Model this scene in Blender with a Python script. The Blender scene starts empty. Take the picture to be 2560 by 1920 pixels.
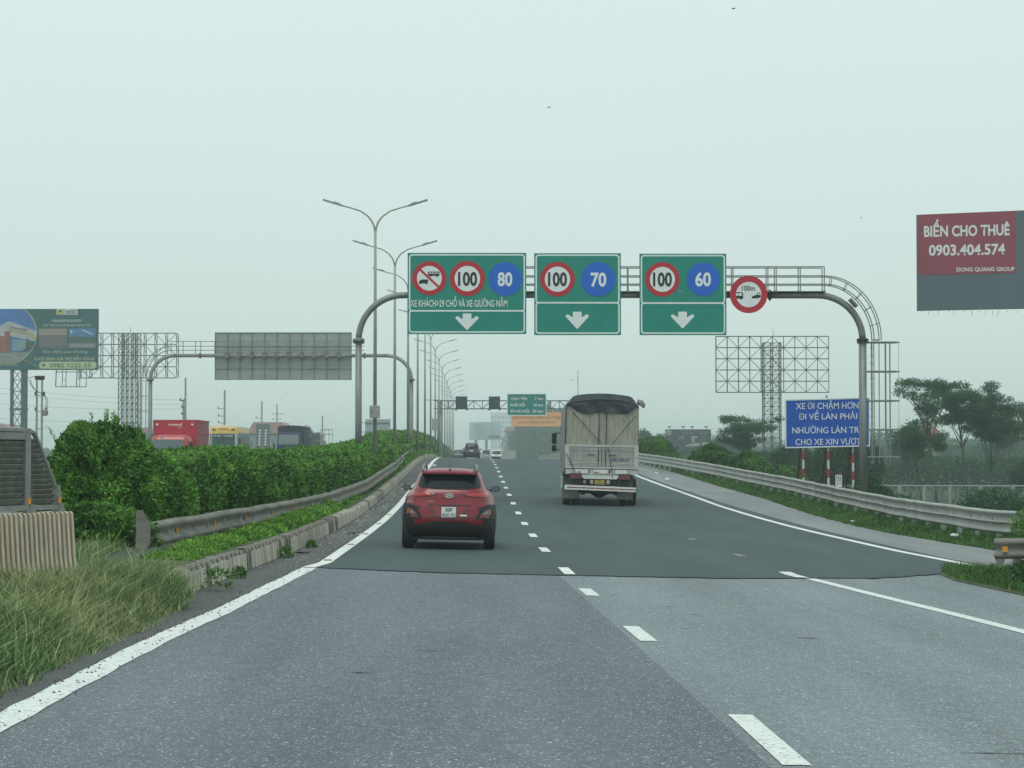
import bpy, bmesh, math, random
import numpy as np
from mathutils import Vector, Matrix, geometry

# ------------------------------------------------------------------ camera, world, sun, exposure
S = bpy.context.scene
C = S.collection
FPX, HCAM, HOR = 5700.0, 1.78, 1145.0        # focal length in photo pixels, camera height, horizon row
PITCH = math.atan((HOR - 960) / FPX)
cam = bpy.data.objects.new('camera', bpy.data.cameras.new('camera'))
C.objects.link(cam)
cam.location = (0, 0, HCAM)
cam.rotation_euler = (math.pi / 2 + PITCH, 0, 0)
cam.data.sensor_width = 36
cam.data.lens = FPX / 2560 * 36
cam.data.clip_start = 0.3
cam.data.clip_end = 9000
S.camera = cam

W = bpy.data.worlds.new('World')
S.world = W
W.use_nodes = True
wn, wl = W.node_tree.nodes, W.node_tree.links
wn.clear()
SUN_EL, SUN_AZ = math.radians(62), math.radians(200)
sky = wn.new('ShaderNodeTexSky')
sky.sky_type = 'NISHITA'
sky.sun_disc = False
sky.sun_elevation = SUN_EL
sky.sun_rotation = SUN_AZ
sky.dust_density = 6
bg1 = wn.new('ShaderNodeBackground'); bg1.inputs[1].default_value = 0.05
wl.new(sky.outputs[0], bg1.inputs[0])
tc = wn.new('ShaderNodeTexCoord')
sx = wn.new('ShaderNodeSeparateXYZ'); wl.new(tc.outputs['Generated'], sx.inputs[0])
cl = wn.new('ShaderNodeTexNoise'); cl.inputs['Scale'].default_value = 1.6; cl.inputs['Detail'].default_value = 3
mpw = wn.new('ShaderNodeMapping'); mpw.inputs['Scale'].default_value = (1, 1, 3.5)
wl.new(tc.outputs['Generated'], mpw.inputs[0]); wl.new(mpw.outputs[0], cl.inputs['Vector'])
ad = wn.new('ShaderNodeMath'); ad.operation = 'MULTIPLY_ADD'; ad.inputs[1].default_value = 0.12; ad.inputs[2].default_value = -0.06
wl.new(cl.outputs[0], ad.inputs[0])
ad2 = wn.new('ShaderNodeMath'); ad2.operation = 'ADD'
wl.new(sx.outputs[2], ad2.inputs[0]); wl.new(ad.outputs[0], ad2.inputs[1])
ramp = wn.new('ShaderNodeValToRGB')
ramp.color_ramp.elements[0].position = 0.0; ramp.color_ramp.elements[0].color = (0.58, 0.71, 0.67, 1)
ramp.color_ramp.elements[1].position = 0.24; ramp.color_ramp.elements[1].color = (0.68, 0.80, 0.80, 1)
e = ramp.color_ramp.elements.new(0.10); e.color = (0.625, 0.745, 0.72, 1)
wl.new(ad2.outputs[0], ramp.inputs[0])
bg2 = wn.new('ShaderNodeBackground'); bg2.inputs[1].default_value = 1.12
wl.new(ramp.outputs[0], bg2.inputs[0])
mixw = wn.new('ShaderNodeMixShader'); mixw.inputs[0].default_value = 0.95
wl.new(bg1.outputs[0], mixw.inputs[1]); wl.new(bg2.outputs[0], mixw.inputs[2])
wo = wn.new('ShaderNodeOutputWorld'); wl.new(mixw.outputs[0], wo.inputs[0])

sun = bpy.data.objects.new('sun', bpy.data.lights.new('sun', 'SUN'))
C.objects.link(sun)
sun.data.energy = 0.9
sun.data.angle = math.radians(25)
sun.data.color = (1.0, 0.97, 0.92)
sun.location = (0, 0, 60)
sd = Vector((math.sin(SUN_AZ) * math.cos(SUN_EL), math.cos(SUN_AZ) * math.cos(SUN_EL), math.sin(SUN_EL)))
sun.rotation_euler = (-sd).to_track_quat('-Z', 'Y').to_euler()

S.view_settings.view_transform = 'Standard'
S.view_settings.look = 'None'
S.view_settings.exposure = 0.0
S.view_settings.gamma = 1.0
S.view_settings.use_curve_mapping = False
S.render.engine = 'CYCLES'
S.cycles.use_denoising = True
S.cycles.max_bounces = 6
S.cycles.volume_bounces = 1
S.cycles.diffuse_bounces = 3
S.cycles.transparent_max_bounces = 8

RNG = np.random.default_rng(7)
random.seed(7)

# ------------------------------------------------------------------ helpers
def P(px, py, d):
    """photo pixel at ground distance d (metres along +Y) -> world point"""
    dx, dy = px - 1280, 960 - py
    y = FPX * math.cos(PITCH) - dy * math.sin(PITCH)
    z = FPX * math.sin(PITCH) + dy * math.cos(PITCH)
    return Vector((dx * d / y, d, HCAM + z * d / y))

def M(d):                       # metres per photo pixel at distance d
    return d / FPX

def mat(name, col, rough=0.6, metal=0.0, var=0.12, vscale=3.0, bump=0.0, bscale=40, col2=None,
        spec=0.5, coat=0.0, tint=False, trans=0.0, detail=4, stretch=None, lo=0.35, hi=0.65):
    m = bpy.data.materials.new(name); m.use_nodes = True
    n, l = m.node_tree.nodes, m.node_tree.links
    b = n['Principled BSDF']
    b.inputs['Roughness'].default_value = rough
    b.inputs['Metallic'].default_value = metal
    b.inputs['Specular IOR Level'].default_value = spec
    b.inputs['Coat Weight'].default_value = coat
    if trans: b.inputs['Subsurface Weight'].default_value = 0
    c = col + (1,) if len(col) == 3 else col
    t = n.new('ShaderNodeTexCoord')
    vec = t.outputs['Object']
    if stretch:
        mp = n.new('ShaderNodeMapping'); mp.inputs['Scale'].default_value = stretch
        l.new(vec, mp.inputs[0]); vec = mp.outputs[0]
    if col2 is None:
        k1, k2 = 1 - var, 1 + var
        c1 = tuple(x * k1 for x in col[:3]) + (1,); c2 = tuple(min(1, x * k2) for x in col[:3]) + (1,)
    else:
        c1, c2 = c, tuple(col2[:3]) + (1,)
    if tint:
        at = n.new('ShaderNodeAttribute'); at.attribute_name = 'tint'
        r = n.new('ShaderNodeValToRGB'); r.color_ramp.elements[0].color = c1; r.color_ramp.elements[1].color = c2
        nz = n.new('ShaderNodeTexNoise'); nz.inputs['Scale'].default_value = vscale; nz.inputs['Detail'].default_value = 2
        l.new(vec, nz.inputs['Vector'])
        mm = n.new('ShaderNodeMath'); mm.operation = 'MULTIPLY_ADD'; mm.inputs[1].default_value = 1.4; mm.inputs[2].default_value = -0.7
        l.new(nz.outputs[0], mm.inputs[0])
        m2 = n.new('ShaderNodeMath'); m2.operation = 'ADD'; l.new(mm.outputs[0], m2.inputs[0]); l.new(at.outputs['Fac'], m2.inputs[1])
        l.new(m2.outputs[0], r.inputs[0]); l.new(r.outputs[0], b.inputs['Base Color'])
    elif var > 0 or col2 is not None:
        nz = n.new('ShaderNodeTexNoise'); nz.inputs['Scale'].default_value = vscale; nz.inputs['Detail'].default_value = detail
        nz.inputs['Roughness'].default_value = 0.6
        l.new(vec, nz.inputs['Vector'])
        r = n.new('ShaderNodeValToRGB'); r.color_ramp.elements[0].position = lo; r.color_ramp.elements[1].position = hi
        r.color_ramp.elements[0].color = c1; r.color_ramp.elements[1].color = c2
        l.new(nz.outputs[0], r.inputs[0]); l.new(r.outputs[0], b.inputs['Base Color'])
    else:
        b.inputs['Base Color'].default_value = c
    if bump:
        nb = n.new('ShaderNodeTexNoise'); nb.inputs['Scale'].default_value = bscale; nb.inputs['Detail'].default_value = 5
        l.new(vec, nb.inputs['Vector'])
        bp = n.new('ShaderNodeBump'); bp.inputs['Strength'].default_value = bump; bp.inputs['Distance'].default_value = 0.02
        l.new(nb.outputs[0], bp.inputs['Height']); l.new(bp.outputs[0], b.inputs['Normal'])
    return m

class MB:
    def __init__(s): s.v = []; s.f = []; s.m = []
    def add(s, vs, fs, mi=0):
        o = len(s.v); s.v += [tuple(p) for p in vs]; s.f += [tuple(i + o for i in f) for f in fs]; s.m += [mi] * len(fs)
        return s
    def box(s, x0, x1, y0, y1, z0, z1, mi=0, R=None, c=(0, 0, 0)):
        vs = [Vector((x, y, z)) for z in (z0, z1) for y in (y0, y1) for x in (x0, x1)]
        if R is not None: vs = [R @ p + Vector(c) for p in vs]
        return s.add(vs, [(0, 2, 3, 1), (4, 5, 7, 6), (0, 1, 5, 4), (1, 3, 7, 5), (3, 2, 6, 7), (2, 0, 4, 6)], mi)
    def bevbox(s, x0, x1, y0, y1, z0, z1, b=0.02, mi=0):
        """box with chamfered vertical and top edges"""
        rings = []
        for z, k in ((z0, 0), (z1 - b, 0), (z1, b)):
            bb = b
            X0, X1, Y0, Y1 = x0 + k, x1 - k, y0 + k, y1 - k
            rings.append([(X0 + bb, Y0, z), (X1 - bb, Y0, z), (X1, Y0 + bb, z), (X1, Y1 - bb, z), (X1 - bb, Y1, z), (X0 + bb, Y1, z), (X0, Y1 - bb, z), (X0, Y0 + bb, z)])
        vs = [p for r in rings for p in r]; fs = [tuple(range(7, -1, -1)), tuple(range(16, 24))]
        for r in range(2):
            for i in range(8): j = (i + 1) % 8; fs.append((r * 8 + i, r * 8 + j, r * 8 + 8 + j, r * 8 + 8 + i))
        return s.add(vs, fs, mi)
    def tube(s, pts, r, n=8, mi=0, caps=True):
        pts = [Vector(p) for p in pts]; k = len(pts)
        rs = r if isinstance(r, (list, tuple)) else [r] * k
        vs = []; up = None
        for i, p in enumerate(pts):
            t = (pts[min(i + 1, k - 1)] - pts[max(i - 1, 0)]).normalized()
            if up is None:
                up = Vector((0, 0, 1)) if abs(t.z) < 0.9 else Vector((0, 1, 0))
            a = t.cross(up)
            if a.length < 1e-4: up = Vector((1, 0, 0)); a = t.cross(up)
            a.normalize(); b = a.cross(t).normalized(); up = b
            for j in range(n):
                q = 2 * math.pi * (j + 0.5) / n
                vs.append(p + (a * math.cos(q) + b * math.sin(q)) * rs[i])
        fs = []
        for i in range(k - 1):
            for j in range(n):
                j2 = (j + 1) % n; fs.append((i * n + j, i * n + j2, (i + 1) * n + j2, (i + 1) * n + j))
        if caps: fs += [tuple(range(n - 1, -1, -1)), tuple(range((k - 1) * n, k * n))]
        return s.add(vs, fs, mi)
    def bar(s, a, b, r, mi=0): return s.tube([a, b], r, 4, mi)
    def prism(s, poly, y0, y1, mi=0):           # polygon in XZ, extruded along Y
        n = len(poly); vs = [(x, y0, z) for x, z in poly] + [(x, y1, z) for x, z in poly]
        ar = sum(poly[i][0] * poly[(i + 1) % n][1] - poly[(i + 1) % n][0] * poly[i][1] for i in range(n))
        idx = list(range(n)) if ar > 0 else list(range(n - 1, -1, -1))
        fs = [tuple(idx), tuple(i + n for i in reversed(idx))]
        for a in range(n):
            i, j = idx[a], idx[(a + 1) % n]; fs.append((j, i, i + n, j + n))
        return s.add(vs, fs, mi)
    def disc(s, cx, cz, r, y0, y1, mi=0, n=40, r2=None):
        if r2 is None: return s.prism([(cx + r * math.cos(2 * math.pi * i / n), cz + r * math.sin(2 * math.pi * i / n)) for i in range(n)], y0, y1, mi)
        vs = []
        for y in (y0, y1):
            for rr in (r, r2):
                vs += [(cx + rr * math.cos(2 * math.pi * i / n), y, cz + rr * math.sin(2 * math.pi * i / n)) for i in range(n)]
        fs = []
        for i in range(n):
            j = (i + 1) % n
            fs += [(i, j, n + j, n + i), (i, 2 * n + i, 2 * n + j, j), (n + i, n + j, 3 * n + j, 3 * n + i)]
        return s.add(vs, fs, mi)
    def lathe(s, prof, n=24, axis='X', c=(0, 0, 0), mi=0):
        vs = []; k = len(prof)
        for r, h in prof:
            for j in range(n):
                q = 2 * math.pi * j / n; a, b = r * math.cos(q), r * math.sin(q)
                p = (h, a, b) if axis == 'X' else ((a, h, b) if axis == 'Y' else (a, b, h))
                vs.append((p[0] + c[0], p[1] + c[1], p[2] + c[2]))
        fs = [(i * n + j, i * n + (j + 1) % n, (i + 1) * n + (j + 1) % n, (i + 1) * n + j) for i in range(k - 1) for j in range(n)]
        fs += [tuple(range(n - 1, -1, -1)), tuple(range((k - 1) * n, k * n))]
        return s.add(vs, fs, mi)
    def grid(s, rows, mi=0):
        n = len(rows[0]); vs = [p for r in rows for p in r]
        return s.add(vs, [(i * n + j, i * n + j + 1, (i + 1) * n + j + 1, (i + 1) * n + j) for i in range(len(rows) - 1) for j in range(n - 1)], mi)
    def mesh(s, name, mats, smooth=False):
        me = bpy.data.meshes.new(name); me.from_pydata(s.v, [], s.f)
        for m in (mats if isinstance(mats, (list, tuple)) else [mats]): me.materials.append(m)
        if any(s.m): me.polygons.foreach_set('material_index', s.m)
        if smooth: me.polygons.foreach_set('use_smooth', [True] * len(s.f))
        me.update(); return me
    def build(s, name, mats, parent=None, smooth=False, **kw):
        return link(name, s.mesh(name, mats, smooth), parent, **kw)

def link(name, me, parent=None, **kw):
    o = bpy.data.objects.new(name, me); C.objects.link(o)
    if parent is not None: o.parent = parent
    for k, v in kw.items():
        if k == 'loc': o.location = v
        elif k == 'rz': o.rotation_euler = (0, 0, v)
        else: o[k] = v
    return o

def thing(name, label, cat, loc=(0, 0, 0), rz=0, group=None, roll=0):
    o = bpy.data.objects.new(name, None); C.objects.link(o)
    o.empty_display_size = 0.3
    o.location = loc; o.rotation_euler = (0, roll, rz); o['label'] = label; o['category'] = cat
    if group: o['group'] = group
    return o

def tag(o, label, cat, group=None):
    o['label'] = label; o['category'] = cat
    if group: o['group'] = group
    return o

def dup(root, loc, rz, label, group=None):
    r = root.copy(); C.objects.link(r); r.location = loc; r.rotation_euler = (0, 0, rz); r['label'] = label
    if group: r['group'] = group
    for ch in list(root.children):
        c = ch.copy(); C.objects.link(c); c.parent = r
        for g in list(ch.children):
            q = g.copy(); C.objects.link(q); q.parent = c
    return r

# lettering: glyph outlines of the built-in font turned into thin flat meshes
_dg = None
def _textmesh(s, bold):
    cu = bpy.data.curves.new('lettering', 'FONT'); cu.body = s; cu.size = 1.0; cu.offset = bold; cu.resolution_u = 3
    ob = bpy.data.objects.new('lettering', cu); C.objects.link(ob)
    bpy.context.view_layer.update()
    me = bpy.data.meshes.new_from_object(ob.evaluated_get(bpy.context.evaluated_depsgraph_get()))
    bpy.data.objects.remove(ob); bpy.data.curves.remove(cu)
    return me
def letter(s, m, x0, x1, zb, cap, parent, y=-0.02, bold=0.012, shear=0.0, name='lettering', dz=0.0):
    """text fitted to x0..x1, cap height cap standing on baseline zb, on the plane y (facing -Y)"""
    me = _textmesh(s, bold); n = len(me.vertices); co = np.empty(n * 3, 'f'); me.vertices.foreach_get('co', co); co = co.reshape(-1, 3)
    a, b = co[:, 0].min(), co[:, 0].max(); k = (x1 - x0) / max(b - a, 1e-6)
    X = x0 + (co[:, 0] - a) * k; Z = zb + co[:, 1] * (cap / 0.727)
    Z += dz * (X - x0) / (x1 - x0)
    X += shear * (Z - zb)
    out = np.stack([X, np.full(n, y), Z], 1).astype('f')
    me.vertices.foreach_set('co', out.ravel()); me.materials.clear(); me.materials.append(m); me.update()
    return link(name, me, parent)

# ------------------------------------------------------------------ ground profile (metres)
_D = [-200, 0, 50, 61, 69, 77.5, 85.6, 93.7, 102, 110, 118, 126, 140, 150, 160, 175, 200, 251, 320, 400, 600, 3000]
_Z = [0, 0, 0, .04, .13, .27, .43, .58, .74, .91, 1.09, 1.26, 1.5, 1.63, 1.70, 1.735, 1.70, 1.55, 1.25, .9, .3, -.6]
_gd = np.arange(-200, 3001, 1.0); _gz = np.interp(_gd, _D, _Z)
_k = np.ones(9) / 9; _gz = np.convolve(np.pad(_gz, 4, 'edge'), _k, 'valid')
def ZC(d): return np.interp(d, _gd, _gz)
def ZO(d): return np.interp(d, [0, 90, 127, 190, 250, 320, 3000], [0, 0, .3, .95, 1.2, 1.0, -.6])
def XD(d): return np.interp(d, [-200, 15.8, 24.2, 31, 37, 45, 118, 2500], [7.5, 1.58, 1.25, .99, .82, .6, -.7, -45])
def RZ(x, d): return ZC(d) - 0.02 * (x - XD(d))
def XL(d):    # left edge line
    return np.interp(d, [-200, 34.6, 36.8, 73, 150, 2500], [-3.2, -3.2, -3.02, -3.6, -5.0, -49.2])
def XLN(d): return np.interp(d, [-200, 14.5, 21, 25, 35.6], [-3.25, -3.25, -3.28, -3.2, -3.12])
def XK(d):    # kerb face
    return np.interp(d, [-200, 28.3, 42.6, 72.6, 150, 2500], [-4.0, -4.0, -3.95, -4.4, -5.75, -50.2])
def XRL(d):   # right edge line
    return np.interp(d, [38, 41.4, 46.8, 53.4, 64.3, 77.5, 92, 113.3, 2500], [8.5, 8.2, 7.95, 7.8, 7.5, 7.07, 6.78, 6.3, -37])
def XG(d):    # where the grass begins on the right
    return np.interp(d, [-200, 31.5, 35.3, 37.5, 39.5, 41, 43, 48.8, 54.5, 58.7, 66.4, 72, 85, 101, 2500], [9.0, 7.06, 6.84, 7.0, 7.6, 9.5, 10.6, 10.3, 9.95, 9.65, 9.55, 9.45, 9.5, 9.15, -36])
def XR(d):    # right guard rail
    return np.interp(d, [-200, 43, 47, 50, 53, 60, 66, 76, 86, 107, 135, 250, 2500], [16, 12.9, 11.9, 11.35, 11.0, 10.9, 10.85, 10.75, 10.65, 9.8, 7.7, 4.4, -35])
def XLR(d):   # left guard rail
    return np.interp(d, [30, 34.5, 50, 62, 77, 104, 150, 2500], [-5.7, -5.65, -5.25, -5.0, -4.9, -5.35, -6.5, -51])
ROWS = np.concatenate([np.arange(-40, 10, 2.0), np.arange(10, 50, 0.5), np.arange(50, 180, 1.0), np.arange(180, 460, 4.0), np.arange(460, 2501, 40.0)])

def strip(name, lf, rf, d0, d1, dz, m, nx=2, zf=RZ, parent=None, **kw):
    ds = [d for d in ROWS if d0 < d < d1]; ds = [d0] + ds + [d1]
    mb = MB(); rows = []
    for d in ds:
        l, r = float(lf(d)), float(rf(d)); r = max(r, l)
        rows.append([(l + (r - l) * i / (nx - 1), d, float(zf(l + (r - l) * i / (nx - 1), d)) + dz) for i in range(nx)])
    mb.grid(rows)
    return mb.build(name, m, parent, smooth=True, **kw)

def hash3(ix, iy, iz, s=0):
    h = (ix.astype(np.int64) * 73856093) ^ (iy.astype(np.int64) * 19349663) ^ (iz.astype(np.int64) * 83492791) ^ (s * 2654435)
    h = (h ^ (h >> 13)) * 1274126177; h = h ^ (h >> 16)
    return (h & 0xffff) / 65535.0
def vnoise(x, y, z, s=0):
    x, y, z = np.broadcast_arrays(np.asarray(x, float), y, z)
    ix, iy, iz = np.floor(x), np.floor(y), np.floor(z); fx, fy, fz = x - ix, y - iy, z - iz
    fx, fy, fz = [t * t * (3 - 2 * t) for t in (fx, fy, fz)]; r = 0
    for a in (0, 1):
        for b in (0, 1):
            for c in (0, 1):
                r = r + hash3(ix + a, iy + b, iz + c, s) * (fx if a else 1 - fx) * (fy if b else 1 - fy) * (fz if c else 1 - fz)
    return r

def unit(a): return a / np.maximum(np.linalg.norm(a, axis=-1, keepdims=True), 1e-9)

def leaves_mesh(name, pos, dirs, L, Wd, tint, m, fold=0.25):
    """one rhombic folded leaf (2 triangles) per point; dirs = axis of the leaf"""
    n = len(pos); dirs = unit(dirs)
    rnd = unit(RNG.normal(size=(n, 3))); side = unit(np.cross(dirs, rnd)); nor = np.cross(side, dirs)
    L = np.broadcast_to(np.asarray(L, float), (n,))[:, None]; Wd = np.broadcast_to(np.asarray(Wd, float), (n,))[:, None]
    a = pos; b = pos + dirs * L * .5 + side * Wd * .5 + nor * Wd * fold; c = pos + dirs * L; d = pos + dirs * L * .5 - side * Wd * .5 + nor * Wd * fold
    co = np.stack([a, b, c, d], 1).reshape(-1, 3).astype('f')
    me = bpy.data.meshes.new(name); me.vertices.add(4 * n); me.vertices.foreach_set('co', co.ravel())
    me.loops.add(6 * n); base = (np.arange(n) * 4)[:, None]
    me.loops.foreach_set('vertex_index', (base + np.array([0, 1, 2, 0, 2, 3])).ravel().astype('i'))
    me.polygons.add(2 * n); me.polygons.foreach_set('loop_start', (np.arange(2 * n) * 3).astype('i')); me.polygons.foreach_set('loop_total', np.full(2 * n, 3, 'i'))
    me.update(calc_edges=True)
    at = me.attributes.new('tint', 'FLOAT', 'FACE'); at.data.foreach_set('value', np.repeat(np.broadcast_to(tint, (n,)), 2).astype('f'))
    me.materials.append(m); return me

def sprigs(cent, axis, nl, L, Wd, spread=1.0, stem=1.0):
    """leaf positions and directions: nl leaves round each sprig axis"""
    n = len(cent); axis = unit(axis)
    t = RNG.random((n, nl, 1)); r = unit(RNG.normal(size=(n, nl, 3)))
    pos = cent[:, None] + axis[:, None] * t * np.reshape(L, (-1, 1, 1)) * stem
    dr = unit(axis[:, None] * (0.5 + 0.5 * t) + r * spread)
    k = lambda q: np.repeat(np.broadcast_to(q, (n,)), nl)
    return pos.reshape(-1, 3), dr.reshape(-1, 3), k(L), k(Wd)
# ------------------------------------------------------------------ materials
def asphalt(name, dark, light, speck, sscale, rough=0.85, thr=0.86, blotch=0.25):
    m = bpy.data.materials.new(name); m.use_nodes = True
    n, l = m.node_tree.nodes, m.node_tree.links; b = n['Principled BSDF']
    b.inputs['Roughness'].default_value = rough; b.inputs['Specular IOR Level'].default_value = 0.3
    t = n.new('ShaderNodeTexCoord'); v = t.outputs['Object']
    nz = n.new('ShaderNodeTexNoise'); nz.inputs['Scale'].default_value = 55; nz.inputs['Detail'].default_value = 4; nz.inputs['Roughness'].default_value = 0.75
    l.new(v, nz.inputs['Vector'])
    r = n.new('ShaderNodeValToRGB'); r.color_ramp.elements[0].position = .33; r.color_ramp.elements[1].position = .68
    r.color_ramp.elements[0].color = dark + (1,); r.color_ramp.elements[1].color = light + (1,)
    l.new(nz.outputs[0], r.inputs[0])
    # broad stains and wheel polish
    mp = n.new('ShaderNodeMapping'); mp.inputs['Scale'].default_value = (1.1, 0.13, 1); l.new(v, mp.inputs[0])
    n2 = n.new('ShaderNodeTexNoise'); n2.inputs['Scale'].default_value = 0.8; n2.inputs['Detail'].default_value = 5; l.new(mp.outputs[0], n2.inputs['Vector'])
    mr = n.new('ShaderNodeMapRange'); mr.inputs[1].default_value = .3; mr.inputs[2].default_value = .7; mr.inputs[3].default_value = 1 - blotch; mr.inputs[4].default_value = 1 + blotch
    l.new(n2.outputs[0], mr.inputs[0])
    n3 = n.new('ShaderNodeTexNoise'); n3.inputs['Scale'].default_value = 7; n3.inputs['Detail'].default_value = 6; n3.inputs['Roughness'].default_value = .7; l.new(v, n3.inputs['Vector'])
    mr3 = n.new('ShaderNodeMapRange'); mr3.inputs[1].default_value = .3; mr3.inputs[2].default_value = .7; mr3.inputs[3].default_value = .86; mr3.inputs[4].default_value = 1.14; l.new(n3.outputs[0], mr3.inputs[0])
    mm3 = n.new('ShaderNodeMath'); mm3.operation = 'MULTIPLY'; l.new(mr.outputs[0], mm3.inputs[0]); l.new(mr3.outputs[0], mm3.inputs[1]); mr = mm3
    mu = n.new('ShaderNodeMix'); mu.data_type = 'RGBA'; mu.blend_type = 'MULTIPLY'; mu.inputs[0].default_value = 1
    l.new(r.outputs[0], mu.inputs[6]); l.new(mr.outputs[0], mu.inputs[7])
    # light aggregate stones
    vo = n.new('ShaderNodeTexVoronoi'); vo.inputs['Scale'].default_value = sscale
    wp = n.new('ShaderNodeTexNoise'); wp.inputs['Scale'].default_value = 35; wp.inputs['Detail'].default_value = 2; l.new(v, wp.inputs['Vector'])
    wa = n.new('ShaderNodeVectorMath'); wa.operation = 'MULTIPLY_ADD'; wa.inputs[1].default_value = (.06, .06, .06); l.new(wp.outputs['Color'], wa.inputs[0]); l.new(v, wa.inputs[2]); l.new(wa.outputs[0], vo.inputs['Vector'])
    sp = n.new('ShaderNodeSeparateColor'); l.new(vo.outputs['Color'], sp.inputs[0])
    gt = n.new('ShaderNodeMath'); gt.operation = 'GREATER_THAN'; gt.inputs[1].default_value = thr; l.new(sp.outputs[0], gt.inputs[0])
    ls = n.new('ShaderNodeMath'); ls.operation = 'LESS_THAN'; rs_ = n.new('ShaderNodeMath'); rs_.operation = 'MULTIPLY_ADD'; rs_.inputs[1].default_value = .42; rs_.inputs[2].default_value = .1; l.new(sp.outputs[2], rs_.inputs[0]); l.new(rs_.outputs[0], ls.inputs[1]); l.new(vo.outputs['Distance'], ls.inputs[0])
    an = n.new('ShaderNodeMath'); an.operation = 'MULTIPLY'; l.new(gt.outputs[0], an.inputs[0]); l.new(ls.outputs[0], an.inputs[1])
    a2 = n.new('ShaderNodeMath'); a2.operation = 'MULTIPLY'; g15 = n.new('ShaderNodeMath'); g15.operation = 'MULTIPLY'; g15.use_clamp = True; g15.inputs[1].default_value = 1.7; l.new(sp.outputs[1], g15.inputs[0]); l.new(an.outputs[0], a2.inputs[0]); l.new(g15.outputs[0], a2.inputs[1])
    mx = n.new('ShaderNodeMix'); mx.data_type = 'RGBA'; l.new(a2.outputs[0], mx.inputs[0]); l.new(mu.outputs[2], mx.inputs[6]); mx.inputs[7].default_value = speck + (1,)
    l.new(mx.outputs[2], b.inputs['Base Color'])
    bp = n.new('ShaderNodeBump'); bp.inputs['Strength'].default_value = 0.5; bp.inputs['Distance'].default_value = 0.01
    l.new(nz.outputs[0], bp.inputs['Height']); l.new(bp.outputs[0], b.inputs['Normal'])
    return m
M_new = asphalt('new_asphalt', (.050, .075, .077), (.070, .098, .100), (.16, .19, .19), 40, thr=.96, blotch=.17, rough=.8)
M_old = asphalt('old_asphalt', (.075, .092, .105), (.20, .228, .245), (.72, .76, .76), 64, thr=.74, blotch=.17)
M_light = asphalt('worn_asphalt', (.122, .15, .162), (.265, .302, .312), (.78, .82, .82), 64, thr=.74, blotch=.15)
M_shoulder = asphalt('shoulder_asphalt', (.19, .205, .205), (.26, .28, .275), (.4, .4, .4), 45, thr=.9, blotch=.15)
M_gutter = asphalt('gutter_asphalt', (.07, .075, .075), (.12, .125, .12), (.35, .33, .3), 45, thr=.93, blotch=.3)
M_opp = asphalt('far_asphalt', (.11, .125, .13), (.16, .18, .18), (.3, .3, .3), 45, thr=.95)
M_white = mat('road_paint', (.62, .66, .62), .7, var=.1, vscale=5, col2=(.80, .82, .78), lo=.3, hi=.6)
def worn_paint():
    m = mat('worn_road_paint', (.72, .76, .72), .7, var=.07, vscale=6)
    n, l = m.node_tree.nodes, m.node_tree.links; b = n['Principled BSDF']
    old = b.inputs['Base Color'].links[0].from_socket
    t = n.new('ShaderNodeTexCoord'); nz = n.new('ShaderNodeTexNoise'); nz.inputs['Scale'].default_value = 22; nz.inputs['Detail'].default_value = 6; nz.inputs['Roughness'].default_value = .7
    l.new(t.outputs['Object'], nz.inputs['Vector'])
    r = n.new('ShaderNodeValToRGB'); r.color_ramp.elements[0].position = .555; r.color_ramp.elements[1].position = .63
    l.new(nz.outputs[0], r.inputs[0])
    mx = n.new('ShaderNodeMix'); mx.data_type = 'RGBA'; l.new(r.outputs[0], mx.inputs[0]); l.new(old, mx.inputs[6]); mx.inputs[7].default_value = (.17, .18, .18, 1)
    l.new(mx.outputs[2], b.inputs['Base Color']); return m
M_paint = worn_paint()
M_soil = mat('verge_soil', (.05, .065, .025), .95, vscale=.6, col2=(.10, .115, .05), bump=.5, bscale=12)
M_field = mat('field_grass', (.03, .06, .028), .95, vscale=.05, col2=(.055, .09, .04), detail=8)
M_galv = mat('galvanised_steel', (.30, .31, .285), .6, metal=.25, vscale=1.5, col2=(.42, .425, .39), stretch=(1, 1, .4))
M_dustrail = mat('dusty_rail_steel', (.15, .145, .125), .7, metal=.2, vscale=2.5, col2=(.26, .25, .22), stretch=(.6, .6, 3))
M_pole = mat('weathered_pole', (.27, .28, .26), .6, metal=.2, vscale=1.2, col2=(.38, .385, .35), stretch=(4, 4, .3))
M_gant = mat('gantry_steel', (.17, .185, .18), .5, metal=.45, vscale=1.5, col2=(.27, .285, .275), stretch=(1.5, 1.5, .6))
M_rail = mat('railing_steel', (.25, .27, .26), .5, metal=.3, vscale=4)
M_lamp = mat('lamp_head', (.30, .33, .34), .4, metal=.4, var=.08)
M_green = mat('green_sheeting', (.0, .24, .18), .45, vscale=1.4, var=.07)
M_gfar = mat('green_sheeting_far', (.005, .20, .17), .5, vscale=1.4, var=.05)
M_sgw = mat('white_sheeting', (.78, .82, .80), .45, var=.03)
M_red = mat('red_sheeting', (.48, .008, .025), .45, var=.06, vscale=2)
M_blue = mat('blue_sheeting', (.0, .12, .58), .45, var=.06, vscale=2)
M_blue2 = mat('blue_sign_paint', (.0, .085, .47), .5, var=.06, vscale=1.5)
M_black = mat('black_print', (.012, .014, .02), .5, var=0)
M_dark = mat('dark_steel', (.03, .033, .036), .6, metal=.2, var=.15)
M_back = mat('sign_back', (.30, .335, .315), .6, metal=.15, vscale=.8, col2=(.38, .41, .385), stretch=(1, 1, 3))
M_concrete = mat('concrete', (.30, .29, .25), .9, vscale=2, col2=(.44, .42, .36), bump=.3, bscale=15)
M_kw = mat('kerb_pale', (.34, .33, .27), .9, vscale=5, col2=(.56, .54, .45), bump=.4, bscale=20, stretch=(2, 2, .7), lo=.4, hi=.55)
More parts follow.
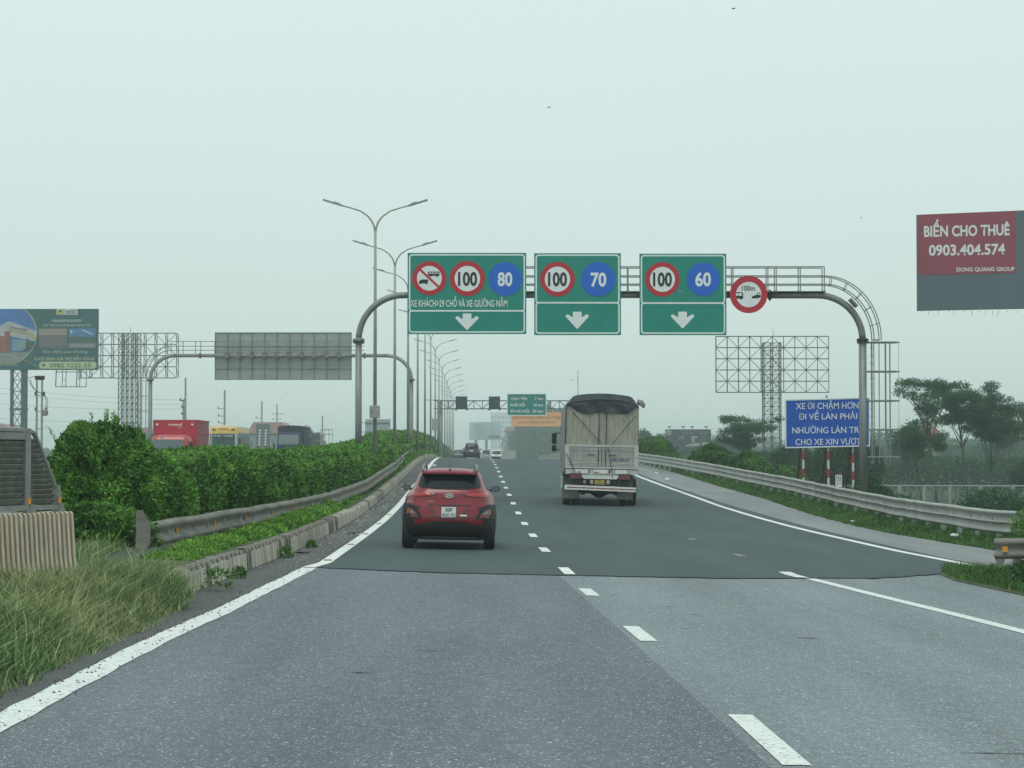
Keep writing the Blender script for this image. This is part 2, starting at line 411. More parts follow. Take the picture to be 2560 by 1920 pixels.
M_kr = mat('kerb_faded_red', (.30, .25, .20), .9, vscale=5, col2=(.50, .42, .35), bump=.4, bscale=20, stretch=(2, 2, .7), lo=.4, hi=.55)
M_ks = mat('kerb_stained', (.045, .045, .038), .95, vscale=4, col2=(.34, .31, .25), bump=.4, bscale=20, stretch=(3, 3, .5), lo=.45, hi=.62)
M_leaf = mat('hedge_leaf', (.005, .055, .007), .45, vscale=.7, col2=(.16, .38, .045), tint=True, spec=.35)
M_leafb = mat('groundcover_leaf', (.04, .15, .012), .5, vscale=1.2, col2=(.22, .44, .05), tint=True, spec=.35)
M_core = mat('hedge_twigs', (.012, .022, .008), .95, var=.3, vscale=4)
M_grass = mat('grass_blade', (.032, .14, .02), .6, vscale=.9, col2=(.44, .46, .23), tint=True, spec=.3)
M_grass2 = mat('short_grass_blade', (.03, .10, .016), .6, vscale=.9, col2=(.13, .25, .05), tint=True, spec=.3)
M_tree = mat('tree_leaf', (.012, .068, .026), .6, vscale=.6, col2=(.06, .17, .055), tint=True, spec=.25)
M_bark = mat('bark', (.05, .058, .045), .9, vscale=6, col2=(.09, .095, .07), stretch=(3, 3, .6))
M_yell = mat('orange_reflector', (.75, .30, .02), .4, var=.08)
M_orange = mat('faded_orange_board', (.80, .40, .20), .6, var=.1, vscale=1)
M_glass = mat('tinted_glass', (.008, .012, .016), .12, var=0, spec=.28)
M_rub = mat('tyre_rubber', (.012, .013, .015), .85, var=.2, vscale=9)
M_plate = mat('number_plate_white', (.75, .78, .78), .4, var=.02)
M_chrome = mat('chrome', (.65, .68, .68), .2, metal=.9, var=0)

# ------------------------------------------------------------------ terrain and roads
def terrain():
    mb = MB(); rows = []
    ds = np.concatenate([ROWS])
    for d in ds:
        kh = float(np.interp(d, [27.8, 28.3, 40, 90], [.06, .30, .30, .26]))
        xk, xg, xr = float(XK(d)), float(XG(d)), float(XR(d)); xr = max(xr, xg + .4)
        o = float(ZO(d)); zk = float(RZ(xk, d)); zr = float(RZ(xg, d))
        cols = [(-850, -1.6), (xk - 34, -1.6), (xk - 28, o - .1), (xk - 5.6, o - .12), (xk - 5.2, max(o, zk + .12)), (xk - 4.3, zk + kh), (xk - 2, zk + kh + .03),
                (xk - .21, zk + kh - .02), (xk - .2, zk - .15), (xg - .02, zr - .15), (xg, zr + .012), (xg + .8, zr + .0), (xr + 1.0, zr - .05), (xr + 4.5, -1.7), (850, -1.7)]
        rows.append([(x, float(d), z) for x, z in cols])
    mb.grid(rows)
    return mb.build('ground', M_field, smooth=False, kind='structure')
terrain()
struct = dict(kind='structure')
strip('opposite_carriageway', lambda d: XK(d) - 27.5, lambda d: XK(d) - 5.7, -40, 2500, 0, M_opp, 3, zf=lambda x, d: ZO(d), **struct)
LD = lambda d: np.interp(d, [-40, 13.1, 15.5, 21.4, 33.8, 36], [2.7, 1.49, 1.41, 1.2, .74, .66])
strip('old_road', lambda d: XK(d) + .0, LD, -40, 36.5, 0, M_old, 4, **struct)
strip('worn_road', LD, XG, -40, 42, 0, M_light, 4, **struct)
SEAM_R = lambda d: np.interp(d, [34.6, 35.2, 35.6, 36.4, 37.2, 38.3, 39.6, 41, 44.2, 51.9, 61, 70.6, 82, 113, 2500], [3.2, 4.7, 5.6, 6.26, 6.8, 7.46, 8.05, 8.45, 8.35, 8.25, 8.12, 7.85, 7.42, 6.7, -36.6])
SEAM_L = lambda d: np.interp(d, [34.6, 35.4, 36, 2500], [-1.1, -3.1, XL(36) - .08, XL(2500) - .1])
strip('gritty_margin', lambda d: XLN(d) - .95, lambda d: XLN(d) - .16 + .05 * float(vnoise(d * 3, 1, 0, 3)), -40, 35.2, .003, M_gutter, 2, **struct)
strip('gutter', XK, lambda d: XL(d) - .05, 35.2, 2500, .004, M_gutter, 2, **struct)
strip('shoulder', lambda d: SEAM_R(d) - .3, XG, 37.6, 2500, .004, M_shoulder, 3, **struct)
road = strip('new_road', SEAM_L, SEAM_R, 34.6, 2500, .010, M_new, 6, **struct)
near_pave = bpy.data.objects['old_road']
# edge lines
strip('edge_line', lambda d: XLN(d) - .11 - .03 * float(vnoise(d * 5, 0, 0, 3)), lambda d: XLN(d) + .10 + .025 * float(vnoise(d * 6, 4, 0, 3)), -40, 35.5, .006, M_paint, 2, parent=near_pave)
strip('edge_line', lambda d: XL(d) - .10, lambda d: XL(d) + .10, 35.3, 700, .016, M_white, 2, parent=road)
strip('edge_line', lambda d: XRL(d) - .10, lambda d: XRL(d) + .10, 38.4, 700, .016, M_white, 2, parent=road)
XNR = lambda d: np.interp(d, [-40, 24.5, 27.3, 30.7, 36], [9.0, 5.49, 5.26, 4.95, 4.5])
strip('edge_line', lambda d: XNR(d) - .09, lambda d: XNR(d) + .09, -40, 35.1, .006, M_paint, 2, parent=bpy.data.objects['worn_road'])
strip('edge_line', lambda d: XNR(d) - .2, lambda d: XNR(d) - .0, 35.15, 36.9, .016, M_paint, 2, parent=road)
# tarred joint along the seam and small scars on the old surface
M_tar = mat('joint_tar', (.025, .03, .032), .8, var=.2, vscale=9)
pts_ = [(-3.1, 35.4), (-1.1, 34.6), (0, 34.55), (3.2, 34.6), (4.7, 35.2), (5.6, 35.6), (6.26, 36.4), (6.8, 37.2), (7.46, 38.3), (8.0, 39.5)]
mb = MB(); rows = []; xx_ = -3.1
while xx_ < 8.0:
    dd_ = float(np.interp(xx_, [p[0] for p in pts_], [p[1] for p in pts_])); a_, b_ = random.uniform(.01, .12), random.uniform(.0, .05)
    if xx_ > 5.5: a_ += random.uniform(0, .18)
    rows.append([(xx_, dd_ - a_, float(RZ(xx_, dd_ - a_)) + .0125), (xx_, dd_ + b_, float(RZ(xx_, dd_ + b_)) + .0125)]); xx_ += random.uniform(.05, .14)
mb.grid(rows); mb.build('joint_tar', M_tar, road, smooth=True)
M_scar = mat('road_scar', (.06, .07, .075), .85, var=.25, vscale=30)
for px_, d_, w_ in ((1672, 27.6, .26), (1737, 26.2, .22), (1712, 24.0, .12), (2010, 23.0, .3), (1076, 20.6, .32), (2488, 14.0, .5), (1160, 31.0, .25), (900, 18.4, .2), (1540, 29.8, .16)):
    x_ = (px_ - 1280) * M(d_); mb = MB(); rows = []
    for k_ in range(9): t_ = k_ / 8; h_ = .022 * math.sin(math.pi * t_) * random.uniform(.4, 1.3) + .002; xq = x_ + (t_ - .5) * w_; rows.append([(xq, d_ - h_, float(RZ(xq, d_)) + .005), (xq, d_ + h_, float(RZ(xq, d_)) + .005)])
    mb.grid(rows); mb.build('surface_scar', M_scar, near_pave if x_ < float(LD(d_)) else bpy.data.objects['worn_road'])
# dashes: (far distance, near distance)
dash = [(15.85, 13.25), (24.15, 22.2), (31.1, 29.5)]
far = [(36.9, 34.75), (45.1, 43.0)]
d = 53.0
while d < 330: far.append((d, d - 2.1)); d += 8.12
for a, b in dash: strip('lane_dash', lambda d: XD(d) - .085, lambda d: XD(d) + .085, b, a, .006, M_paint, 2, parent=near_pave)
for a, b in far: strip('lane_dash', lambda d: XD(d) - .085, lambda d: XD(d) + .085, b, a, .016, M_white, 2, parent=road)
M_ghost = mat('worn_off_paint', (.11, .13, .13), .8, vscale=14, col2=(.45, .48, .46), lo=.45, hi=.7)
for a, b, x in ((51.9, 51.0, 4.07), (43.9, 42.7, 4.33)):
    strip('lane_dash', lambda d: x - .1, lambda d: x + .06, b, a, .016, M_ghost, 2, parent=road, label='almost worn off lane dash')
# road studs on the left line
for i, dd in enumerate((37.6, 44.5, 50.5, 57.5, 64.5)):
    x = float(XL(dd)); mb = MB()
    mb.add([(-.07, -.06, 0), (.07, -.06, 0), (.07, .06, 0), (-.07, .06, 0), (-.05, -.03, .02), (.05, -.03, .02), (.05, .03, .02), (-.05, .03, .02)],
           [(0, 1, 5, 4), (1, 2, 6, 5), (2, 3, 7, 6), (3, 0, 4, 7), (4, 5, 6, 7)])
    o = mb.build('road_stud', mat('stud_plastic', (.30, .16, .12), .6, var=.1) if i == 0 else bpy.data.materials['stud_plastic'])
    o.location = (x, dd, float(RZ(x, dd)) + .016)
    tag(o, ['faded red road stud on the left edge line right at the asphalt seam', 'faded road stud on the left edge line, second from the seam', 'faded road stud on the left edge line, third from the seam',
            'faded road stud on the left edge line, fourth from the seam', 'faded road stud on the left edge line, fifth from the seam'][i], 'road stud', 'studs on the left edge line')

# ------------------------------------------------------------------ kerb of single stones
kerb = bpy.data.objects.new('kerb', None); C.objects.link(kerb); kerb['kind'] = 'structure'
kms = []
for v in range(9):
    mb = MB(); q = [random.uniform(-.012, .012) for _ in range(6)]
    L = .49; h = .335 + q[0]
    prof = [(-.2, -.1), (.0 + .02, -.1), (.02 + q[1], .0), (.0 + q[1], h - .05), (-.035, h), (-.2, h + q[2] * .5)]
    vs = [(x, y, z) for y in (0.006, L) for x, z in prof]; n = len(prof)
    mb.add(vs, [tuple(range(n)), tuple(range(2 * n - 1, n - 1, -1))] + [((i + 1) % n, i, i + n, (i + 1) % n + n) for i in range(n)])
    mb.m = [1 if j in (5, 6) else 0 for j in range(len(mb.f))]
    kms.append(mb.mesh('kerb_stone', [[M_kw, M_kw, M_ks, M_kr, M_kw, M_ks, M_kr, M_kw, M_ks][v], M_ks]))
clean = []
for m_ in (M_kw, M_kr, M_kw):
    c_ = kms[0].copy(); c_.materials.clear(); c_.materials.append(m_); c_.materials.append(m_); clean.append(c_)
kd = 28.3; i = 0
while i < 296:
    me = random.choice(kms) if random.random() < .55 else (kms[0] if (i // 1) % 2 else kms[3])
    x = float(XK(kd)); o = link('kerb_stone', me, kerb); nx_ = float(XK(kd + .5))
    if kd > 52 and random.random() < .75: o.data = clean[i % 3]
    o.location = (x, kd, float(RZ(x, kd)) + random.uniform(-.008, .008) - .02)
    o.rotation_euler = (0, random.uniform(-.02, .02), math.atan2(-(nx_ - x), .5) + random.uniform(-.01, .01))
    if kd > 60: o.scale = (1, 1, .85)
    kd += .5; i += 1
mb = MB(); d = kd
rows = []
while d < 700: x = float(XK(d)); z = float(RZ(x, d)); rows.append([(x - .2, d, z + .24), (x - .03, d, z + .24), (x, d, z - .1)]); d += 4
mb.grid(rows); mb.build('kerb_stone', M_kw, kerb, kind='stuff')
# ------------------------------------------------------------------ guard rails
WPROF = [(0, -.155), (.02, -.15), (.075, -.115), (.08, -.09), (.07, -.065), (.012, -.022), (.012, .022), (.07, .065), (.08, .09), (.075, .115), (.02, .15), (0, .155)]
def rail_pts(fx, a, b, step, zf):
    out = []; d = a
    while d < b: out.append(Vector((float(fx(d)), d, zf(d)))); d += step
    return out
THRIE = [(0, -.23)] + [(a, z - .115) for a, z in WPROF[1:6]] + [(.012, -.035), (.07, 0 - .012), (.08, .0), (.07, .012), (.012, .035)] + [(a, z + .115) for a, z in WPROF[6:11]] + [(0, .23)]
TALLW = [(a, z * 1.32) for a, z in WPROF]
def wbeam(mb, pts, side, mi=0, prof=WPROF):
    rows = []
    for i, p in enumerate(pts):
        t = pts[min(i + 1, len(pts) - 1)] - pts[max(i - 1, 0)]; t.z = 0; t.normalize()
        nrm = Vector((t.y, -t.x, 0)) * side
        rows.append([p + nrm * a + Vector((0, 0, z)) for a, z in prof])
    mb.grid(rows, mi)
def guard_rail(name, label, fx, zf, a, b, side, mrail, step=1.0, seg=4, post=2.0, wob=.01, prof=WPROF):
    root = thing(name, label, 'guard rail', (float(fx(a)), a, zf(a) - .6))
    def loc(v): return v - root.location
    pts = [p + Vector((random.uniform(-wob, wob), 0, random.uniform(-wob, wob))) for p in rail_pts(fx, a, b, step, zf)]
    i = 0; k = max(1, int(seg / step))
    while i < len(pts) - 1:
        mb = MB(); wbeam(mb, [loc(p) for p in pts[i:i + k + 1]], side, prof=prof); mb.build('rail_beam', mrail, root, smooth=True)
        i += k
    pm = MB(); pm.box(-.055, .055, -.06, .06, -.75, .17)
    pmesh = pm.mesh('post', M_pole); d = a + .5
    while d < b - .5:
        o = link('post', pmesh, root); o.location = loc(Vector((float(fx(d)) - side * .12, d, zf(d)))); d += post
    bl = MB(); bl.box(-.06, .06, -.05, .05, -.1, .1); bmesh_ = bl.mesh('spacer_block', M_pole); d = a + .5
    while d < min(b - .5, 110):
        o = link('spacer_block', bmesh_, root); o.location = loc(Vector((float(fx(d)) - side * .03, d, zf(d)))); d += post
    return root
zl = lambda d: float(ZC(d)) + .585 + .05 * max(0, min(1, (d - 60) / 40))
gl = guard_rail('guard_rail', 'grey dusty crash barrier along the median hedge, ending in a flared fishtail', XLR, zl, 34.5, 150, 1, M_dustrail, prof=TALLW)
mb = MB()
poly = [(65, 765), (105, 757), (120, 785), (134, 815), (158, 838), (162, 905), (160, 985), (140, 1020), (126, 1050), (110, 1080), (50, 1080), (60, 1000), (66, 920), (62, 840)]
o = Vector(gl.location); k = .3617
mb.prism([((320 + x * k - 1280) * M(34.35) - o.x, HCAM + (HOR - 1000 - y * k) * M(34.35) - o.z) for x, y in poly], -.2, -.185)
mb.build('end_terminal', M_dustrail, gl)
mb = MB(); mb.add([(0, 0, -.06), (.03, -.005, -.02), (0, 0, .06), (.05, .03, 0)], [(0, 1, 2), (1, 3, 2), (0, 3, 1)])
mb = MB(); mb.box(-.004, .02, -.045, .045, -.05, .05)
rm = mb.mesh('reflector', M_yell); dd = 35.1
while dd < 90:
    q = link('reflector', rm, gl); q.location = Vector((float(XLR(dd)) + .03, dd, zl(dd))) - o; dd += 4.0 if dd > 36 else 2.6
zr_ = lambda d: float(RZ(XR(d), d)) + .54
gr = guard_rail('guard_rail', 'long pale crash barrier curving along the right shoulder', XR, zr_, 44.0, 300, -1, M_galv, prof=THRIE)
o = Vector(gr.location); dd = 51
while dd < 75: q = link('reflector', rm, gr); q.location = Vector((float(XR(dd)) - .03, dd, zr_(dd))) - o; dd += 24
# short piece in the gore
gs = thing('guard_rail', 'short stub of crash barrier overgrown by weeds at the right edge', 'guard rail', (7.2, 34.0, -.15))
pl = [Vector((-.0, .02, .58)), Vector((.12, -.05, .585)), Vector((.5, -.12, .59)), Vector((1.2, -.2, .59)), Vector((2.5, -.35, .6)), Vector((5, -.5, .6))]
mb = MB(); wbeam(mb, pl, 1); mb.build('rail_beam', M_dustrail, gs, smooth=True)
mb = MB(); mb.prism([(-.03, .43), (.12, .43), (.1, .36), (.04, .30), (.0, .36)], -.09, -.08); mb.build('bent_end', M_dustrail, gs)
for x, y in ((.35, .1), (2.3, -.2), (4.3, -.3)):
    mb = MB(); mb.box(x - .06, x + .06, y, y + .12, -.1, .72); mb.build('post', M_pole, gs)
for x in (.07, .42, 1.9): mb = MB(); mb.box(x, x + .07, -.16 - .03 * x - .02, -.13 - .03 * x, .54, .62); mb.build('reflector', M_yell, gs)

# ------------------------------------------------------------------ fluted concrete barrier with screen
A = math.atan2(.953, .302)
M_ridge = mat('barrier_ridge', (.50, .43, .32), .9, vscale=4, col2=(.68, .60, .47), stretch=(3, 3, .6))
M_groove = mat('barrier_groove', (.36, .29, .22), .95, vscale=4, col2=(.47, .385, .30), stretch=(3, 3, .6))
br = thing('concrete_barrier', 'fluted beige concrete barrier at the left edge behind the tall grass', 'barrier', (-5.3, 27.0, .02), A)
mb = MB(); pitch = .108; n = 62; zs = [(1.13, -.10), (1.11, -.125), (.6, -.16), (.32, -.20), (.12, -.33), (-.05, -.36)]
for i in range(n):
    x1 = -i * pitch; xm = x1 - pitch * .5; x0 = x1 - pitch
    for j in range(len(zs) - 1):
        (za, ya), (zb, yb) = zs[j], zs[j + 1]; g = .028
        mb.add([(xm, ya, za), (x1, ya, za), (x1, yb, zb), (xm, yb, zb)], [(3, 2, 1, 0)], 0)
        mb.add([(x0, ya + g, za), (xm, ya + g, za), (xm, yb + g, zb), (x0, yb + g, zb)], [(3, 2, 1, 0)], 1)
        mb.add([(xm, ya, za), (xm, yb, zb), (xm, yb + g, zb), (xm, ya + g, za)], [(0, 1, 2, 3)], 1)
        mb.add([(x0, ya, za), (x0, yb, zb), (x0, yb + g, zb), (x0, ya + g, za)], [(3, 2, 1, 0)], 1)
mb.add([(0, -.10, 1.13), (0, .16, 1.13), (-n * pitch, .16, 1.13), (-n * pitch, -.10, 1.13)], [(0, 1, 2, 3)], 0)
e = [(y, z) for z, y in zs]; mb.add([(0.001, y, z) for y, z in e] + [(0.001, .16, -.05), (.001, .16, 1.13)], [tuple(range(7, -1, -1))], 0)
mb.build('barrier_body', [M_ridge, M_groove], br)
M_scr = mat('screen_louvre', (.15, .155, .135), .85, vscale=7, col2=(.24, .245, .215))
M_frm = mat('screen_frame', (.25, .26, .245), .6, metal=.2, vscale=4)
sc = thing('glare_screen', 'grey louvred anti-glare screen standing on the fluted barrier', 'screen', (-5.3, 27.0, 1.15), A)
def bb(mb, t0, t1, z0, z1, y0=-.04, y1=.03): mb.box(-t1, -t0, y0, y1, z0, z1)
mb = MB(); bb(mb, .85, .92, 0, .97); mb.build('post', M_frm, sc)
mb = MB(); bb(mb, .15, .22, 0, .31); mb.build('post', M_frm, sc)
mb = MB(); mb.box(-5, -.97, .022, .027, .09, .85); mb.prism([(-.845, .09), (-.25, .09), (-.28, .22), (-.72, .86), (-.845, .86)], .024, .027); mb.build('backing_sheet', M_dark, sc)
mb = MB(); mb.tube([(-.93, 0, .93), (-1.05, 0, .95), (-5, 0, .95)], .035, 6); bb(mb, .92, 5, .84, .92); bb(mb, .92, 5, .03, .09); bb(mb, .92, .97, .09, .84); mb.build('frame', M_frm, sc)
z = .10
while z < .83: mb = MB(); mb.box(-5, -.975, -.015, .02, z, z + .054, R=Matrix.Rotation(-.35, 3, 'X'), c=(0, 0, 0)) if 0 else mb.add([(-5, .02, z), (-.975, .02, z), (-.975, -.022, z + .058), (-5, -.022, z + .058), (-5, -.012, z + .064), (-.975, -.012, z + .064)], [(0, 1, 2, 3), (3, 2, 5, 4)]); mb.build('louvre', M_scr, sc); z += .066
mb = MB(); mb.tube([(-.84, 0, .93), (-.76, 0, .93), (-.71, 0, .91), (-.21, 0, .28), (-.20, 0, .05)], .03, 6); bb(mb, .22, .85, .03, .08); mb.build('wing_frame', M_frm, sc)
z = .10
while z < .82:
    tx = .26 + (z - .2) / .62 * .40 if z > .2 else .24
    mb = MB(); mb.box(-.845, -min(tx, .80), -.015, .02, z, z + .05, R=Matrix.Rotation(-.3, 3, 'X')) if 0 else mb.add([(-.845, .02, z), (-min(tx, .80), .02, z), (-min(tx, .80), -.024, z + .05), (-.845, -.024, z + .05), (-.845, -.01, z + .056), (-min(tx, .80), -.01, z + .056)], [(0, 1, 2, 3), (3, 2, 5, 4)]); mb.build('louvre', M_scr, sc); z += .058
for t0 in (.155, .86): mb = MB(); bb(mb, t0, t0 + .06, .10, .17, -.05, -.042); mb.build('reflector', M_yell, sc)
for t0 in (.06, .74): mb = MB(); mb.prism([(-t0 - .14, -.02), (-t0 + .02, -.02), (-t0 - .05, .1), (-t0 - .12, .1)], -.05, .05); mb.build('foot_bracket', M_frm, sc)

# ------------------------------------------------------------------ median hedge and plants
def shell(name, label, cat, d0, d1, xr, width, hf, zbase, m, L0, dens, nl=7, bulge=.18, stem=1.0, group=None, dref=45., core=True, up=.5, tl=(0, 1), wf=.42):
    """hedge-like body: front face, top, back; leaves on a noisy shell, size grows with distance"""
    root = thing(name, label, cat, (float(xr((d0 + d1) / 2)), (d0 + d1) / 2, float(zbase((d0 + d1) / 2))), group=group)
    o = np.array(root.location)
    step = (d1 - d0) / 400; dd = np.arange(d0, d1, step); ls = L0 * np.maximum(1, dd / dref)
    w_ = np.array([dens * step * (float(hf(q)) + width + .4) for q in dd]) / (ls / L0) ** 2
    N = int(w_.sum()); d = np.random.default_rng(3).choice(dd, N, p=w_ / w_.sum()) + RNG.random(N) * step
    h = hf(d); s = RNG.random(N) * (h + width + .4)
    xf = xr(d); zb = zbase(d)
    x = np.where(s < h, 0, np.where(s < h + width, -(s - h), -width)); z = np.where(s < h, s, np.where(s < h + width, h, h - (s - h - width)))
    nx = np.where(s < h, 1, np.where(s < h + width, 0, -1)).astype(float); nz = np.where((s >= h) & (s < h + width), 1., 0.)
    r = .25   # round the shoulder
    kx = np.clip(1 - (h - z) / r, 0, 1) * np.clip(1 + x / r, 0, 1); x = x - kx * .12; z = z - kx * .12
    f = vnoise(x * 1.7 + 3, d * 1.3, z * 1.7, 1) * .6 + vnoise(x * 4, d * 3.3, z * 4, 2) * .4 - .5
    f2 = f * 2 * bulge - RNG.random(N) ** 2 * .16
    x = x + nx * f2; z = z + nz * f2
    pos = np.stack([xf + x, d, zb + z], 1) - o
    ax = np.stack([nx * .8, np.zeros(N) - .1, nz + up], 1) + RNG.normal(size=(N, 3)) * .45
    Ls = L0 * np.maximum(1, d / dref)
    p, dr, L, Wd = sprigs(pos, ax, nl, Ls, Ls * wf, .9, stem)
    tn = np.repeat(np.clip(.45 + f * 1.1 + RNG.normal(size=N) * .14, 0, 1), nl) * np.clip(RNG.normal(1, .2, N * nl), .4, 1.5)
    me = leaves_mesh('foliage', p, dr, L * RNG.uniform(.7, 1.2, len(L)), Wd, np.clip(tl[0] + tn * (tl[1] - tl[0]), 0, 1), m)
    link('foliage', me, root, kind='stuff')
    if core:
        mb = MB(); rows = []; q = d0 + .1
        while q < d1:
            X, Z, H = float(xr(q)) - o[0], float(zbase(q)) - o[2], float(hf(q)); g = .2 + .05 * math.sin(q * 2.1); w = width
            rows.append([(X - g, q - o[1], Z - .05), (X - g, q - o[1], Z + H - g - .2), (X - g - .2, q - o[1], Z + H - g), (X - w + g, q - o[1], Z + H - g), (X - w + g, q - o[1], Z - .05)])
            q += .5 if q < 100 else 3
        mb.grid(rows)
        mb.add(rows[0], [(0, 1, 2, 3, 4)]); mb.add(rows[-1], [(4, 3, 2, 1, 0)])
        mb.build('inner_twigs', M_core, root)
    return root
zsoil = lambda d: ZC(d) + np.interp(d, [28, 29, 60, 90], [.15, .32, .36, .36])
HX = lambda d: XLR(d) - .25 - np.interp(d, [30, 36, 45], [-.05, 0, .05])
hh = lambda d: np.interp(d, [38, 41, 45, 49, 55, 62, 72, 88, 112, 154, 195, 248, 335, 400], [1.35, 1.27, 1.38, 1.50, 1.40, 1.40, 1.33, 1.2, 1.05, 1.13, 1.36, 1.48, 1.48, 1.4])
shell('hedge', 'long clipped green hedge filling the median behind the crash barrier', 'hedge', 40.3, 120, HX, 1.9, hh, zsoil, M_leaf, .082, 380, nl=8, bulge=.15)
shell('hedge', 'far end of the median hedge sinking behind the crest of the road', 'hedge', 120, 420, HX, 1.9, hh, zsoil, M_leaf, .085, 330, nl=6)

def bush(name, label, c, rad, m, n, L, nl=7, cat='bush', tl=(0, 1), wf=.4, zcut=-.6, up=.7, group=None, core=.72, seed=0, rough=.3, fz=2.2):
    root = thing(name, label, cat, c, group=group); rad = np.array(rad, float)
    v = unit(RNG.normal(size=(n, 3))); v[:, 2] = np.where(v[:, 2] < zcut, -v[:, 2], v[:, 2])
    f = vnoise(v[:, 0] * fz + 5 + seed, v[:, 1] * fz, v[:, 2] * fz, 3) * .65 + vnoise(v[:, 0] * 6, v[:, 1] * 6 + seed, v[:, 2] * 6, 4) * .35
    k = (1 - rough * .6 + rough * 1.2 * f) * (1 - RNG.random(n) ** 2.5 * .3)
    pos = v * rad * k[:, None] + np.array([0, 0, rad[2] * .72])
    pos = pos[pos[:, 2] > -.05]; keep = len(pos); v2 = (pos - np.array([0, 0, rad[2] * .72])) / rad
    ff = vnoise(v2[:, 0] * fz + 5 + seed, v2[:, 1] * fz, v2[:, 2] * fz, 3)
    ax = v2 * .8 + np.array([0, 0, up]) + RNG.normal(size=(keep, 3)) * .4
    p, dr, LL, Wd = sprigs(pos, ax, nl, np.full(keep, L), np.full(keep, L * wf), .9)
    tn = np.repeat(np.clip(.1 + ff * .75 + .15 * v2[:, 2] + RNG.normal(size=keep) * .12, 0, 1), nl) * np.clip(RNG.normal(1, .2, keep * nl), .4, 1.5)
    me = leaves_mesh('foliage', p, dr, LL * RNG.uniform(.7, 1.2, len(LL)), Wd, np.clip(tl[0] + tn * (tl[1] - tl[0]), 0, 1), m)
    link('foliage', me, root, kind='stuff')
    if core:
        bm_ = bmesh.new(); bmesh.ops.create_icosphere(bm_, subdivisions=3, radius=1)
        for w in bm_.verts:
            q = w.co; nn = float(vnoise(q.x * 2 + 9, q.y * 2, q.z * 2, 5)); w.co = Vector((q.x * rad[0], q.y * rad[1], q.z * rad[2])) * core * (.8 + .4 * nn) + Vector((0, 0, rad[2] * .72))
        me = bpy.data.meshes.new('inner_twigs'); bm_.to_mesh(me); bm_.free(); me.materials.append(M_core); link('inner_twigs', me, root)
    return root
bush('weed', 'low dark weeds behind the fluted barrier left of the fishtail end', (-7.35, 36.6, -.05), (.9, .9, .55), M_leaf, 2000, .09, nl=7, cat='weed', tl=(0, .6), core=.7, seed=33)
bush('weed', 'dark leafy weeds at the foot of the tallest bush between barrier and fishtail end', (-6.55, 35.3, .1), (.95, .7, .5), M_leaf, 2600, .09, nl=7, cat='weed', tl=(0, .7), core=.6, seed=31)
# the tall bush that ends the hedge, with upright shoots
bb_ = bush('hedge_bush', 'tallest dark green bush with upright shoots at the near end of the median hedge', (-6.90, 38.6, .1), (.95, 1.7, 1.30), M_leaf, 12500, .085, nl=7, zcut=-.75, rough=.34, seed=2, core=.68)
bush('hedge_bush', 'leafy shoulder of the median hedge between the tallest bush and the crash barrier', (-6.30, 39.7, .1), (.66, 2.3, .97), M_leaf, 7500, .08, nl=7, zcut=-.75, rough=.2, seed=5, core=.7)
def shoots(root, spots, m, L=.07):
    ps, ds, hs, tt = [], [], [], []
    for (x, y, z, h) in spots:
        k = int(h / .009); t = np.linspace(0, 1, k); lean = RNG.normal(size=2) * .08
        c = np.stack([x + lean[0] * t * h * 3, y + lean[1] * t * h * 3, z + t * h], 1)
        a = RNG.random(k) * 6.28; dr = np.stack([np.cos(a), np.sin(a), np.full(k, .7)], 1)
        ps.append(c); ds.append(dr); hs.append(L * (1.1 - .5 * t)); tt.append(np.clip(.3 + .5 * t + RNG.normal(size=k) * .15, 0, 1))
    me = leaves_mesh('shoots', np.concatenate(ps), np.concatenate(ds), np.concatenate(hs), np.concatenate(hs) * .45, np.concatenate(tt), m)
    link('shoots', me, root, kind='stuff')
sp = []
for _ in range(150):
    a, b = RNG.uniform(-.92, .92), RNG.uniform(-.9, .9)
    if a * a + b * b < .9: sp.append((a * .9, b * 1.7, .94 + 1.30 * math.sqrt(1 - a * a - b * b) * .88, .12 + RNG.random() ** 2 * .34))
shoots(bb_, sp, M_leaf, .08)
hg = [o_ for o_ in bpy.data.objects if o_.name == 'hedge'][0]
sp = []
for _ in range(900):
    dd = 40 + RNG.random() ** 1.5 * 75; sp.append((float(HX(dd)) - RNG.random() * 1.6 - hg.location.x, dd - hg.location.y, float(zsoil(dd) + hh(dd)) - .04 - hg.location.z, .08 + RNG.random() * .20))
shoots(hg, sp, M_leaf, .085)
# bright low ground cover in front of the rail
shell('ground_cover', 'bright green low ground cover between the kerb and the crash barrier', 'ground cover', 31.0, 62, lambda d: XK(d) - .22 - np.clip(35 - d, 0, 4) * 0, .85,
      lambda d: np.interp(d, [30, 31.5, 62], [.05, .10, .12]), lambda d: ZC(d) + .29, M_leafb, .06, 750, nl=6, bulge=.11, dref=36, up=.9)
shell('ground_cover', 'duller green ground cover further up the median in front of the crash barrier', 'ground cover', 62, 230, lambda d: XK(d) - .22, .9,
      lambda d: np.interp(d, [62, 200], [.14, .2]), lambda d: ZC(d) + .22, M_leaf, .05, 420, nl=5, bulge=.1, dref=45, up=.9, tl=(.3, .9))

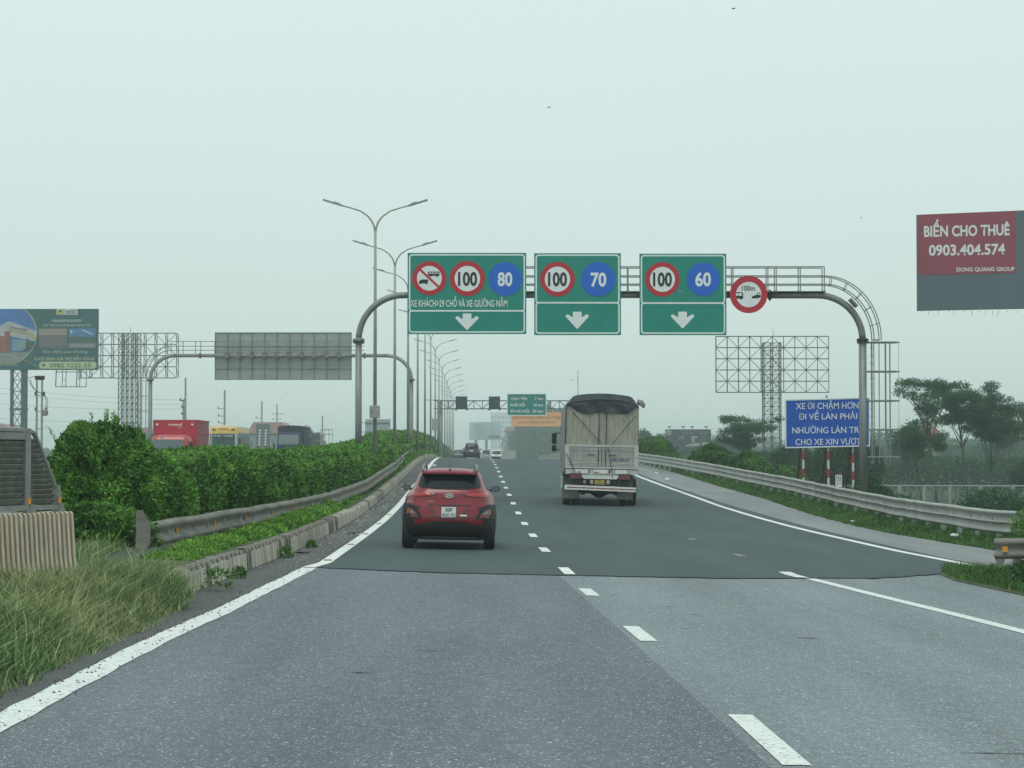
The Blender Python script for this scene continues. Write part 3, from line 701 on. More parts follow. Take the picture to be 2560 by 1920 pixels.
# ------------------------------------------------------------------ grass
def blades(name, label, pts, hgt, m, wid=.007, lean=.5, wind=(.35, .1), straw=.25, parent=None, cat='grass'):
    n = len(pts); h = hgt * RNG.uniform(.55, 1.25, n); a = RNG.random(n) * 6.28
    ca = 9 * vnoise(pts[:, 0] * 2.3, pts[:, 1] * 1.9, 1.7, 21) + RNG.normal(size=n) * .9; a = np.where(RNG.random(n) < .45, ca, a)
    ln = np.stack([np.cos(a), np.sin(a), np.zeros(n)], 1) * (RNG.random(n)[:, None] ** .7) * lean + np.array([wind[0], wind[1], 0]) * RNG.random((n, 1))
    b = RNG.random(n) * 6.28; s = np.stack([np.cos(b), np.sin(b), np.zeros(n)], 1) * (wid * RNG.uniform(.6, 1.5, n))[:, None]
    p0 = pts; p1 = pts + (np.array([0, 0, 1.]) + ln * .45) * (h * .5)[:, None]; p2 = pts + (np.array([0, 0, .86]) + ln * 1.1) * h[:, None]
    co = np.stack([p0 - s, p0 + s, p1 + s * .8, p1 - s * .8, p2], 1).reshape(-1, 3).astype('f')
    me = bpy.data.meshes.new(name); me.vertices.add(5 * n); me.vertices.foreach_set('co', co.ravel()); base = (np.arange(n) * 5)[:, None]
    me.loops.add(9 * n); me.loops.foreach_set('vertex_index', (base + np.array([0, 1, 2, 0, 2, 3, 3, 2, 4])).ravel().astype('i'))
    me.polygons.add(3 * n); me.polygons.foreach_set('loop_start', (np.arange(3 * n) * 3).astype('i')); me.polygons.foreach_set('loop_total', np.full(3 * n, 3, 'i'))
    me.update(calc_edges=True)
    t = np.where(RNG.random(n) < straw * (.4 + 1.3 * vnoise(pts[:, 0] * 1.2, pts[:, 1] * .8, 0, 9)), RNG.uniform(.75, 1, n), RNG.uniform(0, .5, n) * (.5 + vnoise(pts[:, 0] * .9, pts[:, 1] * .5, 3, 8)))
    at = me.attributes.new('tint', 'FLOAT', 'FACE'); at.data.foreach_set('value', np.repeat(t, 3).astype('f'))
    me.materials.append(m); return tag(link(name, me, parent, kind='stuff'), label, cat) if label else link(name, me, parent, kind='stuff')
def gz(x, d):
    return np.interp(x - XK(d), [-5, -3, -1.0, -.4, .0, .3], [.17, .17, .13, .08, .03, 0]) * np.interp(d, [10, 29], [.8, 1]) + ZC(d) + .06
N = 115000; d = 13 + 20.5 * RNG.random(N) ** .75; x = XLN(d) - .28 - RNG.random(N) ** .9 * 4.2
ed = .28 * vnoise(d * 1.3, 0 * d, 0 * d, 6) + .12 * vnoise(d * 5, 0 * d, 0 * d, 7)
k = (x < XLN(d) - .14 - ed - np.clip(d - 24.5, 0, 4) * .14) & ~((d > 28.6) & (x > XK(d) - .25)) & ~((d > 30.3) & (x > -5.5))
x, d = x[k], d[k]
hgt = .36 * np.where(x < -5.75, 1.0, np.interp(d, [27, 30, 34], [1, .7, .45])) * np.clip((XLN(d) - x) / .8, .35, 1) * (.7 + .6 * vnoise(x * 1.1, d * .8, 0, 5))
blades('grass', 'tall wind-blown grass with straw stalks on the left verge below the fluted barrier', np.stack([x, d, gz(x, d)], 1), hgt, M_grass, wid=.005, lean=1.0, wind=(.18, -.05), straw=.30)
kk = RNG.random(len(x)) < .012
blades('grass', 'scattered long dry seed stalks rising above the left verge grass', np.stack([x, d, gz(x, d)], 1)[kk], .62, M_grass, wid=.0045, lean=.8, wind=(.3, 0), straw=3)
mb = MB(); rows = []
for q in np.arange(8, 36, .5):
    rows.append([(float(XLN(q)) - .3 - t - (.14 * max(0, q - 24.5)), q, float(gz(float(XLN(q)) - .3 - t, q)) + (-.05 if t else -.12)) for t in (0, .3, .8, 1.5, 3, 5)])
mb.grid(rows); mb.build('grass_bank', M_soil, smooth=True, kind='structure')
# verge on the right, between shoulder and rail and the slope beyond
N = 90000; d = 43 + 110 * RNG.random(N) ** 1.6; x = XG(d) - .08 + RNG.random(N) * (XR(d) + 1.8 - XG(d)) + .1 * vnoise(d * 2, d * 0, 0, 3)
lod = np.maximum(1, d / 45)
me_ = blades('grass', 'short green grass along the foot of the long right crash barrier', np.stack([x, d, RZ(x, d) + .0], 1), (.07 + .2 * np.clip((x - XR(d) + .6), 0, 1)) * (.6 + .8 * vnoise(x, d * .5, 0, 4)) * lod ** .3, M_grass2, wid=.012, straw=.08)
N = 42000; x = 6.6 + RNG.random(N) * 7; d = 30 + RNG.random(N) * 9.8
k = (x > XG(d) + .03) & (d < np.interp(x, [6.8, 7.5, 8.5, 14], [38.0, 38.9, 39.0, 39.2]) + .2 * vnoise(x * 3, 0 * x, 0 * x, 2)); x, d = x[k], d[k]
mb = MB(); rows = []
for q in (24, 27, 29, 31.5, 33, 35.3, 37, 37.6, 38.2, 38.9): rows.append([(max(float(XG(q)), 6.8) + t, q, float(RZ(XG(q) + t, q)) + (.01 if t == 0 else .04)) for t in (0, .3, 1, 8)])
mb.grid(rows); mb.build('grass_bank', M_soil, smooth=True, kind='structure')
blades('grass', 'patch of green grass around the barrier stub at the right edge', np.stack([x, d, RZ(x, d) + .03], 1), .13 * (.6 + .9 * vnoise(x * 1.5, d * 1.5, 0, 4)), M_grass2, wid=.005, lean=.9, wind=(.1, 0), straw=.12)
w1 = bush('weed', 'leafy weeds with tiny white blossoms growing over the barrier stub', (8.35, 34.6, .25), (.75, .5, .52), M_leaf, 1500, .05, nl=6, cat='weed', tl=(.35, 1), core=.5)
p = np.stack([RNG.normal(.0, .25, 260), RNG.normal(-.45, .06, 260), RNG.normal(.60, .12, 260)], 1)
me = leaves_mesh('blossom', p, RNG.normal(size=(260, 3)), .02, .02, .5, mat('blossom_petal', (.75, .78, .7), .7, var=.05)); link('blossom', me, w1, kind='stuff')
bush('weed', 'dark weeds under the barrier stub at the right edge', (8.1, 33.9, -.2), (.65, .35, .30), M_leaf, 900, .05, nl=6, cat='weed', tl=(0, .6), core=.5)
for (px, d_, s, lab) in ((545, 28.9, .16, 'small weed at the foot of the first kerb stones'), (598, 32.0, .07, 'dark tuft of weed against the kerb just before the asphalt seam'), (715, 38.5, .09, 'weed at the kerb foot opposite the left end of the seam'), (780, 43, .06, 'tiny weed in the gutter further along the kerb')):
    x = (px - 1280) * M(d_); x = max(x, float(XK(d_)) + .04)
    bush('weed', lab, (x, d_, float(RZ(x, d_)) - .01), (s, s * 1.2, s), M_leaf, 60, .05, nl=6, cat='weed', tl=(.1, .8), core=0)
# ------------------------------------------------------------------ overhead gantry with its signs
class Fr:
    """local frame of a thing whose parts lie in a plane facing the camera at distance d"""
    def __init__(s, d, px, py=None, z=None):
        s.d = d; p = P(px, py if py is not None else HOR, d); s.o = Vector((p.x, d, p.z if z is None else z))
    def X(s, px): return P(px, HOR, s.d).x - s.o.x
    def Z(s, py): return P(1280, py, s.d).z - s.o.z
    def p(s, px, py, y=0): return Vector((s.X(px), y, s.Z(py)))
D1 = 88.0
F = Fr(D1, 896, z=float(ZC(88)) + .2)
ga = thing('sign_gantry', 'grey tubular overhead gantry spanning the road with rounded corners', 'gantry', F.o)
def arc(c, r, a0, a1, n=12): return [(c[0] + r * math.cos(math.radians(a0 + (a1 - a0) * i / n)), 0, c[1] + r * math.sin(math.radians(a0 + (a1 - a0) * i / n))) for i in range(n + 1)]
xl, xr, zb, zc = 0.0, F.X(2158), F.Z(738), F.Z(850)
mb = MB(); mb.tube([(xl, 0, -.4), (xl, 0, zc)], .128, 20); mb.build('post', M_gant, ga, smooth=True)
mb = MB(); mb.tube([(xr, 0, -1.4), (xr, 0, zc)], .15, 20); mb.build('post', M_gant, ga, smooth=True)
R1 = zb - zc
mb = MB(); mb.tube([(xl, 0, zc)] + arc((xl + R1, zc), R1, 180, 90) + [(F.X(1040), 0, zb)], .122, 20); mb.build('corner_bend', M_gant, ga, smooth=True)
mb = MB(); mb.tube([(F.X(1926), 0, zb)] + arc((xr - R1, zc), R1, 90, 0) + [(xr, 0, zc)], .13, 20); mb.build('corner_bend', M_gant, ga, smooth=True)
mb = MB(); mb.tube([(F.X(1040), 0, zb), (F.X(1926), 0, zb)], .115, 20); mb.build('beam', M_gant, ga, smooth=True)
for x in (xl, xr):
    mb = MB(); mb.lathe([(.13, -.1), (.235, -.03), (.235, .03), (.13, .09)], 20, 'Z', (x, 0, zc)); mb.build('flange', M_dark if x == xr else M_gant, ga)
    for k in range(8):
        mb = MB(); q = k * math.pi / 4; mb.box(-.006, .1, -.006, .006, -.14, -.05, R=Matrix.Rotation(q, 3, 'Z'), c=(x + .12 * math.cos(q), .12 * math.sin(q), zc)); mb.build('gusset', M_gant, ga)
for px in (1040, 1926):
    mb = MB(); mb.lathe([(.12, -.08), (.22, -.02), (.22, .02), (.12, .08)], 20, 'X', (F.X(px), 0, zb)); mb.build('flange', M_dark, ga)
# catwalk railing above the beam
za, z2, z3 = F.Z(668.5), F.Z(691), F.Z(711.6)
for yy in (-.32, .32):
    for zz in (za, z2, z3):
        mb = MB(); mb.tube([(F.X(1150), yy, zz), (F.X(2060), yy, zz)], .022, 6); mb.build('handrail', M_rail, ga)
for px in (1180, 1264, 1420, 1570, 1700, 1832, 1919, 1940, 2000, 2060):
    mb = MB()
    for yy in (-.32, .32): mb.bar((F.X(px), yy, zb + .1), (F.X(px), yy, za), .028)
    mb.box(F.X(px) - .05, F.X(px) + .05, -.36, .36, zb + .10, zb + .16); mb.build('railing_post', M_rail, ga)
mb = MB(); mb.box(F.X(1040), F.X(2060), -.3, .3, zb + .125, zb + .14); mb.build('walkway', M_rail, ga)
# curved ladder round the right corner
for yy in (-.28, .28):
    for (r, st) in ((F.Z(691) - zc, F.Z(691)), (F.Z(711.6) - zc, F.Z(711.6))):
        cx = F.X(2060); rx = F.X(2202 if st == F.Z(691) else 2184) - cx; rz = st - zc
        pts = [(cx + rx * math.sin(math.radians(a)), yy, zc + rz * math.cos(math.radians(a))) for a in range(0, 91, 6)]
        mb = MB(); mb.tube(pts, .022, 6); mb.build('ladder_rail', M_rail, ga)
for a in (8, 25, 42, 58, 75, 90):
    cx = F.X(2060); q = math.radians(a)
    i_ = (cx + (F.X(2184) - cx) * math.sin(q), zc + (z3 - zc) * math.cos(q)); o_ = (cx + (F.X(2202) - cx) * math.sin(q), zc + (z2 - zc) * math.cos(q))
    mb = MB()
    for yy in (-.28, .28): mb.bar((i_[0], yy, i_[1]), (o_[0], yy, o_[1]), .02)
    mb.bar((i_[0], -.28, i_[1]), (i_[0], .28, i_[1]), .02); mb.build('ladder_rung', M_rail, ga)
q = math.radians(42); cx = F.X(2060)
mb = MB(); mb.box(-.2, .2, -.3, .3, -.04, .04, R=Matrix.Rotation(-q, 3, 'Y') @ Matrix.Rotation(math.pi / 2, 3, 'Y'), c=(cx + .9 * (F.X(2184) - cx) * math.sin(q), 0, zc + .9 * (z3 - zc) * math.cos(q))); mb.build('bracket', M_gant, ga)
# ladder cage down the right post
for px, r in ((2180, .035), (2187, .02), (2200, .02), (2216, .035), (2227, .028), (2249, .008)):
    mb = MB(); mb.tube([(F.X(px), -.05 if px < 2185 else .1, F.Z(1160)), (F.X(px), -.05 if px < 2185 else .1, F.Z(856))], r, 6); mb.build('cage_upright', M_rail, ga)
for py in (856, 929, 1002, 1074, 1143):
    mb = MB(); x0, x1 = xr + .12, F.X(2249); mb.tube([(x0, .0, F.Z(py)), (F.X(2190), -.3, F.Z(py)), (F.X(2235), -.3, F.Z(py)), (x1, 0, F.Z(py)), (F.X(2235), .35, F.Z(py)), (F.X(2190), .35, F.Z(py)), (x0, .05, F.Z(py))], .03, 6); mb.build('cage_hoop', M_rail, ga)
py = 870
while py < 1160: mb = MB(); mb.bar((F.X(2176), -.05, F.Z(py)), (F.X(2187), .1, F.Z(py)), .018); mb.build('rung', M_rail, ga); py += 19

def rrect(x0, x1, z0, z1, r, n=5):
    out = []
    for cx, cz, a in ((x1 - r, z1 - r, 0), (x0 + r, z1 - r, 90), (x0 + r, z0 + r, 180), (x1 - r, z0 + r, 270)):
        out += [(cx + r * math.cos(math.radians(a + 90 * i / n)), cz + r * math.sin(math.radians(a + 90 * i / n))) for i in range(n + 1)]
    return out
def ring(mb, outer, inner, y0, y1, mi=0):
    n = len(outer); vs = [(x, y0, z) for x, z in outer] + [(x, y0, z) for x, z in inner] + [(x, y1, z) for x, z in outer] + [(x, y1, z) for x, z in inner]
    fs = []
    for i in range(n):
        j = (i + 1) % n; fs += [(i, i + n, j + n, j), (i, j, j + 2 * n, i + 2 * n), (i + n, i + 3 * n, j + 3 * n, j + n)]
    mb.add(vs, fs, mi)
def overlay(root, poly, m, name, y=-.012): return MB().prism(poly, y - .003, y).build(name, m, root)
def circle_sign(root, cx, cz, r, kind):
    if kind == 'limit':
        MB().disc(cx, cz, r, -.020, -.008, r2=r * .73).build('red_ring', M_red, root); MB().disc(cx, cz, r * .735, -.015, -.008).build('white_disc', M_sgw, root)
    else: MB().disc(cx, cz, r, -.02, -.008).build('blue_disc', M_blue, root)
NX, NY = lambda x: 980 + .3888 * x, lambda y: 600 + .3888 * y
def lane_sign(label, bx0, bx1, by0, by1, div, discs, arrow, text=None, shift=0):
    d = D1; f = Fr(d, NX((bx0 + bx1) / 2), NY(by1)); f.o.y = d - .35
    k = (d - .35) / d; X = lambda x: (f.X(NX(x))) * k; Z = lambda y: f.Z(NY(y)) * k
    f.o.x *= k; f.o.z = HCAM + (f.o.z - HCAM) * k
    r = thing('road_sign', label, 'road sign', f.o, group='green lane speed signs on the gantry', roll=0)
    x0, x1, z0, z1 = X(bx0), X(bx1), Z(by1), Z(by0); w = .055
    mb = MB(); mb.box(x0, x1, -.005, .03, z0, z1)
    mb.build('panel', M_green, r)
    zd = Z(div); t = .05; b = .055
    for za_, zb_, nm in ((zd - .004, z1 - t, 'border'), (z0 + t, zd + .004, 'border')):
        mb = MB(); o_ = rrect(x0 + t, x1 - t, za_ - (b / 2 if za_ > z0 + t + .1 else 0), zb_ + (b / 2 if zb_ < z1 - t - .1 else 0), .13); i_ = rrect(x0 + t + b, x1 - t - b, za_ - (b / 2 if za_ > z0 + t + .1 else 0) + b, zb_ + (b / 2 if zb_ < z1 - t - .1 else 0) - b, .085)
        q_ = -.012 if za_ > z0 + t + .1 else -.015; ring(mb, o_, i_, q_, -.004); mb.build(nm, M_sgw, r)
    for (cx, cy, rr, kind, s, tx0, tx1, ty0, ty1) in discs:
        circle_sign(r, X(cx), Z(cy), (X(cx + rr) - X(cx)), kind)
        if s: letter(s, M_black if kind == 'limit' else M_sgw, X(tx0), X(tx1), Z(ty1), Z(ty0) - Z(ty1), r, y=-.026, bold=.03)
    cx, yt, yb = arrow
    pts = [(-28, yt), (28, yt), (28, yt + 38), (58, yt + 18), (70, yt + 19), (76, yt + 30), (4, yb), (-4, yb), (-76, yt + 30), (-70, yt + 19), (-58, yt + 18), (-28, yt + 38)]
    overlay(r, [(X(cx + a), Z(b_)) for a, b_ in pts], M_sgw, 'arrow')
    for px in (bx0 + 60, (bx0 + bx1) / 2, bx1 - 60):
        mb = MB(); mb.box(X(px) - .03, X(px) + .03, .03, .09, z0 + .1, z1 - .1); mb.box(X(px) - .05, X(px) + .05, .09, .26, Z(355) - .15, Z(355) + .15); mb.build('bracket', M_gant, r)
    return r, X, Z
s1, X, Z = lane_sign('widest green lane sign, leftmost of three, with a no trucks or buses disc', 100, 865, 86, 608, 459,
    [(240, 249, 110, 'limit', None, 0, 0, 0, 0), (485, 251, 113, 'limit', '100', 425, 548, 207, 295), (730, 255, 109, 'min', '80', 680, 775, 209, 297)], (483, 476, 580))
letter('XE KHÁCH>29 CHỖ VÀ XE GIƯỜNG NẰM', M_sgw, X(120), X(742), Z(432), Z(387) - Z(432), s1, y=-.013, bold=.010)
# no lorry / no bus pictogram
a = math.radians(-43); cx, cz = X(240), Z(249); rr = X(350) - X(240)
mb = MB(); mb.box(-rr * .8, rr * .8, -.0245, -.0215, -rr * .065, rr * .065, R=Matrix.Rotation(math.radians(43), 3, 'Y'), c=(cx, 0, cz)); mb.build('red_slash', M_red, s1)
def pict(polys, r, m=M_black, y=-.021):
    for nm, pl in polys:
        mb = MB()
        for q in pl: mb.prism([(X(a), Z(b)) for a, b in q], y - .0015, y)
        mb.build(nm, m, r)
pict([('bus_symbol', [[(231, 207), (305, 207), (306, 212), (231, 212)], [(231, 220), (305, 220), (305, 232), (298, 233), (293, 239), (285, 239), (281, 233), (256, 233), (251, 239), (243, 239), (238, 232), (231, 230)],
                      [(231, 212), (237, 212), (237, 220), (231, 220)], [(252, 212), (255, 212), (255, 220), (252, 220)], [(270, 212), (273, 212), (273, 220), (270, 220)], [(287, 212), (290, 212), (290, 220), (287, 220)], [(300, 212), (305, 212), (305, 220), (300, 220)]]),
      ('lorry_symbol', [[(190, 257), (232, 257), (232, 280), (226, 280), (222, 287), (216, 287), (212, 281), (194, 281), (189, 287), (182, 287), (178, 282), (172, 281), (173, 272), (180, 262), (190, 260)]])], s1)
s2, X, Z = lane_sign('middle green lane sign on the gantry with speeds 100 and 70', 913, 1472, 88, 615, 407,
    [(1063, 255, 112, 'limit', '100', 1002, 1124, 209, 297), (1325, 256, 111, 'min', '70', 1277, 1378, 211, 300)], (1190, 464, 573))
s3, X, Z = lane_sign('rightmost green lane sign on the gantry with speeds 100 and 60', 1589, 2149, 91, 615, 409,
    [(1737, 256, 111, 'limit', '100', 1676, 1798, 210, 298), (2000, 256, 108, 'min', '60', 1948, 2050, 210, 298)], (1866, 464, 570))
# round distance sign
Q = lambda x: 1700 + .3918 * x; V = lambda y: 500 + .3918 * y
f = Fr(D1 - .4, Q(438), V(603)); X = lambda x: f.X(Q(x)); Z = lambda y: f.Z(V(y))
rs = thing('road_sign', 'round red-ringed sign reading 100m with two vehicles, hung right of the green signs', 'road sign', f.o)
rr = X(558) - X(438)
MB().disc(0, 0, rr, -.012, .0, r2=rr * .68).build('red_ring', M_red, rs); MB().disc(0, 0, rr * .99, .0, .02).build('back_plate', M_back, rs); MB().disc(0, 0, rr * .685, -.007, -.001).build('white_disc', M_sgw, rs)
letter('100m', M_black, X(398), X(482), Z(579), Z(545) - Z(579), rs, y=-.01, bold=.02)
pict([('vehicle_symbol', [[(357, 588), (398, 588), (407, 598), (406, 612), (400, 612), (400, 600), (394, 594), (357, 594)], [(357, 612), (407, 610), (406, 628), (402, 629), (398, 635), (388, 635), (384, 629), (360, 628), (357, 622)], [(372, 594), (375, 594), (375, 612), (372, 612)]]),
      ('vehicle_symbol', [[(498, 594), (519, 590), (519, 595), (501, 599), (492, 608), (486, 608)], [(461, 615), (486, 607), (519, 604), (519, 622), (500, 626), (494, 629), (486, 626), (480, 628), (474, 628), (463, 628)]])], rs, y=-.009)
mb = MB(); mb.box(-.04, .04, .02, .3, Z(600) - .1, Z(600) + .1); mb.build('bracket', M_gant, rs)

# ------------------------------------------------------------------ street lamps down the median
def make_lamp(box, label):
    z0 = 0; r = thing('street_lamp', label, 'street lamp', (0, 0, 0), group='double-arm street lamps along the median')
    mb = MB(); mb.tube([(0, 0, -.3), (0, 0, 6), (0, 0, 10.0)], [.085, .068, .05], 10); mb.build('pole', M_pole, r, smooth=True)
    for s in (-1, 1):
        mb = MB(); mb.tube([(0, 0, 9.85), (s * .03, 0, 10.1), (s * .12, 0, 10.33), (s * .29, 0, 10.55), (s * .58, 0, 10.75), (s * .95, 0, 10.87), (s * 1.32, 0, 10.97)], [.045, .042, .038, .034, .03, .028, .028], 8); mb.build('arm', M_pole, r, smooth=True)
        mb = MB(); R_ = Matrix.Rotation(-s * math.radians(17.5), 3, 'Y'); c_ = (s * 1.3, 0, 10.965)
        sg = sorted((0, s * .78)); mb.box(sg[0], sg[1], -.13, .13, -.03, .022, R=R_, c=c_); sg = sorted((s * .1, s * .35)); mb.box(sg[0], sg[1], -.09, .09, .022, .06, R=R_, c=c_)
        h = mb.build('lamp_head', M_lamp, r)
        mb = MB(); sg = sorted((s * .3, s * .74)); mb.box(sg[0], sg[1], -.10, .10, -.036, -.0305, R=R_, c=c_); mb.build('diffuser', mat('lamp_diffuser', (.6, .62, .6), .3, var=0) if not bpy.data.materials.get('lamp_diffuser') else bpy.data.materials['lamp_diffuser'], h)
    return r
lamp0 = make_lamp(False, 'nearest and tallest-looking double-arm street lamp, just behind the gantry corner')
ords = ['', 'second', 'third', 'fourth', 'fifth', 'sixth', 'seventh', 'eighth', 'ninth', 'tenth', 'eleventh', 'twelfth', 'thirteenth', 'fourteenth', 'fifteenth']
lamps = []
for k in range(15):
    dd = 89 + 21.2 * k; x = -5.35 - .0152 * (dd - 89); z = float(ZC(dd)) + .2 + .0016 * max(0, dd - 200)
    loc = (x, dd, z)
    L_ = lamp0 if k == 0 else dup(lamp0, loc, 0, '%s double-arm street lamp along the median counting away from the gantry' % ords[k] if k < 14 else 'farthest double-arm street lamp along the median, last of the row')
    L_.location = loc; L_.rotation_euler = (0, 0, .015); lamps.append(L_)
def cbox(lamp, z0, z1, w, label):
    mb = MB(); mb.bevbox(-w / 2, w / 2, -.28, -.09, z0, z1, .02); b = mb.build('control_box', M_concrete if 0 else mat('box_enamel', (.36, .37, .33), .5, var=.06), lamp)
    mb = MB(); mb.box(-w / 2 + .03, w / 2 - .03, -.29, -.281, z0 + .04, z1 - .04); mb.build('door', bpy.data.materials['box_enamel'], b)
    mb = MB(); mb.box(-w / 2 + .07, -w / 2 + .1, -.305, -.291, z0 + .22, z0 + .30); mb.build('handle', M_dark, b)
    mb = MB(); mb.box(w / 2 - .13, w / 2 - .07, -.298, -.291, z0 + .36, z0 + .39); mb.build('label_plate', M_plate, b)
z = lamps[0].location.z
cbox(lamps[0], P(936, 1046, 89).z - z, P(936, 1014, 89).z - z, .40, '')
z = lamps[6].location.z
cbox(lamps[6], P(936, 1076, lamps[6].location.y).z - z, P(936, 1046, lamps[6].location.y).z - z, .62, '')

# ------------------------------------------------------------------ opposite gantry seen from behind
D2 = 146.0; F2 = Fr(D2, 375, z=.6)
gb = thing('sign_gantry', 'second tubular gantry across the opposite carriageway, carrying a sign seen from behind', 'gantry', F2.o)
xr2 = F2.X(1028); zb2 = F2.Z(889); zc2 = F2.Z(949); R2 = zb2 - zc2
for x in (0, xr2):
    mb = MB(); mb.tube([(x, 0, -.8 if x else -1.5), (x, 0, zc2)], .13, 14); mb.build('post', M_gant, gb, smooth=True)
    mb = MB(); mb.lathe([(.13, -.1), (.24, -.03), (.24, .03), (.13, .09)], 14, 'Z', (x, 0, zc2)); mb.build('flange', M_gant, gb)
mb = MB(); mb.tube(arc((R2, zc2), R2, 180, 90), .12, 14); mb.build('corner_bend', M_pole, gb, smooth=True)
mb = MB(); mb.tube(arc((xr2 - R2, zc2), R2, 90, 0), .12, 14); mb.build('corner_bend', M_pole, gb, smooth=True)
mb = MB(); mb.tube([(R2, 0, zb2), (xr2 - R2, 0, zb2)], .115, 14); mb.build('beam', M_pole, gb, smooth=True)
for px in (499, 911): mb = MB(); mb.lathe([(.12, -.08), (.22, 0), (.12, .08)], 14, 'X', (F2.X(px), 0, zb2)); mb.build('flange', M_gant, gb)
for py in (854, 866, 876):
    mb = MB(); mb.tube([(F2.X(428), -.25, F2.Z(py)), (F2.X(911), -.25, F2.Z(py))], .022, 6); mb.build('handrail', M_rail, gb)
for px in (428, 458, 489, 502) + tuple(range(537, 912, 45)):
    mb = MB(); mb.bar((F2.X(px), -.25, zb2 + .1), (F2.X(px), -.25, F2.Z(854)), .03); mb.build('railing_post', M_rail, gb)
for (ra, rb) in ((F2.X(355), 866), (F2.X(366), 876)):
    cx = F2.X(428); pts = [(cx + (ra - cx) * math.sin(math.radians(a)), -.2, zc2 + (F2.Z(rb) - zc2) * math.cos(math.radians(a))) for a in range(0, 91, 9)]
    mb = MB(); mb.tube(pts, .03, 6); mb.build('ladder_rail', M_rail, gb)
for px in (345, 354, 364): mb = MB(); mb.bar((F2.X(px), 0, -.5), (F2.X(px), 0, F2.Z(952)), .035); mb.build('cage_upright', M_rail, gb)
for py in (952, 990, 1028): mb = MB(); mb.bar((F2.X(344), 0, F2.Z(py)), (-.1, 0, F2.Z(py)), .03); mb.build('cage_hoop', M_rail, gb)
sb = thing('road_sign', 'large road sign seen from its plain grey ribbed back on the opposite gantry', 'road sign', P(707, 950, D2 + .3))
f = Fr(D2 + .3, 707, 950); n = 11; x0, x1 = f.X(537), f.X(878); w = (x1 - x0) / n; zm = f.Z(891); zt = f.Z(831)
for i in range(n):
    for za_, zb_ in ((0.02, zm - .01), (zm + .01, zt - .02)):
        MB().box(x0 + i * w + .008, x0 + (i + 1) * w - .008, random.uniform(-.006, .006), .02, za_, zb_).build('sign_sheet', M_back, sb)
for i in range(n + 1): MB().box(x0 + i * w - .02, x0 + i * w + .02, -.06, .0, .02, zt - .02).build('rib', M_gant, sb)
for zz in (0, f.Z(923), zm, f.Z(866), zt - .04): MB().box(x0 - .03, x1 + .03, -.04, .0, zz, zz + .04).build('frame_bar', M_gant, sb)
for i in range(n - 1): MB().box(x0 + (i + 1) * w - .12, x0 + (i + 1) * w + .12, -.48, -.06, f.Z(891) - .1, f.Z(891) + .26).build('clamp', M_gant, sb)

# ------------------------------------------------------------------ far truss gantry, its signs
D3 = 240.; F3 = Fr(D3, 1099, z=1.5)
gc = thing('truss_gantry', 'distant lattice gantry spanning the road beyond the crest', 'gantry', F3.o)
M_truss = mat('truss_steel', (.10, .115, .115), .6, var=.1)
xe = F3.X(1570)
for x in (0, xe):
    mb = MB(); mb.tube([(x, 0, -.5), (x, 0, F3.Z(1000))], [.32, .27], 12); mb.build('post', M_pole, gc, smooth=True)
    mb = MB(); mb.lathe([(.28, -.04), (.4, 0), (.28, .04)], 12, 'Z', (x, 0, F3.Z(1031))); mb.build('flange', M_pole, gc)
for yy in (-.4, .4):
    for py in (1002, 1022): mb = MB(); mb.bar((-.6, yy, F3.Z(py)), (xe + .6, yy, F3.Z(py)), .065); mb.build('chord', M_truss, gc)
x = .0; i = 0
while x < xe - .2:
    mb = MB()
    for yy in (-.4, .4):
        mb.bar((x, -.4, F3.Z(1022 if yy < 0 else 1002)), (x, .4, F3.Z(1022 if yy < 0 else 1002)), .04); mb.bar((x, yy, F3.Z(1022)), (x, yy, F3.Z(1002)), .045); mb.bar((x, yy, F3.Z(1022 if i % 2 else 1002)), (x + .9, yy, F3.Z(1002 if i % 2 else 1022)), .04)
    mb.build('lattice_bay', M_truss, gc); x += .9; i += 1
mb = MB(); mb.bar((F3.X(1058), 0, F3.Z(1000)), (0, 0, F3.Z(1000)), .04); mb.build('side_bar', M_truss, gc)
for a, b, lab in ((1139, 1168, 'left blank dark variable message board on the distant lattice gantry'), (1222, 1250, 'blank dark message board next to the green distance sign')):
    f = Fr(D3 - .7, (a + b) / 2, 1021); r = thing('message_board', lab, 'message board', f.o)
    MB().box(f.X(a), f.X(b), -.1, .1, 0, f.Z(991)).build('case', mat('screen_case', (.035, .05, .06), .6, var=.05) if not bpy.data.materials.get('screen_case') else bpy.data.materials['screen_case'], r)
    MB().box(f.X(a) + .05, f.X(b) - .05, -.115, -.101, .05, f.Z(991) - .05).build('screen', mat('dead_screen', (.03, .045, .06), .4, var=.05) if not bpy.data.materials.get('dead_screen') else bpy.data.materials['dead_screen'], r)
    for px in (a + 1, b - 1): MB().box(f.X(px) - .12, f.X(px) + .12, -.05, .4, -.2, .0).build('bracket', M_truss, r)
f = Fr(D3 - .7, 1317, 1039); r = thing('road_sign', 'green distance sign to the capital on the distant lattice gantry', 'road sign', f.o)
x0, x1, z1 = f.X(1267.5), f.X(1366), f.Z(984)
MB().box(x0, x1, -.02, .04, 0, z1).build('panel', M_gfar, r)
mb = MB(); ring(mb, rrect(x0, x1, 0, z1, .05, 2), rrect(x0 + .07, x1 - .07, .07, z1 - .07, .04, 2), -.035, -.02); mb.build('border', M_sgw, r)
Xz = lambda x: f.X(1230 + x * .12055); Zz = lambda y: f.Z(960 + y * .12055)
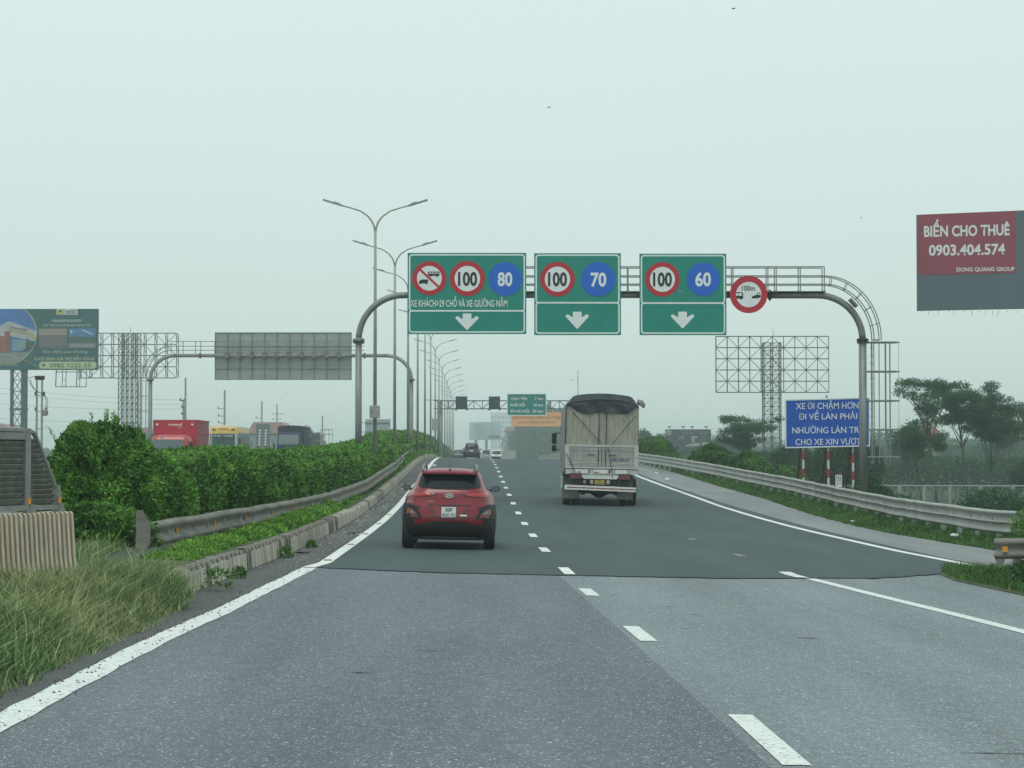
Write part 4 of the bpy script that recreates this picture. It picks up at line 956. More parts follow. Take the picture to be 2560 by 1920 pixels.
for t, a, b, yb, yt in (('VẠN ĐIỂM', 382, 725, 330, 275), ('7 km', 885, 1062, 330, 275), ('KHÊ HỒI', 382, 682, 462, 405), ('18 km', 862, 1062, 462, 405), ('TP.HÀ NỘI', 382, 770, 592, 535), ('39 km', 838, 1062, 592, 535)):
    letter(t, M_sgw, Xz(a), Xz(b), Zz(yb), Zz(yt) - Zz(yb), r, y=-.04, bold=.02)
# orange safe distance banner further on
D4 = 330.; f = Fr(D4, 1350, 1066); r = thing('warning_board', 'long faded orange board about keeping a safe distance, beyond the green distance sign', 'warning board', f.o)
MB().box(f.X(1278), f.X(1425), -.05, .05, 0, f.Z(1031)).build('panel', M_orange, r)
Xz = lambda x: f.X(1230 + x * .12055); Zz = lambda y: f.Z(960 + y * .12055)
M_obr = mat('brown_print', (.20, .09, .04), .7, var=.1)
letter('GIỮ KHOẢNG CÁCH AN TOÀN', M_obr, Xz(428), Xz(1440), Zz(722), Zz(670) - Zz(722), r, y=-.06, bold=.012)
letter('SAFE STOPPING DISTANCE', M_obr, Xz(540), Xz(1330), Zz(815), Zz(775) - Zz(815), r, y=-.06, bold=.012)
for px in (1440, 1500):
    mb = MB(); mb.tube([(f.X(px), .2, f.Z(1150)), (f.X(px), .2, f.Z(1028))], .12, 10); mb.build('post', M_pole, r)
mb = MB(); mb.bar((f.X(1290), .2, f.Z(1040)), (f.X(1500), .2, f.Z(1040)), .08); mb.bar((f.X(1290), .2, f.Z(1058)), (f.X(1500), .2, f.Z(1058)), .08); mb.build('cross_arm', M_pole, r)

# small sign seen from behind in the opposite lanes
f = Fr(262., 900, z=.9); r = thing('road_sign', 'small grey sign back on two arms seen between the gantry post and the first lamps', 'road sign', f.o)
MB().box(f.X(913), f.X(976), -.03, .03, f.Z(1090), f.Z(1048)).build('panel', mat('pale_sign_back', (.34, .40, .42), .6, var=.04), r)
for py in (1057, 1080): mb = MB(); mb.bar((0, -.1, f.Z(py)), (f.X(974), -.1, f.Z(py)), .05); mb.build('arm', M_gant, r)
mb = MB(); mb.tube([(0, 0, -1), (0, 0, f.Z(1046))], .17, 10); mb.build('post', M_gant, r)
f = Fr(420., 816, z=.5); r = thing('frame_sign', 'faint empty sign frame far down the opposite carriageway', 'sign frame', f.o)
for a, b in (((800, 1074), (832, 1074)), ((800, 1086), (832, 1086))): mb = MB(); mb.bar((f.X(a[0]), 0, f.Z(a[1])), (f.X(b[0]), 0, f.Z(b[1])), .12); mb.build('crossbar', M_back, r)
for px in (801, 812, 822, 831): mb = MB(); mb.bar((f.X(px), 0, -1), (f.X(px), 0, f.Z(1074)), .08); mb.build('upright', M_back, r)

# ------------------------------------------------------------------ blue sign behind the right post
f = Fr(93., 2070, z=-.55); Xq = lambda x: f.X(1800 + x * .34358); Zq = lambda y: f.Z(940 + y * .34358)
r = thing('road_sign', 'large blue sign with four lines of white text behind the right gantry post', 'road sign', f.o)
x0, x1 = Xq(474), Xq(1092); dz = Zq(155) - Zq(170)
mb = MB(); mb.prism([(x0, Zq(526)), (x1, Zq(512)), (x1, Zq(155)), (x0, Zq(171))], -.02, .02); mb.build('panel', M_blue2, r)
mb = MB(); o_ = [(x0, Zq(526)), (x1, Zq(512)), (x1, Zq(155)), (x0, Zq(171))]; k = .05
i_ = [(x0 + k, Zq(526) + k), (x1 - k, Zq(512) + k), (x1 - k, Zq(155) - k), (x0 + k, Zq(171) - k)]; ring(mb, o_, i_, -.03, -.02); mb.build('border', M_sgw, r)
for t, a, b, yb, yt, q in (('XE ĐI CHẬM HƠN', 553, 1008, 241, 195, 8), ('ĐI VỀ LÀN PHẢI', 573, 998, 318, 273, 8), ('NHƯỜNG LÀN TRÁI', 526, 1062, 418, 372, 8), ('CHO XE XIN VƯỢT', 549, 1024, 502, 457, 8)):
    letter(t, M_sgw, Xq(a), Xq(b), Zq(yb), Zq(yt) - Zq(yb), r, y=-.032, bold=.006, dz=.03)
M_polered = mat('pole_red_paint', (.40, .03, .03), .6, var=.15); M_polew = mat('pole_white_paint', (.68, .70, .66), .6, var=.08)
def striped(pts, m1, m2, n, rad, top=None):
    a, b = Vector(pts[0]), Vector(pts[1])
    for i in range(n):
        mb = MB(); mb.tube([a.lerp(b, i / n), a.lerp(b, (i + 1) / n)], rad, 10); mb.build('pole_band', m1 if i % 2 else m2, r, smooth=False)
for px in (606, 788, 968): striped([(Xq(px), .0, -.3), (Xq(px), .0, Zq(545 if px < 900 else 570))], M_polered, M_polew, 8, .045)
for px in (606, 788, 968): mb = MB(); mb.tube([(Xq(px), .03, Zq(560)), (Xq(px), .03, Zq(250))], .04, 8); mb.build('pole_top', M_pole, r)
for px in (606, 788, 968): striped([(Xq(px - 55), .9, -.3), (Xq(px - 17), .1, Zq(520))], M_black, mat('brace_red', (.12, .02, .02), .7, var=.1) if not bpy.data.materials.get('brace_red') else bpy.data.materials['brace_red'], 10, .04)
MB().lathe([(.02, -.01), (.05, 0), (.02, .01)], 10, 'Y', (Xq(778), 0, Zq(150))).build('eye_bolt', M_gant, r)
f = Fr(84., 2096, z=-.35); r = thing('marker_post', 'small white kilometre board reading H2 over 211, left of the gantry post', 'distance marker', f.o)
MB().box(f.X(2088.5), f.X(2104.5), -.02, .02, f.Z(1218), f.Z(1186)).build('plate', M_plate, r)
MB().box(f.X(2088.5), f.X(2104.5), -.03, .03, f.Z(1187), f.Z(1184.5)).build('red_cap', M_polered, r)
MB().box(f.X(2093), f.X(2100), -.0, .05, -.3, f.Z(1218)).build('post', M_pole, r)
letter('H2', M_black, f.X(2090.5), f.X(2102.5), f.Z(1198.5), f.Z(1190) - f.Z(1198.5), r, y=-.023)
letter('211', M_black, f.X(2091), f.X(2102), f.Z(1211.5), f.Z(1204) - f.Z(1211.5), r, y=-.023)
MB().box(f.X(2090), f.X(2103), -.024, -.021, f.Z(1201.5), f.Z(1200.3)).build('bar', M_black, r)
f = Fr(150., 1652, z=.6); r = thing('marker_post', 'tiny pale kilometre board behind the crash barrier right of the lorry', 'distance marker', f.o)
MB().box(f.X(1648), f.X(1656), -.02, .02, f.Z(1135), f.Z(1118)).build('plate', M_plate, r); MB().box(f.X(1650.5), f.X(1653.5), -.0, .05, 0, f.Z(1135)).build('post', M_pole, r)
letter('H1', M_black, f.X(1649.5), f.X(1654.5), f.Z(1125), f.Z(1120.5) - f.Z(1125), r, y=-.03); 
# ------------------------------------------------------------------ vehicles
def paint(name, col, rough=.28, coat=.6, var=.05): return mat(name, col, rough, var=var, vscale=1.5, coat=coat, spec=.5)
M_kred = paint('red_car_paint', (.22, .004, .014), rough=.3, coat=.3)
M_clad = mat('black_cladding', (.010, .012, .014), .65, var=.12)
M_tail = mat('tail_lamp_red', (.42, .010, .008), .2, var=.1, coat=.8)
M_tdark = mat('lamp_and_shade_red', (.13, .008, .01), .25, var=.1, coat=.6)
M_amb = mat('amber_lens', (.80, .20, .02), .25, var=.05)
M_clear = mat('clear_lens', (.22, .22, .22), .2, var=.1)

class Body:
    """car body: a stack of rounded plan outlines, levels = (z, half width, rear y, front y, exponent)"""
    def __init__(s, levels): s.L = levels
    def at(s, z):
        q = list(zip(*s.L)); return [float(np.interp(z, q[0], q[i])) for i in range(1, 5)]
    def yr(s, x, z):
        w, a, b, n = s.at(z); h = (b - a) / 2; t = min(.9999, abs(x) / w); return a + h * (1 - (1 - t ** n) ** (1 / n)) if True else 0
    def yf(s, x, z):
        w, a, b, n = s.at(z); h = (b - a) / 2; t = min(.9999, abs(x) / w); return b - h * (1 - (1 - t ** n) ** (1 / n))
    def xs(s, y, z):
        w, a, b, n = s.at(z); h = (b - a) / 2; t = min(.9999, abs(y - a - h) / h); return w * (1 - t ** n) ** (1 / n)
    def shell(s, m, root, name='body', zr=None):
        zz = []
        for i in range(len(s.L) - 1):
            a, b = s.L[i][0], s.L[i + 1][0]; k = max(1, int((b - a) / .04)); zz += [a + (b - a) * j / k for j in range(k)]
        zz.append(s.L[-1][0]); rows = []
        for z in zz:
            w, a, b, n = s.at(z); h = (b - a) / 2; row = []
            for j in range(72):
                q = 2 * math.pi * j / 72; c, e = math.cos(q), math.sin(q)
                row.append((math.copysign(abs(c) ** (2 / n) * w, c), a + h + math.copysign(abs(e) ** (2 / n) * h, e), z))
            row.append(row[0]); rows.append(row)
        mb = MB(); mb.grid(rows); mb.add(rows[-1][:-1], [tuple(range(72))]); mb.add(rows[0][:-1], [tuple(range(71, -1, -1))])
        return mb.build(name, m, root, smooth=True)
    def patch(s, name, poly, m, root, off=.006, step=.05, front=False, side=0, depth=.03):
        """thin shaped piece lying on the rear (x,z), front, or side (y,z) of the body, with its own edge thickness"""
        bx = [p[0] for p in poly]; bz = [p[1] for p in poly]; pts = []; n0 = 0
        for i in range(len(poly)):
            a, b = Vector(poly[i]), Vector(poly[(i + 1) % len(poly)]); k = max(1, int((b - a).length / step))
            pts += [a.lerp(b, j / k) for j in range(k)]
        n0 = len(pts); ed = [(i, (i + 1) % n0) for i in range(n0)]
        x = min(bx) + step * .5
        while x < max(bx):
            z = min(bz) + step * .5
            while z < max(bz): pts.append(Vector((x, z))); z += step
            x += step
        v, _, f, *_ = geometry.delaunay_2d_cdt([p.to_2d() for p in pts], ed, [], 1, 1e-5)
        def m3(p, o):
            if side: return (side * (s.xs(p[0], p[1]) + o), p[0], p[1])
            if front: return (p[0], s.yf(p[0], p[1]) + o, p[1])
            return (p[0], s.yr(p[0], p[1]) - o, p[1])
        mb = MB(); mb.add([m3(p, off) for p in v], [tuple(q) for q in f])
        e = [Vector(p) for p in pts[:n0]]; mb.add([m3(p, off) for p in e] + [m3(p, -depth) for p in e], [(i, (i + 1) % n0, n0 + (i + 1) % n0, n0 + i) for i in range(n0)])
        me = mb.mesh(name, m, True); return link(name, me, root)
def wheel(root, x, y, r=.33, w=.215, far=False):
    s = 1 if x > 0 else -1
    mb = MB(); h = w / 2; mb.lathe([(r * .62, -h), (r * .9, -h), (r * .975, -h * .86), (r, -h * .6), (r, h * .6), (r * .975, h * .86), (r * .9, h), (r * .62, h)], 28, 'X', (0, 0, 0))
    for g in (-.5, 0, .5): pass
    t = mb.build('wheel', M_rub, root, smooth=False); t.location = (x, y, r)
    if not far:
        mb = MB(); mb.lathe([(r * .60, h * .55 * s), (r * .55, h * .6 * s), (r * .15, h * .75 * s)], 20, 'X'); mb.build('rim', M_chrome if not bpy.data.materials.get('rim_alloy') else bpy.data.materials['rim_alloy'], t)
        for g in (-.055, 0, .055):
            mb = MB(); mb.lathe([(r * 1.0015, g - .005), (r * 1.0015, g + .005)], 28, 'X'); mb.build('tread_groove', M_black, t)
    return t
mat('rim_alloy', (.35, .36, .37), .35, metal=.8, var=.05)
def mirror(root, s, x0, x1, y, z0, z1, m, glass=True):
    mb = MB(); poly = [(x0, z0 + .02), (x0 + .02, z0), (x1 - .05, z0), (x1, z0 + .05), (x1, z1 - .04), (x1 - .05, z1), (x0 + .04, z1 - .01)]
    mb.prism([(s * a, b) for a, b in poly], y, y + .12); o = mb.build('side_mirror', m, root)
    mb = MB(); mb.prism([(s * ((a - (x0 + x1) / 2) * .85 + (x0 + x1) / 2), (b - (z0 + z1) / 2) * .8 + (z0 + z1) / 2) for a, b in poly], y - .006, y - .001)
    mb.build('mirror_glass', mat('mirror_glass', (.16, .18, .19), .15, metal=.8, var=0) if not bpy.data.materials.get('mirror_glass') else bpy.data.materials['mirror_glass'], o)
    mb = MB(); mb.bar((s * (x0 - .08), y + .08, z0 + .02), (s * (x0 + .03), y + .08, z0 + .04), .025); mb.build('mirror_arm', M_clad, o)
ROLL = math.atan(.02)
dK = 43.15; xK = -1.21
kn = thing('suv', 'metallic red compact SUV with black cladding driving ahead in the left lane', 'car', (xK, dK, float(RZ(xK, dK)) + .012), .012, roll=ROLL)
KB = Body([(.23, .78, .28, 4.0, 6), (.28, .875, .12, 4.1, 6), (.40, .893, .03, 4.15, 6), (.58, .90, .0, 4.16, 6), (.66, .897, .02, 4.16, 6), (.78, .89, .03, 4.15, 5.5), (.90, .872, .07, 4.1, 5), (.98, .85, .09, 4.0, 5), (1.03, .82, .10, 3.3, 5),
           (1.09, .775, .13, 3.15, 5), (1.14, .715, .16, 3.0, 5), (1.25, .672, .25, 2.75, 5), (1.36, .625, .34, 2.5, 5), (1.425, .59, .38, 2.3, 5), (1.47, .55, .43, 2.1, 4.5), (1.505, .48, .52, 1.95, 4), (1.525, .38, .66, 1.8, 3.5), (1.535, .2, .9, 1.6, 3)])
KB.shell(M_kred, kn)
sym = lambda pl: pl + [(-x, z) for x, z in reversed(pl) if x != 0]
KB.patch('rear_window', sym([(0, 1.135), (.3, 1.14), (.56, 1.165), (.60, 1.19), (.585, 1.30), (.545, 1.385), (.50, 1.41), (.3, 1.418), (0, 1.42)]), M_glass, kn, .008)
mb = MB(); vs = []
mb.prism([(-.56, 1.425), (.56, 1.425), (.53, 1.445), (.3, 1.458), (-.3, 1.458), (-.53, 1.445)], .25, .52); mb.build('roof_spoiler', M_kred, kn)
MB().box(-.12, .12, .245, .25, 1.430, 1.441).build('stop_lamp', M_tdark, kn)
cl_ = [(-.899, .80), (-.80, .825), (-.62, .80), (-.52, .72), (-.48, .62), (-.50, .585), (-.70, .58), (-.76, .54), (-.60, .50), (-.40, .53), (-.30, .565), (0, .57)]
lo_ = [(.30, .565), (.40, .53), (.60, .50), (.76, .54), (.70, .58), (.50, .585), (.48, .62), (.52, .72), (.62, .80), (.80, .825), (.899, .80)]
KB.patch('rear_bumper', [(-.74, .485), (-.60, .47), (-.42, .50), (-.32, .535), (.32, .535), (.42, .50), (.60, .47), (.74, .485), (.86, .50), (.87, .21), (.6, .205), (-.6, .205), (-.87, .21), (-.86, .50)], M_clad, kn, .012)
for s in (-1, 1):
    KB.patch('wheel_arch_cladding', [(s * .897, .82), (s * .80, .83), (s * .66, .80), (s * .58, .72), (s * .51, .62), (s * .52, .59), (s * .80, .565), (s * .83, .45), (s * .87, .24), (s * .892, .26)], M_clad, kn, .014)
    KB.patch('fender_flare', [(.06, .40), (.06, .80), (.25, .86), (.9, .85), (1.25, .70), (1.35, .40), (1.5, .28), (.3, .27)], M_clad, kn, .014, side=s)
    KB.patch('side_window', [(.75, 1.13), (.95, 1.36), (1.5, 1.41), (2.2, 1.38), (2.85, 1.12)], M_glass, kn, .006, side=s, step=.08)
    KB.patch('sill_cladding', [(1.35, .28), (1.35, .42), (3.0, .42), (3.0, .28)], M_clad, kn, .012, side=s, step=.1)
    lc = KB.patch('lamp_cluster', [(s * .855, .775), (s * .74, .775), (s * .62, .70), (s * .575, .62), (s * .585, .605), (s * .845, .605)], M_tdark, kn, .022)
    KB.patch('turn_signal', [(s * .825, .765), (s * .765, .765), (s * .765, .675), (s * .825, .675)], M_amb, lc, .028, step=.03)
    KB.patch('reverse_lens', [(s * .735, .735), (s * .69, .73), (s * .635, .675), (s * .735, .675)], M_clear, lc, .028, step=.03)
    KB.patch('tail_lamp', [(s * .765, 1.085), (s * .62, 1.082), (s * .42, 1.062), (s * .27, 1.055), (s * .35, 1.02), (s * .6, 1.00), (s * .70, 1.005)], M_tail, kn, .012, step=.04)
    KB.patch('lamp_shadow_gap', [(s * .62, 1.0), (s * .35, 1.02), (s * .27, 1.05), (s * .22, 1.05), (s * .33, 1.003), (s * .6, .988)], M_black, kn, .006, step=.04)
    KB.patch('panel_gap', [(s * .655, .80), (s * .648, .80), (s * .632, 1.16), (s * .638, 1.16)], M_black, kn, .004)
    wheel(kn, s * .775, .58); wheel(kn, s * .775, 3.18)
    mirror(kn, s, .80, .985, 2.62, 1.07, 1.19, M_clad)
    mb = MB(); mb.tube([(s * .51, .50, 1.47), (s * .515, .58, 1.56), (s * .50, .8, 1.60), (s * .49, 2.0, 1.58), (s * .48, 2.2, 1.50)], [.03, .026, .02, .02, .02], 8); mb.build('roof_rail', M_chrome if 0 else M_rail, kn, smooth=True)
tgp = KB.patch('tailgate_recess', [(-.42, .845), (.42, .845), (.30, .625), (-.30, .625)], paint('recess_paint', (.25, .008, .013)), kn, .003)
KB.patch('recess_lip_shadow', [(-.42, .858), (.42, .858), (.40, .838), (-.40, .838)], M_tdark, kn, .02)  # lip strip in dark red, painting the shadow at the recess top
KB.patch('recess_side_shade', [(-.42, .838), (-.33, .838), (-.22, .625), (-.30, .625)], bpy.data.materials['lamp_and_shade_red'], kn, .004)  # dark red bands put the shade of the recess sides into colour
KB.patch('recess_side_shade', [(.42, .838), (.33, .838), (.22, .625), (.30, .625)], bpy.data.materials['lamp_and_shade_red'], kn, .004)
KB.patch('bumper_gap', [(-.52, .612), (.52, .612), (.52, .604), (-.52, .604)], M_black, kn, .016)
y0 = KB.yr(0, .7)
pt = MB().box(-.143, .143, y0 - .045, y0 - .02, .605, .812).build('plate_holder', M_clad, kn)
MB().box(-.138, .138, y0 - .052, y0 - .046, .612, .806).build('number_plate', M_plate, kn)
letter('30F', M_black, -.068, .070, .718, .072, kn, y=y0 - .055, bold=.02); letter('460.42', M_black, -.128, .130, .622, .072, kn, y=y0 - .055, bold=0)
y1 = KB.yr(0, 1.02) - .02
mb = MB(); n = 28
ring(mb, [(.088 * math.cos(6.2832 * i / n), 1.02 + .045 * math.sin(6.2832 * i / n)) for i in range(n)], [(.074 * math.cos(6.2832 * i / n), 1.02 + .033 * math.sin(6.2832 * i / n)) for i in range(n)], y1 - .012, y1 + .02)
for pl_ in ([(-.045, .995), (-.022, .993), (-.010, 1.048), (-.030, 1.045)], [(.010, .992), (.032, .995), (.048, 1.045), (.024, 1.047)], [(-.022, 1.010), (.018, 1.016), (.022, 1.030), (-.018, 1.024)]): mb.prism(pl_, y1 - .012, y1 + .01)
mb.build('emblem', mat('emblem_silver', (.72, .74, .74), .3, metal=.4, var=0), kn)
letter('HYUNDAI', bpy.data.materials['emblem_silver'], -.42, -.30, .898, .018, kn, y=KB.yr(-.42, .9) - .012)
KB.patch('dealer_badge', [(.215, .635), (.345, .635), (.345, .662), (.215, .662)], bpy.data.materials['emblem_silver'], kn, .012)
mb = MB(); mb.tube([(.0, .22, 1.145), (.06, .20, 1.165), (.25, .19, 1.16)], .012, 6); mb.lathe([(.035, -.02), (.035, .02)], 12, 'Y', (.02, .19, 1.14)); mb.build('rear_wiper', M_clad, kn)
mb = MB(); mb.tube([(0, .50, 1.50), (0, .66, 1.75)], [.006, .003], 6); mb.lathe([(.028, -.03), (.018, .02)], 12, 'Z', (0, .5, 1.50)); mb.build('antenna', M_black, kn)
mb = MB(); mb.box(-.66, .66, .35, 3.9, .17, .3); mb.build('underbody', M_black, kn)
mb = MB(); mb.box(-.5, .5, .04, .2, .205, .235); mb.build('diffuser', M_clad, kn)
mb = MB(); mb.box(-.62, .62, .9, 1.2, 1.0, 1.3); 
for s in (-1, 1): mb2 = MB(); mb2.bevbox(s * .32 - .12, s * .32 + .12, 1.0, 1.1, 1.15, 1.34, .03); mb2.build('headrest', M_clad, kn)

# canvas lorry ---------------------------------------------------------------
dT = 75.2; xT = 2.92
tr = thing('lorry', 'dusty canvas-covered lorry with a beige back driving in the middle of the road', 'lorry', (xT, dT, float(RZ(xT, dT)) + .012), .004, roll=ROLL)
M_canv = mat('beige_canvas', (.27, .265, .215), .9, vscale=2.2, col2=(.40, .39, .325), stretch=(4, 1, .7), bump=.4, bscale=14)
M_canv2 = mat('grey_canvas', (.17, .18, .18), .85, vscale=2, col2=(.26, .27, .265), bump=.5, bscale=5, stretch=(1, .7, 1))
M_tarp = mat('dark_tarp', (.035, .043, .052), .7, vscale=4, col2=(.075, .085, .095), bump=.8, bscale=7)
M_tgate = mat('tailgate_panel', (.26, .26, .235), .7, vscale=3, col2=(.38, .38, .345), stretch=(2, 2, .8))
M_tfr = mat('tailgate_frame', (.42, .43, .40), .6, vscale=4, col2=(.54, .55, .51))
M_flap = mat('mud_flap', (.17, .165, .145), .9, vscale=5, var=.2)
TX = lambda x: (x - 770) * .00289; TZ = lambda y: (1500 - y) * .00287
def top(x):  return 3.60 + .10 * (1 - (x / 1.0) ** 2) if abs(x) < .85 else 3.60 + .10 * (1 - .7225) - (abs(x) - .85) ** 2 * 3.4
prof = [(x, top(x)) for x in np.linspace(-1.19, 1.19, 25)]
secs = []
for y in np.linspace(.0, 6.2, 13):
    sag = .03 * math.sin(y * 5.0); secs.append([(-1.21, y, 1.12), (-1.215 + .02 * math.sin(y * 7), y, 2.2)] + [(x * 1.01, y, z + sag * .5) for x, z in prof] + [(1.215 + .02 * math.sin(y * 6), y, 2.2), (1.21, y, 1.12)])
mb = MB(); mb.grid(secs); mb.add(secs[-1], [tuple(range(len(secs[-1])))]); mb.build('canopy', M_canv2, tr, smooth=True)
# rear wall of canvas in three corrugated bays
def corr(x0, x1, z0, z1f, y, name, m):
    mb = MB(); xs = np.linspace(x0, x1, max(8, int((x1 - x0) / .035))); rows = []
    for k in (0, .3, .6, 1): rows.append([(x, y + .004 * math.sin(x * 46) + .008 * math.sin(x * 13 + k * 3), z0 + (z1f(x) - z0) * k) for x in xs])
    mb.grid(rows); mb.build(name, m, tr, smooth=True)
corr(-1.2, -.11, 2.0, lambda x: min(3.3, top(x)), .02, 'rear_canvas', M_canv); corr(-.10, .135, 2.0, lambda x: 3.3, .035, 'rear_canvas', M_canv); corr(.145, 1.2, 2.0, lambda x: min(3.3, top(x)), .02, 'rear_canvas', M_canv)
for x in (-.105, .14): mb = MB(); mb.tube([(x, -.02, 1.45), (x, -.02, 3.2)], .014, 6); mb.build('rear_stay', M_dark, tr)
mb = MB(); mb.add([(x, .045, z) for x, z in prof] + [(1.2, .045, 2), (-1.2, .045, 2)], [tuple(range(27))]); mb.build('rear_lining', M_canv, tr)
# dark tarp hanging over the top of the back
mb = MB(); rows = []
for k in np.linspace(0, 1, 9):
    row = []
    for x in np.linspace(-1.2, 1.2, 31):
        t = x / 1.2; low = 3.08 + .27 * max(0, (abs(t) - .62) / .38) ** 1.2 + .03 * math.sin(x * 5 + 1); hi = top(x) + .02
        z = hi + (low - hi) * k; fold = .05 * math.exp(-((z - (3.46 - .30 * t * t)) / .045) ** 2) + .03 * math.sin(x * 9 + z * 8) * k
        row.append((x, -.03 - fold - .04 * math.sin(k * 3.1), z))
    rows.append(row)
mb.grid(rows); mb.grid([[(x, .5, top(x) + .03) for x in np.linspace(-1.2, 1.2, 31)], rows[0]]); mb.build('rolled_tarp', M_tarp, tr, smooth=True)
mb = MB(); mb.tube([(-.93, -.10, 3.42), (-.5, -.12, 3.50), (0, -.12, 3.53), (.5, -.12, 3.51), (.93, -.10, 3.44)], .022, 8); mb.build('tarp_hoop', M_tarp, tr, smooth=True)
mb = MB(); mb.tube([(1.17, .1, 3.46), (1.28, .05, 3.44), (1.36, .0, 3.34), (1.35, -.02, 3.27)], [.10, .10, .07, .03], 8); mb.build('loose_canvas', M_canv2, tr, smooth=True)
mb = MB(); mb.tube([(-1.2, -.02, 3.3), (-1.205, -.02, 1.1)], .022, 6); mb.build('corner_edge', M_tarp, tr)
for pts in ([(-1.0, -.05, 3.1), (0.0, -.06, 2.06)], [(1.10, -.05, 3.0), (.33, -.06, 2.05)], [(-1.18, -.05, 1.72), (-1.0, -.06, 1.42), (-.86, -.08, 1.1)], [(.2, -.06, 1.95), (.31, -.06, 1.4), (.37, -.1, .92)]):
    mb = MB(); mb.tube(pts, .011, 5); mb.build('rope', M_black, tr)
# tailgate
MB().box(-1.2, 1.2, -.02, .04, 1.26, 2.0).build('tailgate', M_tgate, tr)
for a, b, c_, d_ in ((-1.21, -1.07, 1.24, 2.02), (1.07, 1.21, 1.24, 2.02), (-1.07, 1.07, 1.96, 2.02), (-1.07, 1.07, 1.24, 1.30)): MB().box(a, b, -.05, -.02, c_, d_).build('tailgate_frame', M_tfr, tr)
for y in (820, 835, 850, 1004, 1020, 1036): MB().box(-1.05, 1.05, -.035, -.02, TZ(y) - .010, TZ(y) + .012).build('tailgate_rib', M_tfr, tr)
for x in (-.11, 0.0, .13): MB().box(x - .006, x + .006, -.045, -.02, 1.28, 2.0).build('tailgate_seam', M_dark, tr)
for x in (-.33, .36): MB().box(x - .12, x + .12, -.05, -.02, 1.69, 1.705).build('latch', M_dark, tr)
letter('29C-830.07', mat('navy_lettering', (.02, .04, .14), .6, var=.05), TX(880), TX(1095), TZ(980), TZ(941) - TZ(980), tr, y=-.026, bold=.014)
# chassis rear
MB().box(-1.2, 1.2, -.02, .15, 1.05, 1.22).build('rear_sill', M_tfr, tr)
for a, b in ((470, 620), (682, 850), (930, 1060)): MB().box(TX(a), TX(b), -.045, -.02, 1.08, 1.20).build('sill_plate', M_sgw if 0 else M_polew, tr)
for a, b in ((495, 540), (690, 740)): MB().box(TX(a), TX(b), -.055, -.045, 1.105, 1.135).build('red_reflector', M_tail, tr)
for a in (628, 860): MB().box(TX(a) - .015, TX(a) + .02, -.05, -.02, 1.1, 1.2).build('hinge', M_dark, tr)
mb = MB(); mb.prism([(TX(545), 1.05), (TX(545), .98), (TX(575), .90), (TX(945), .90), (TX(972), .98), (TX(972), 1.05)], .0, .06); mb.build('cross_member', M_polew, tr)
for a, b in ((415, 542), (975, 1095)):
    mb = MB(); mb.box(TX(a) - .02, TX(b) + .02, -.02, .08, TZ(1192), TZ(1122)); h = mb.build('tail_lamp', M_dark, tr)
    for i in range(3): w_ = (TX(b) - TX(a)) / 3; MB().box(TX(a) + i * w_ + .005, TX(a) + (i + 1) * w_ - .005, -.035, -.02, TZ(1186), TZ(1128)).build('lens', mat('dusty_lamp', (.17, .045, .05), .5, var=.2) if not bpy.data.materials.get('dusty_lamp') else bpy.data.materials['dusty_lamp'], h)
MB().box(-1.0, 1.0, .12, .3, .72, 1.05).build('chassis', M_dark, tr)
for x in (-.42, .42): MB().box(x - .05, x + .05, .1, 6.5, .7, 1.0).build('chassis_rail', M_black, tr)
mb = MB(); mb.box(TX(697), TX(808), -.03, .0, TZ(1252), TZ(1198)); mb.build('number_plate', mat('plate_yellow', (.48, .34, .07), .5, var=.12), tr)
letter('29C', M_black, TX(730), TX(775), TZ(1221), .055, tr, y=-.034); letter('830.07', M_black, TX(706), TX(800), TZ(1247), .055, tr, y=-.034)
for a, b in ((645, 680), (830, 868)): MB().box(TX(a), TX(b), -.03, .0, TZ(1243), TZ(1199)).build('square_reflector', mat('dusty_reflector', (.40, .34, .25), .5, var=.1) if not bpy.data.materials.get('dusty_reflector') else bpy.data.materials['dusty_reflector'], tr)
mb = MB(); mb.disc(TX(582), TZ(1222), .055, -.02, .04, n=20); mb.build('fog_lamp', M_clear, tr)
R_ = Matrix.Rotation(.022, 3, 'Y')
mb = MB(); mb.box(-1.2, 1.15, -.05, .02, -.075, .075, R=R_, c=(0, 0, .59)); bp_ = mb.build('rear_bumper_bar', M_polew, tr)
for i, x in enumerate(np.arange(-1.12, 1.1, .155)): MB().box(x, x + .15, -.056, -.0505, -.02, .02, R=R_, c=(0, 0, .59)).build('reflective_tape', M_tail if i % 2 else M_plate if 0 else (M_tail if i % 2 else bpy.data.materials['mud_flap']), bp_)
for x in (-.55, .6): MB().box(x - .04, x + .04, .02, .1, .55, .9).build('bumper_stay', M_dark, tr)
for a, b, s_ in ((340, 525, -1), (965, 1148, 1)):
    mb = MB(); rows = [[(TX(a) + (TX(b) - TX(a)) * t, .75 + .02 * math.sin(t * 5), z) for t in np.linspace(0, 1, 6)] for z in (1.02, .7, .4, .225)]; mb.grid(rows); mb.build('mud_flap', M_flap, tr, smooth=True)
for x in (-1.1, -.80, .80, 1.1): wheel(tr, x, 1.35, .47, .25, far=True)
for x in (-1.0, 1.0): wheel(tr, x, 5.6, .47, .25, far=True)
mb = MB(); mb.lathe([(.06, -.75), (.075, -.3), (.19, -.12), (.22, 0), (.19, .12), (.075, .3), (.06, .75)], 16, 'X', (0, 1.35, .47)); mb.build('rear_axle', M_dark, tr, smooth=True)
for x in (-.55, .55): MB().box(x - .05, x + .05, .6, 2.1, .36, .46).build('leaf_spring', M_dark, tr)
MB().box(-.95, -.5, 2.8, 3.9, .45, 1.0).build('fuel_tank', M_gant, tr)
mb = MB(); mb.bevbox(-1.13, 1.13, 6.35, 8.0, .6, 2.85, .12); mb.build('cab', paint('cab_paint', (.25, .27, .27)), tr)
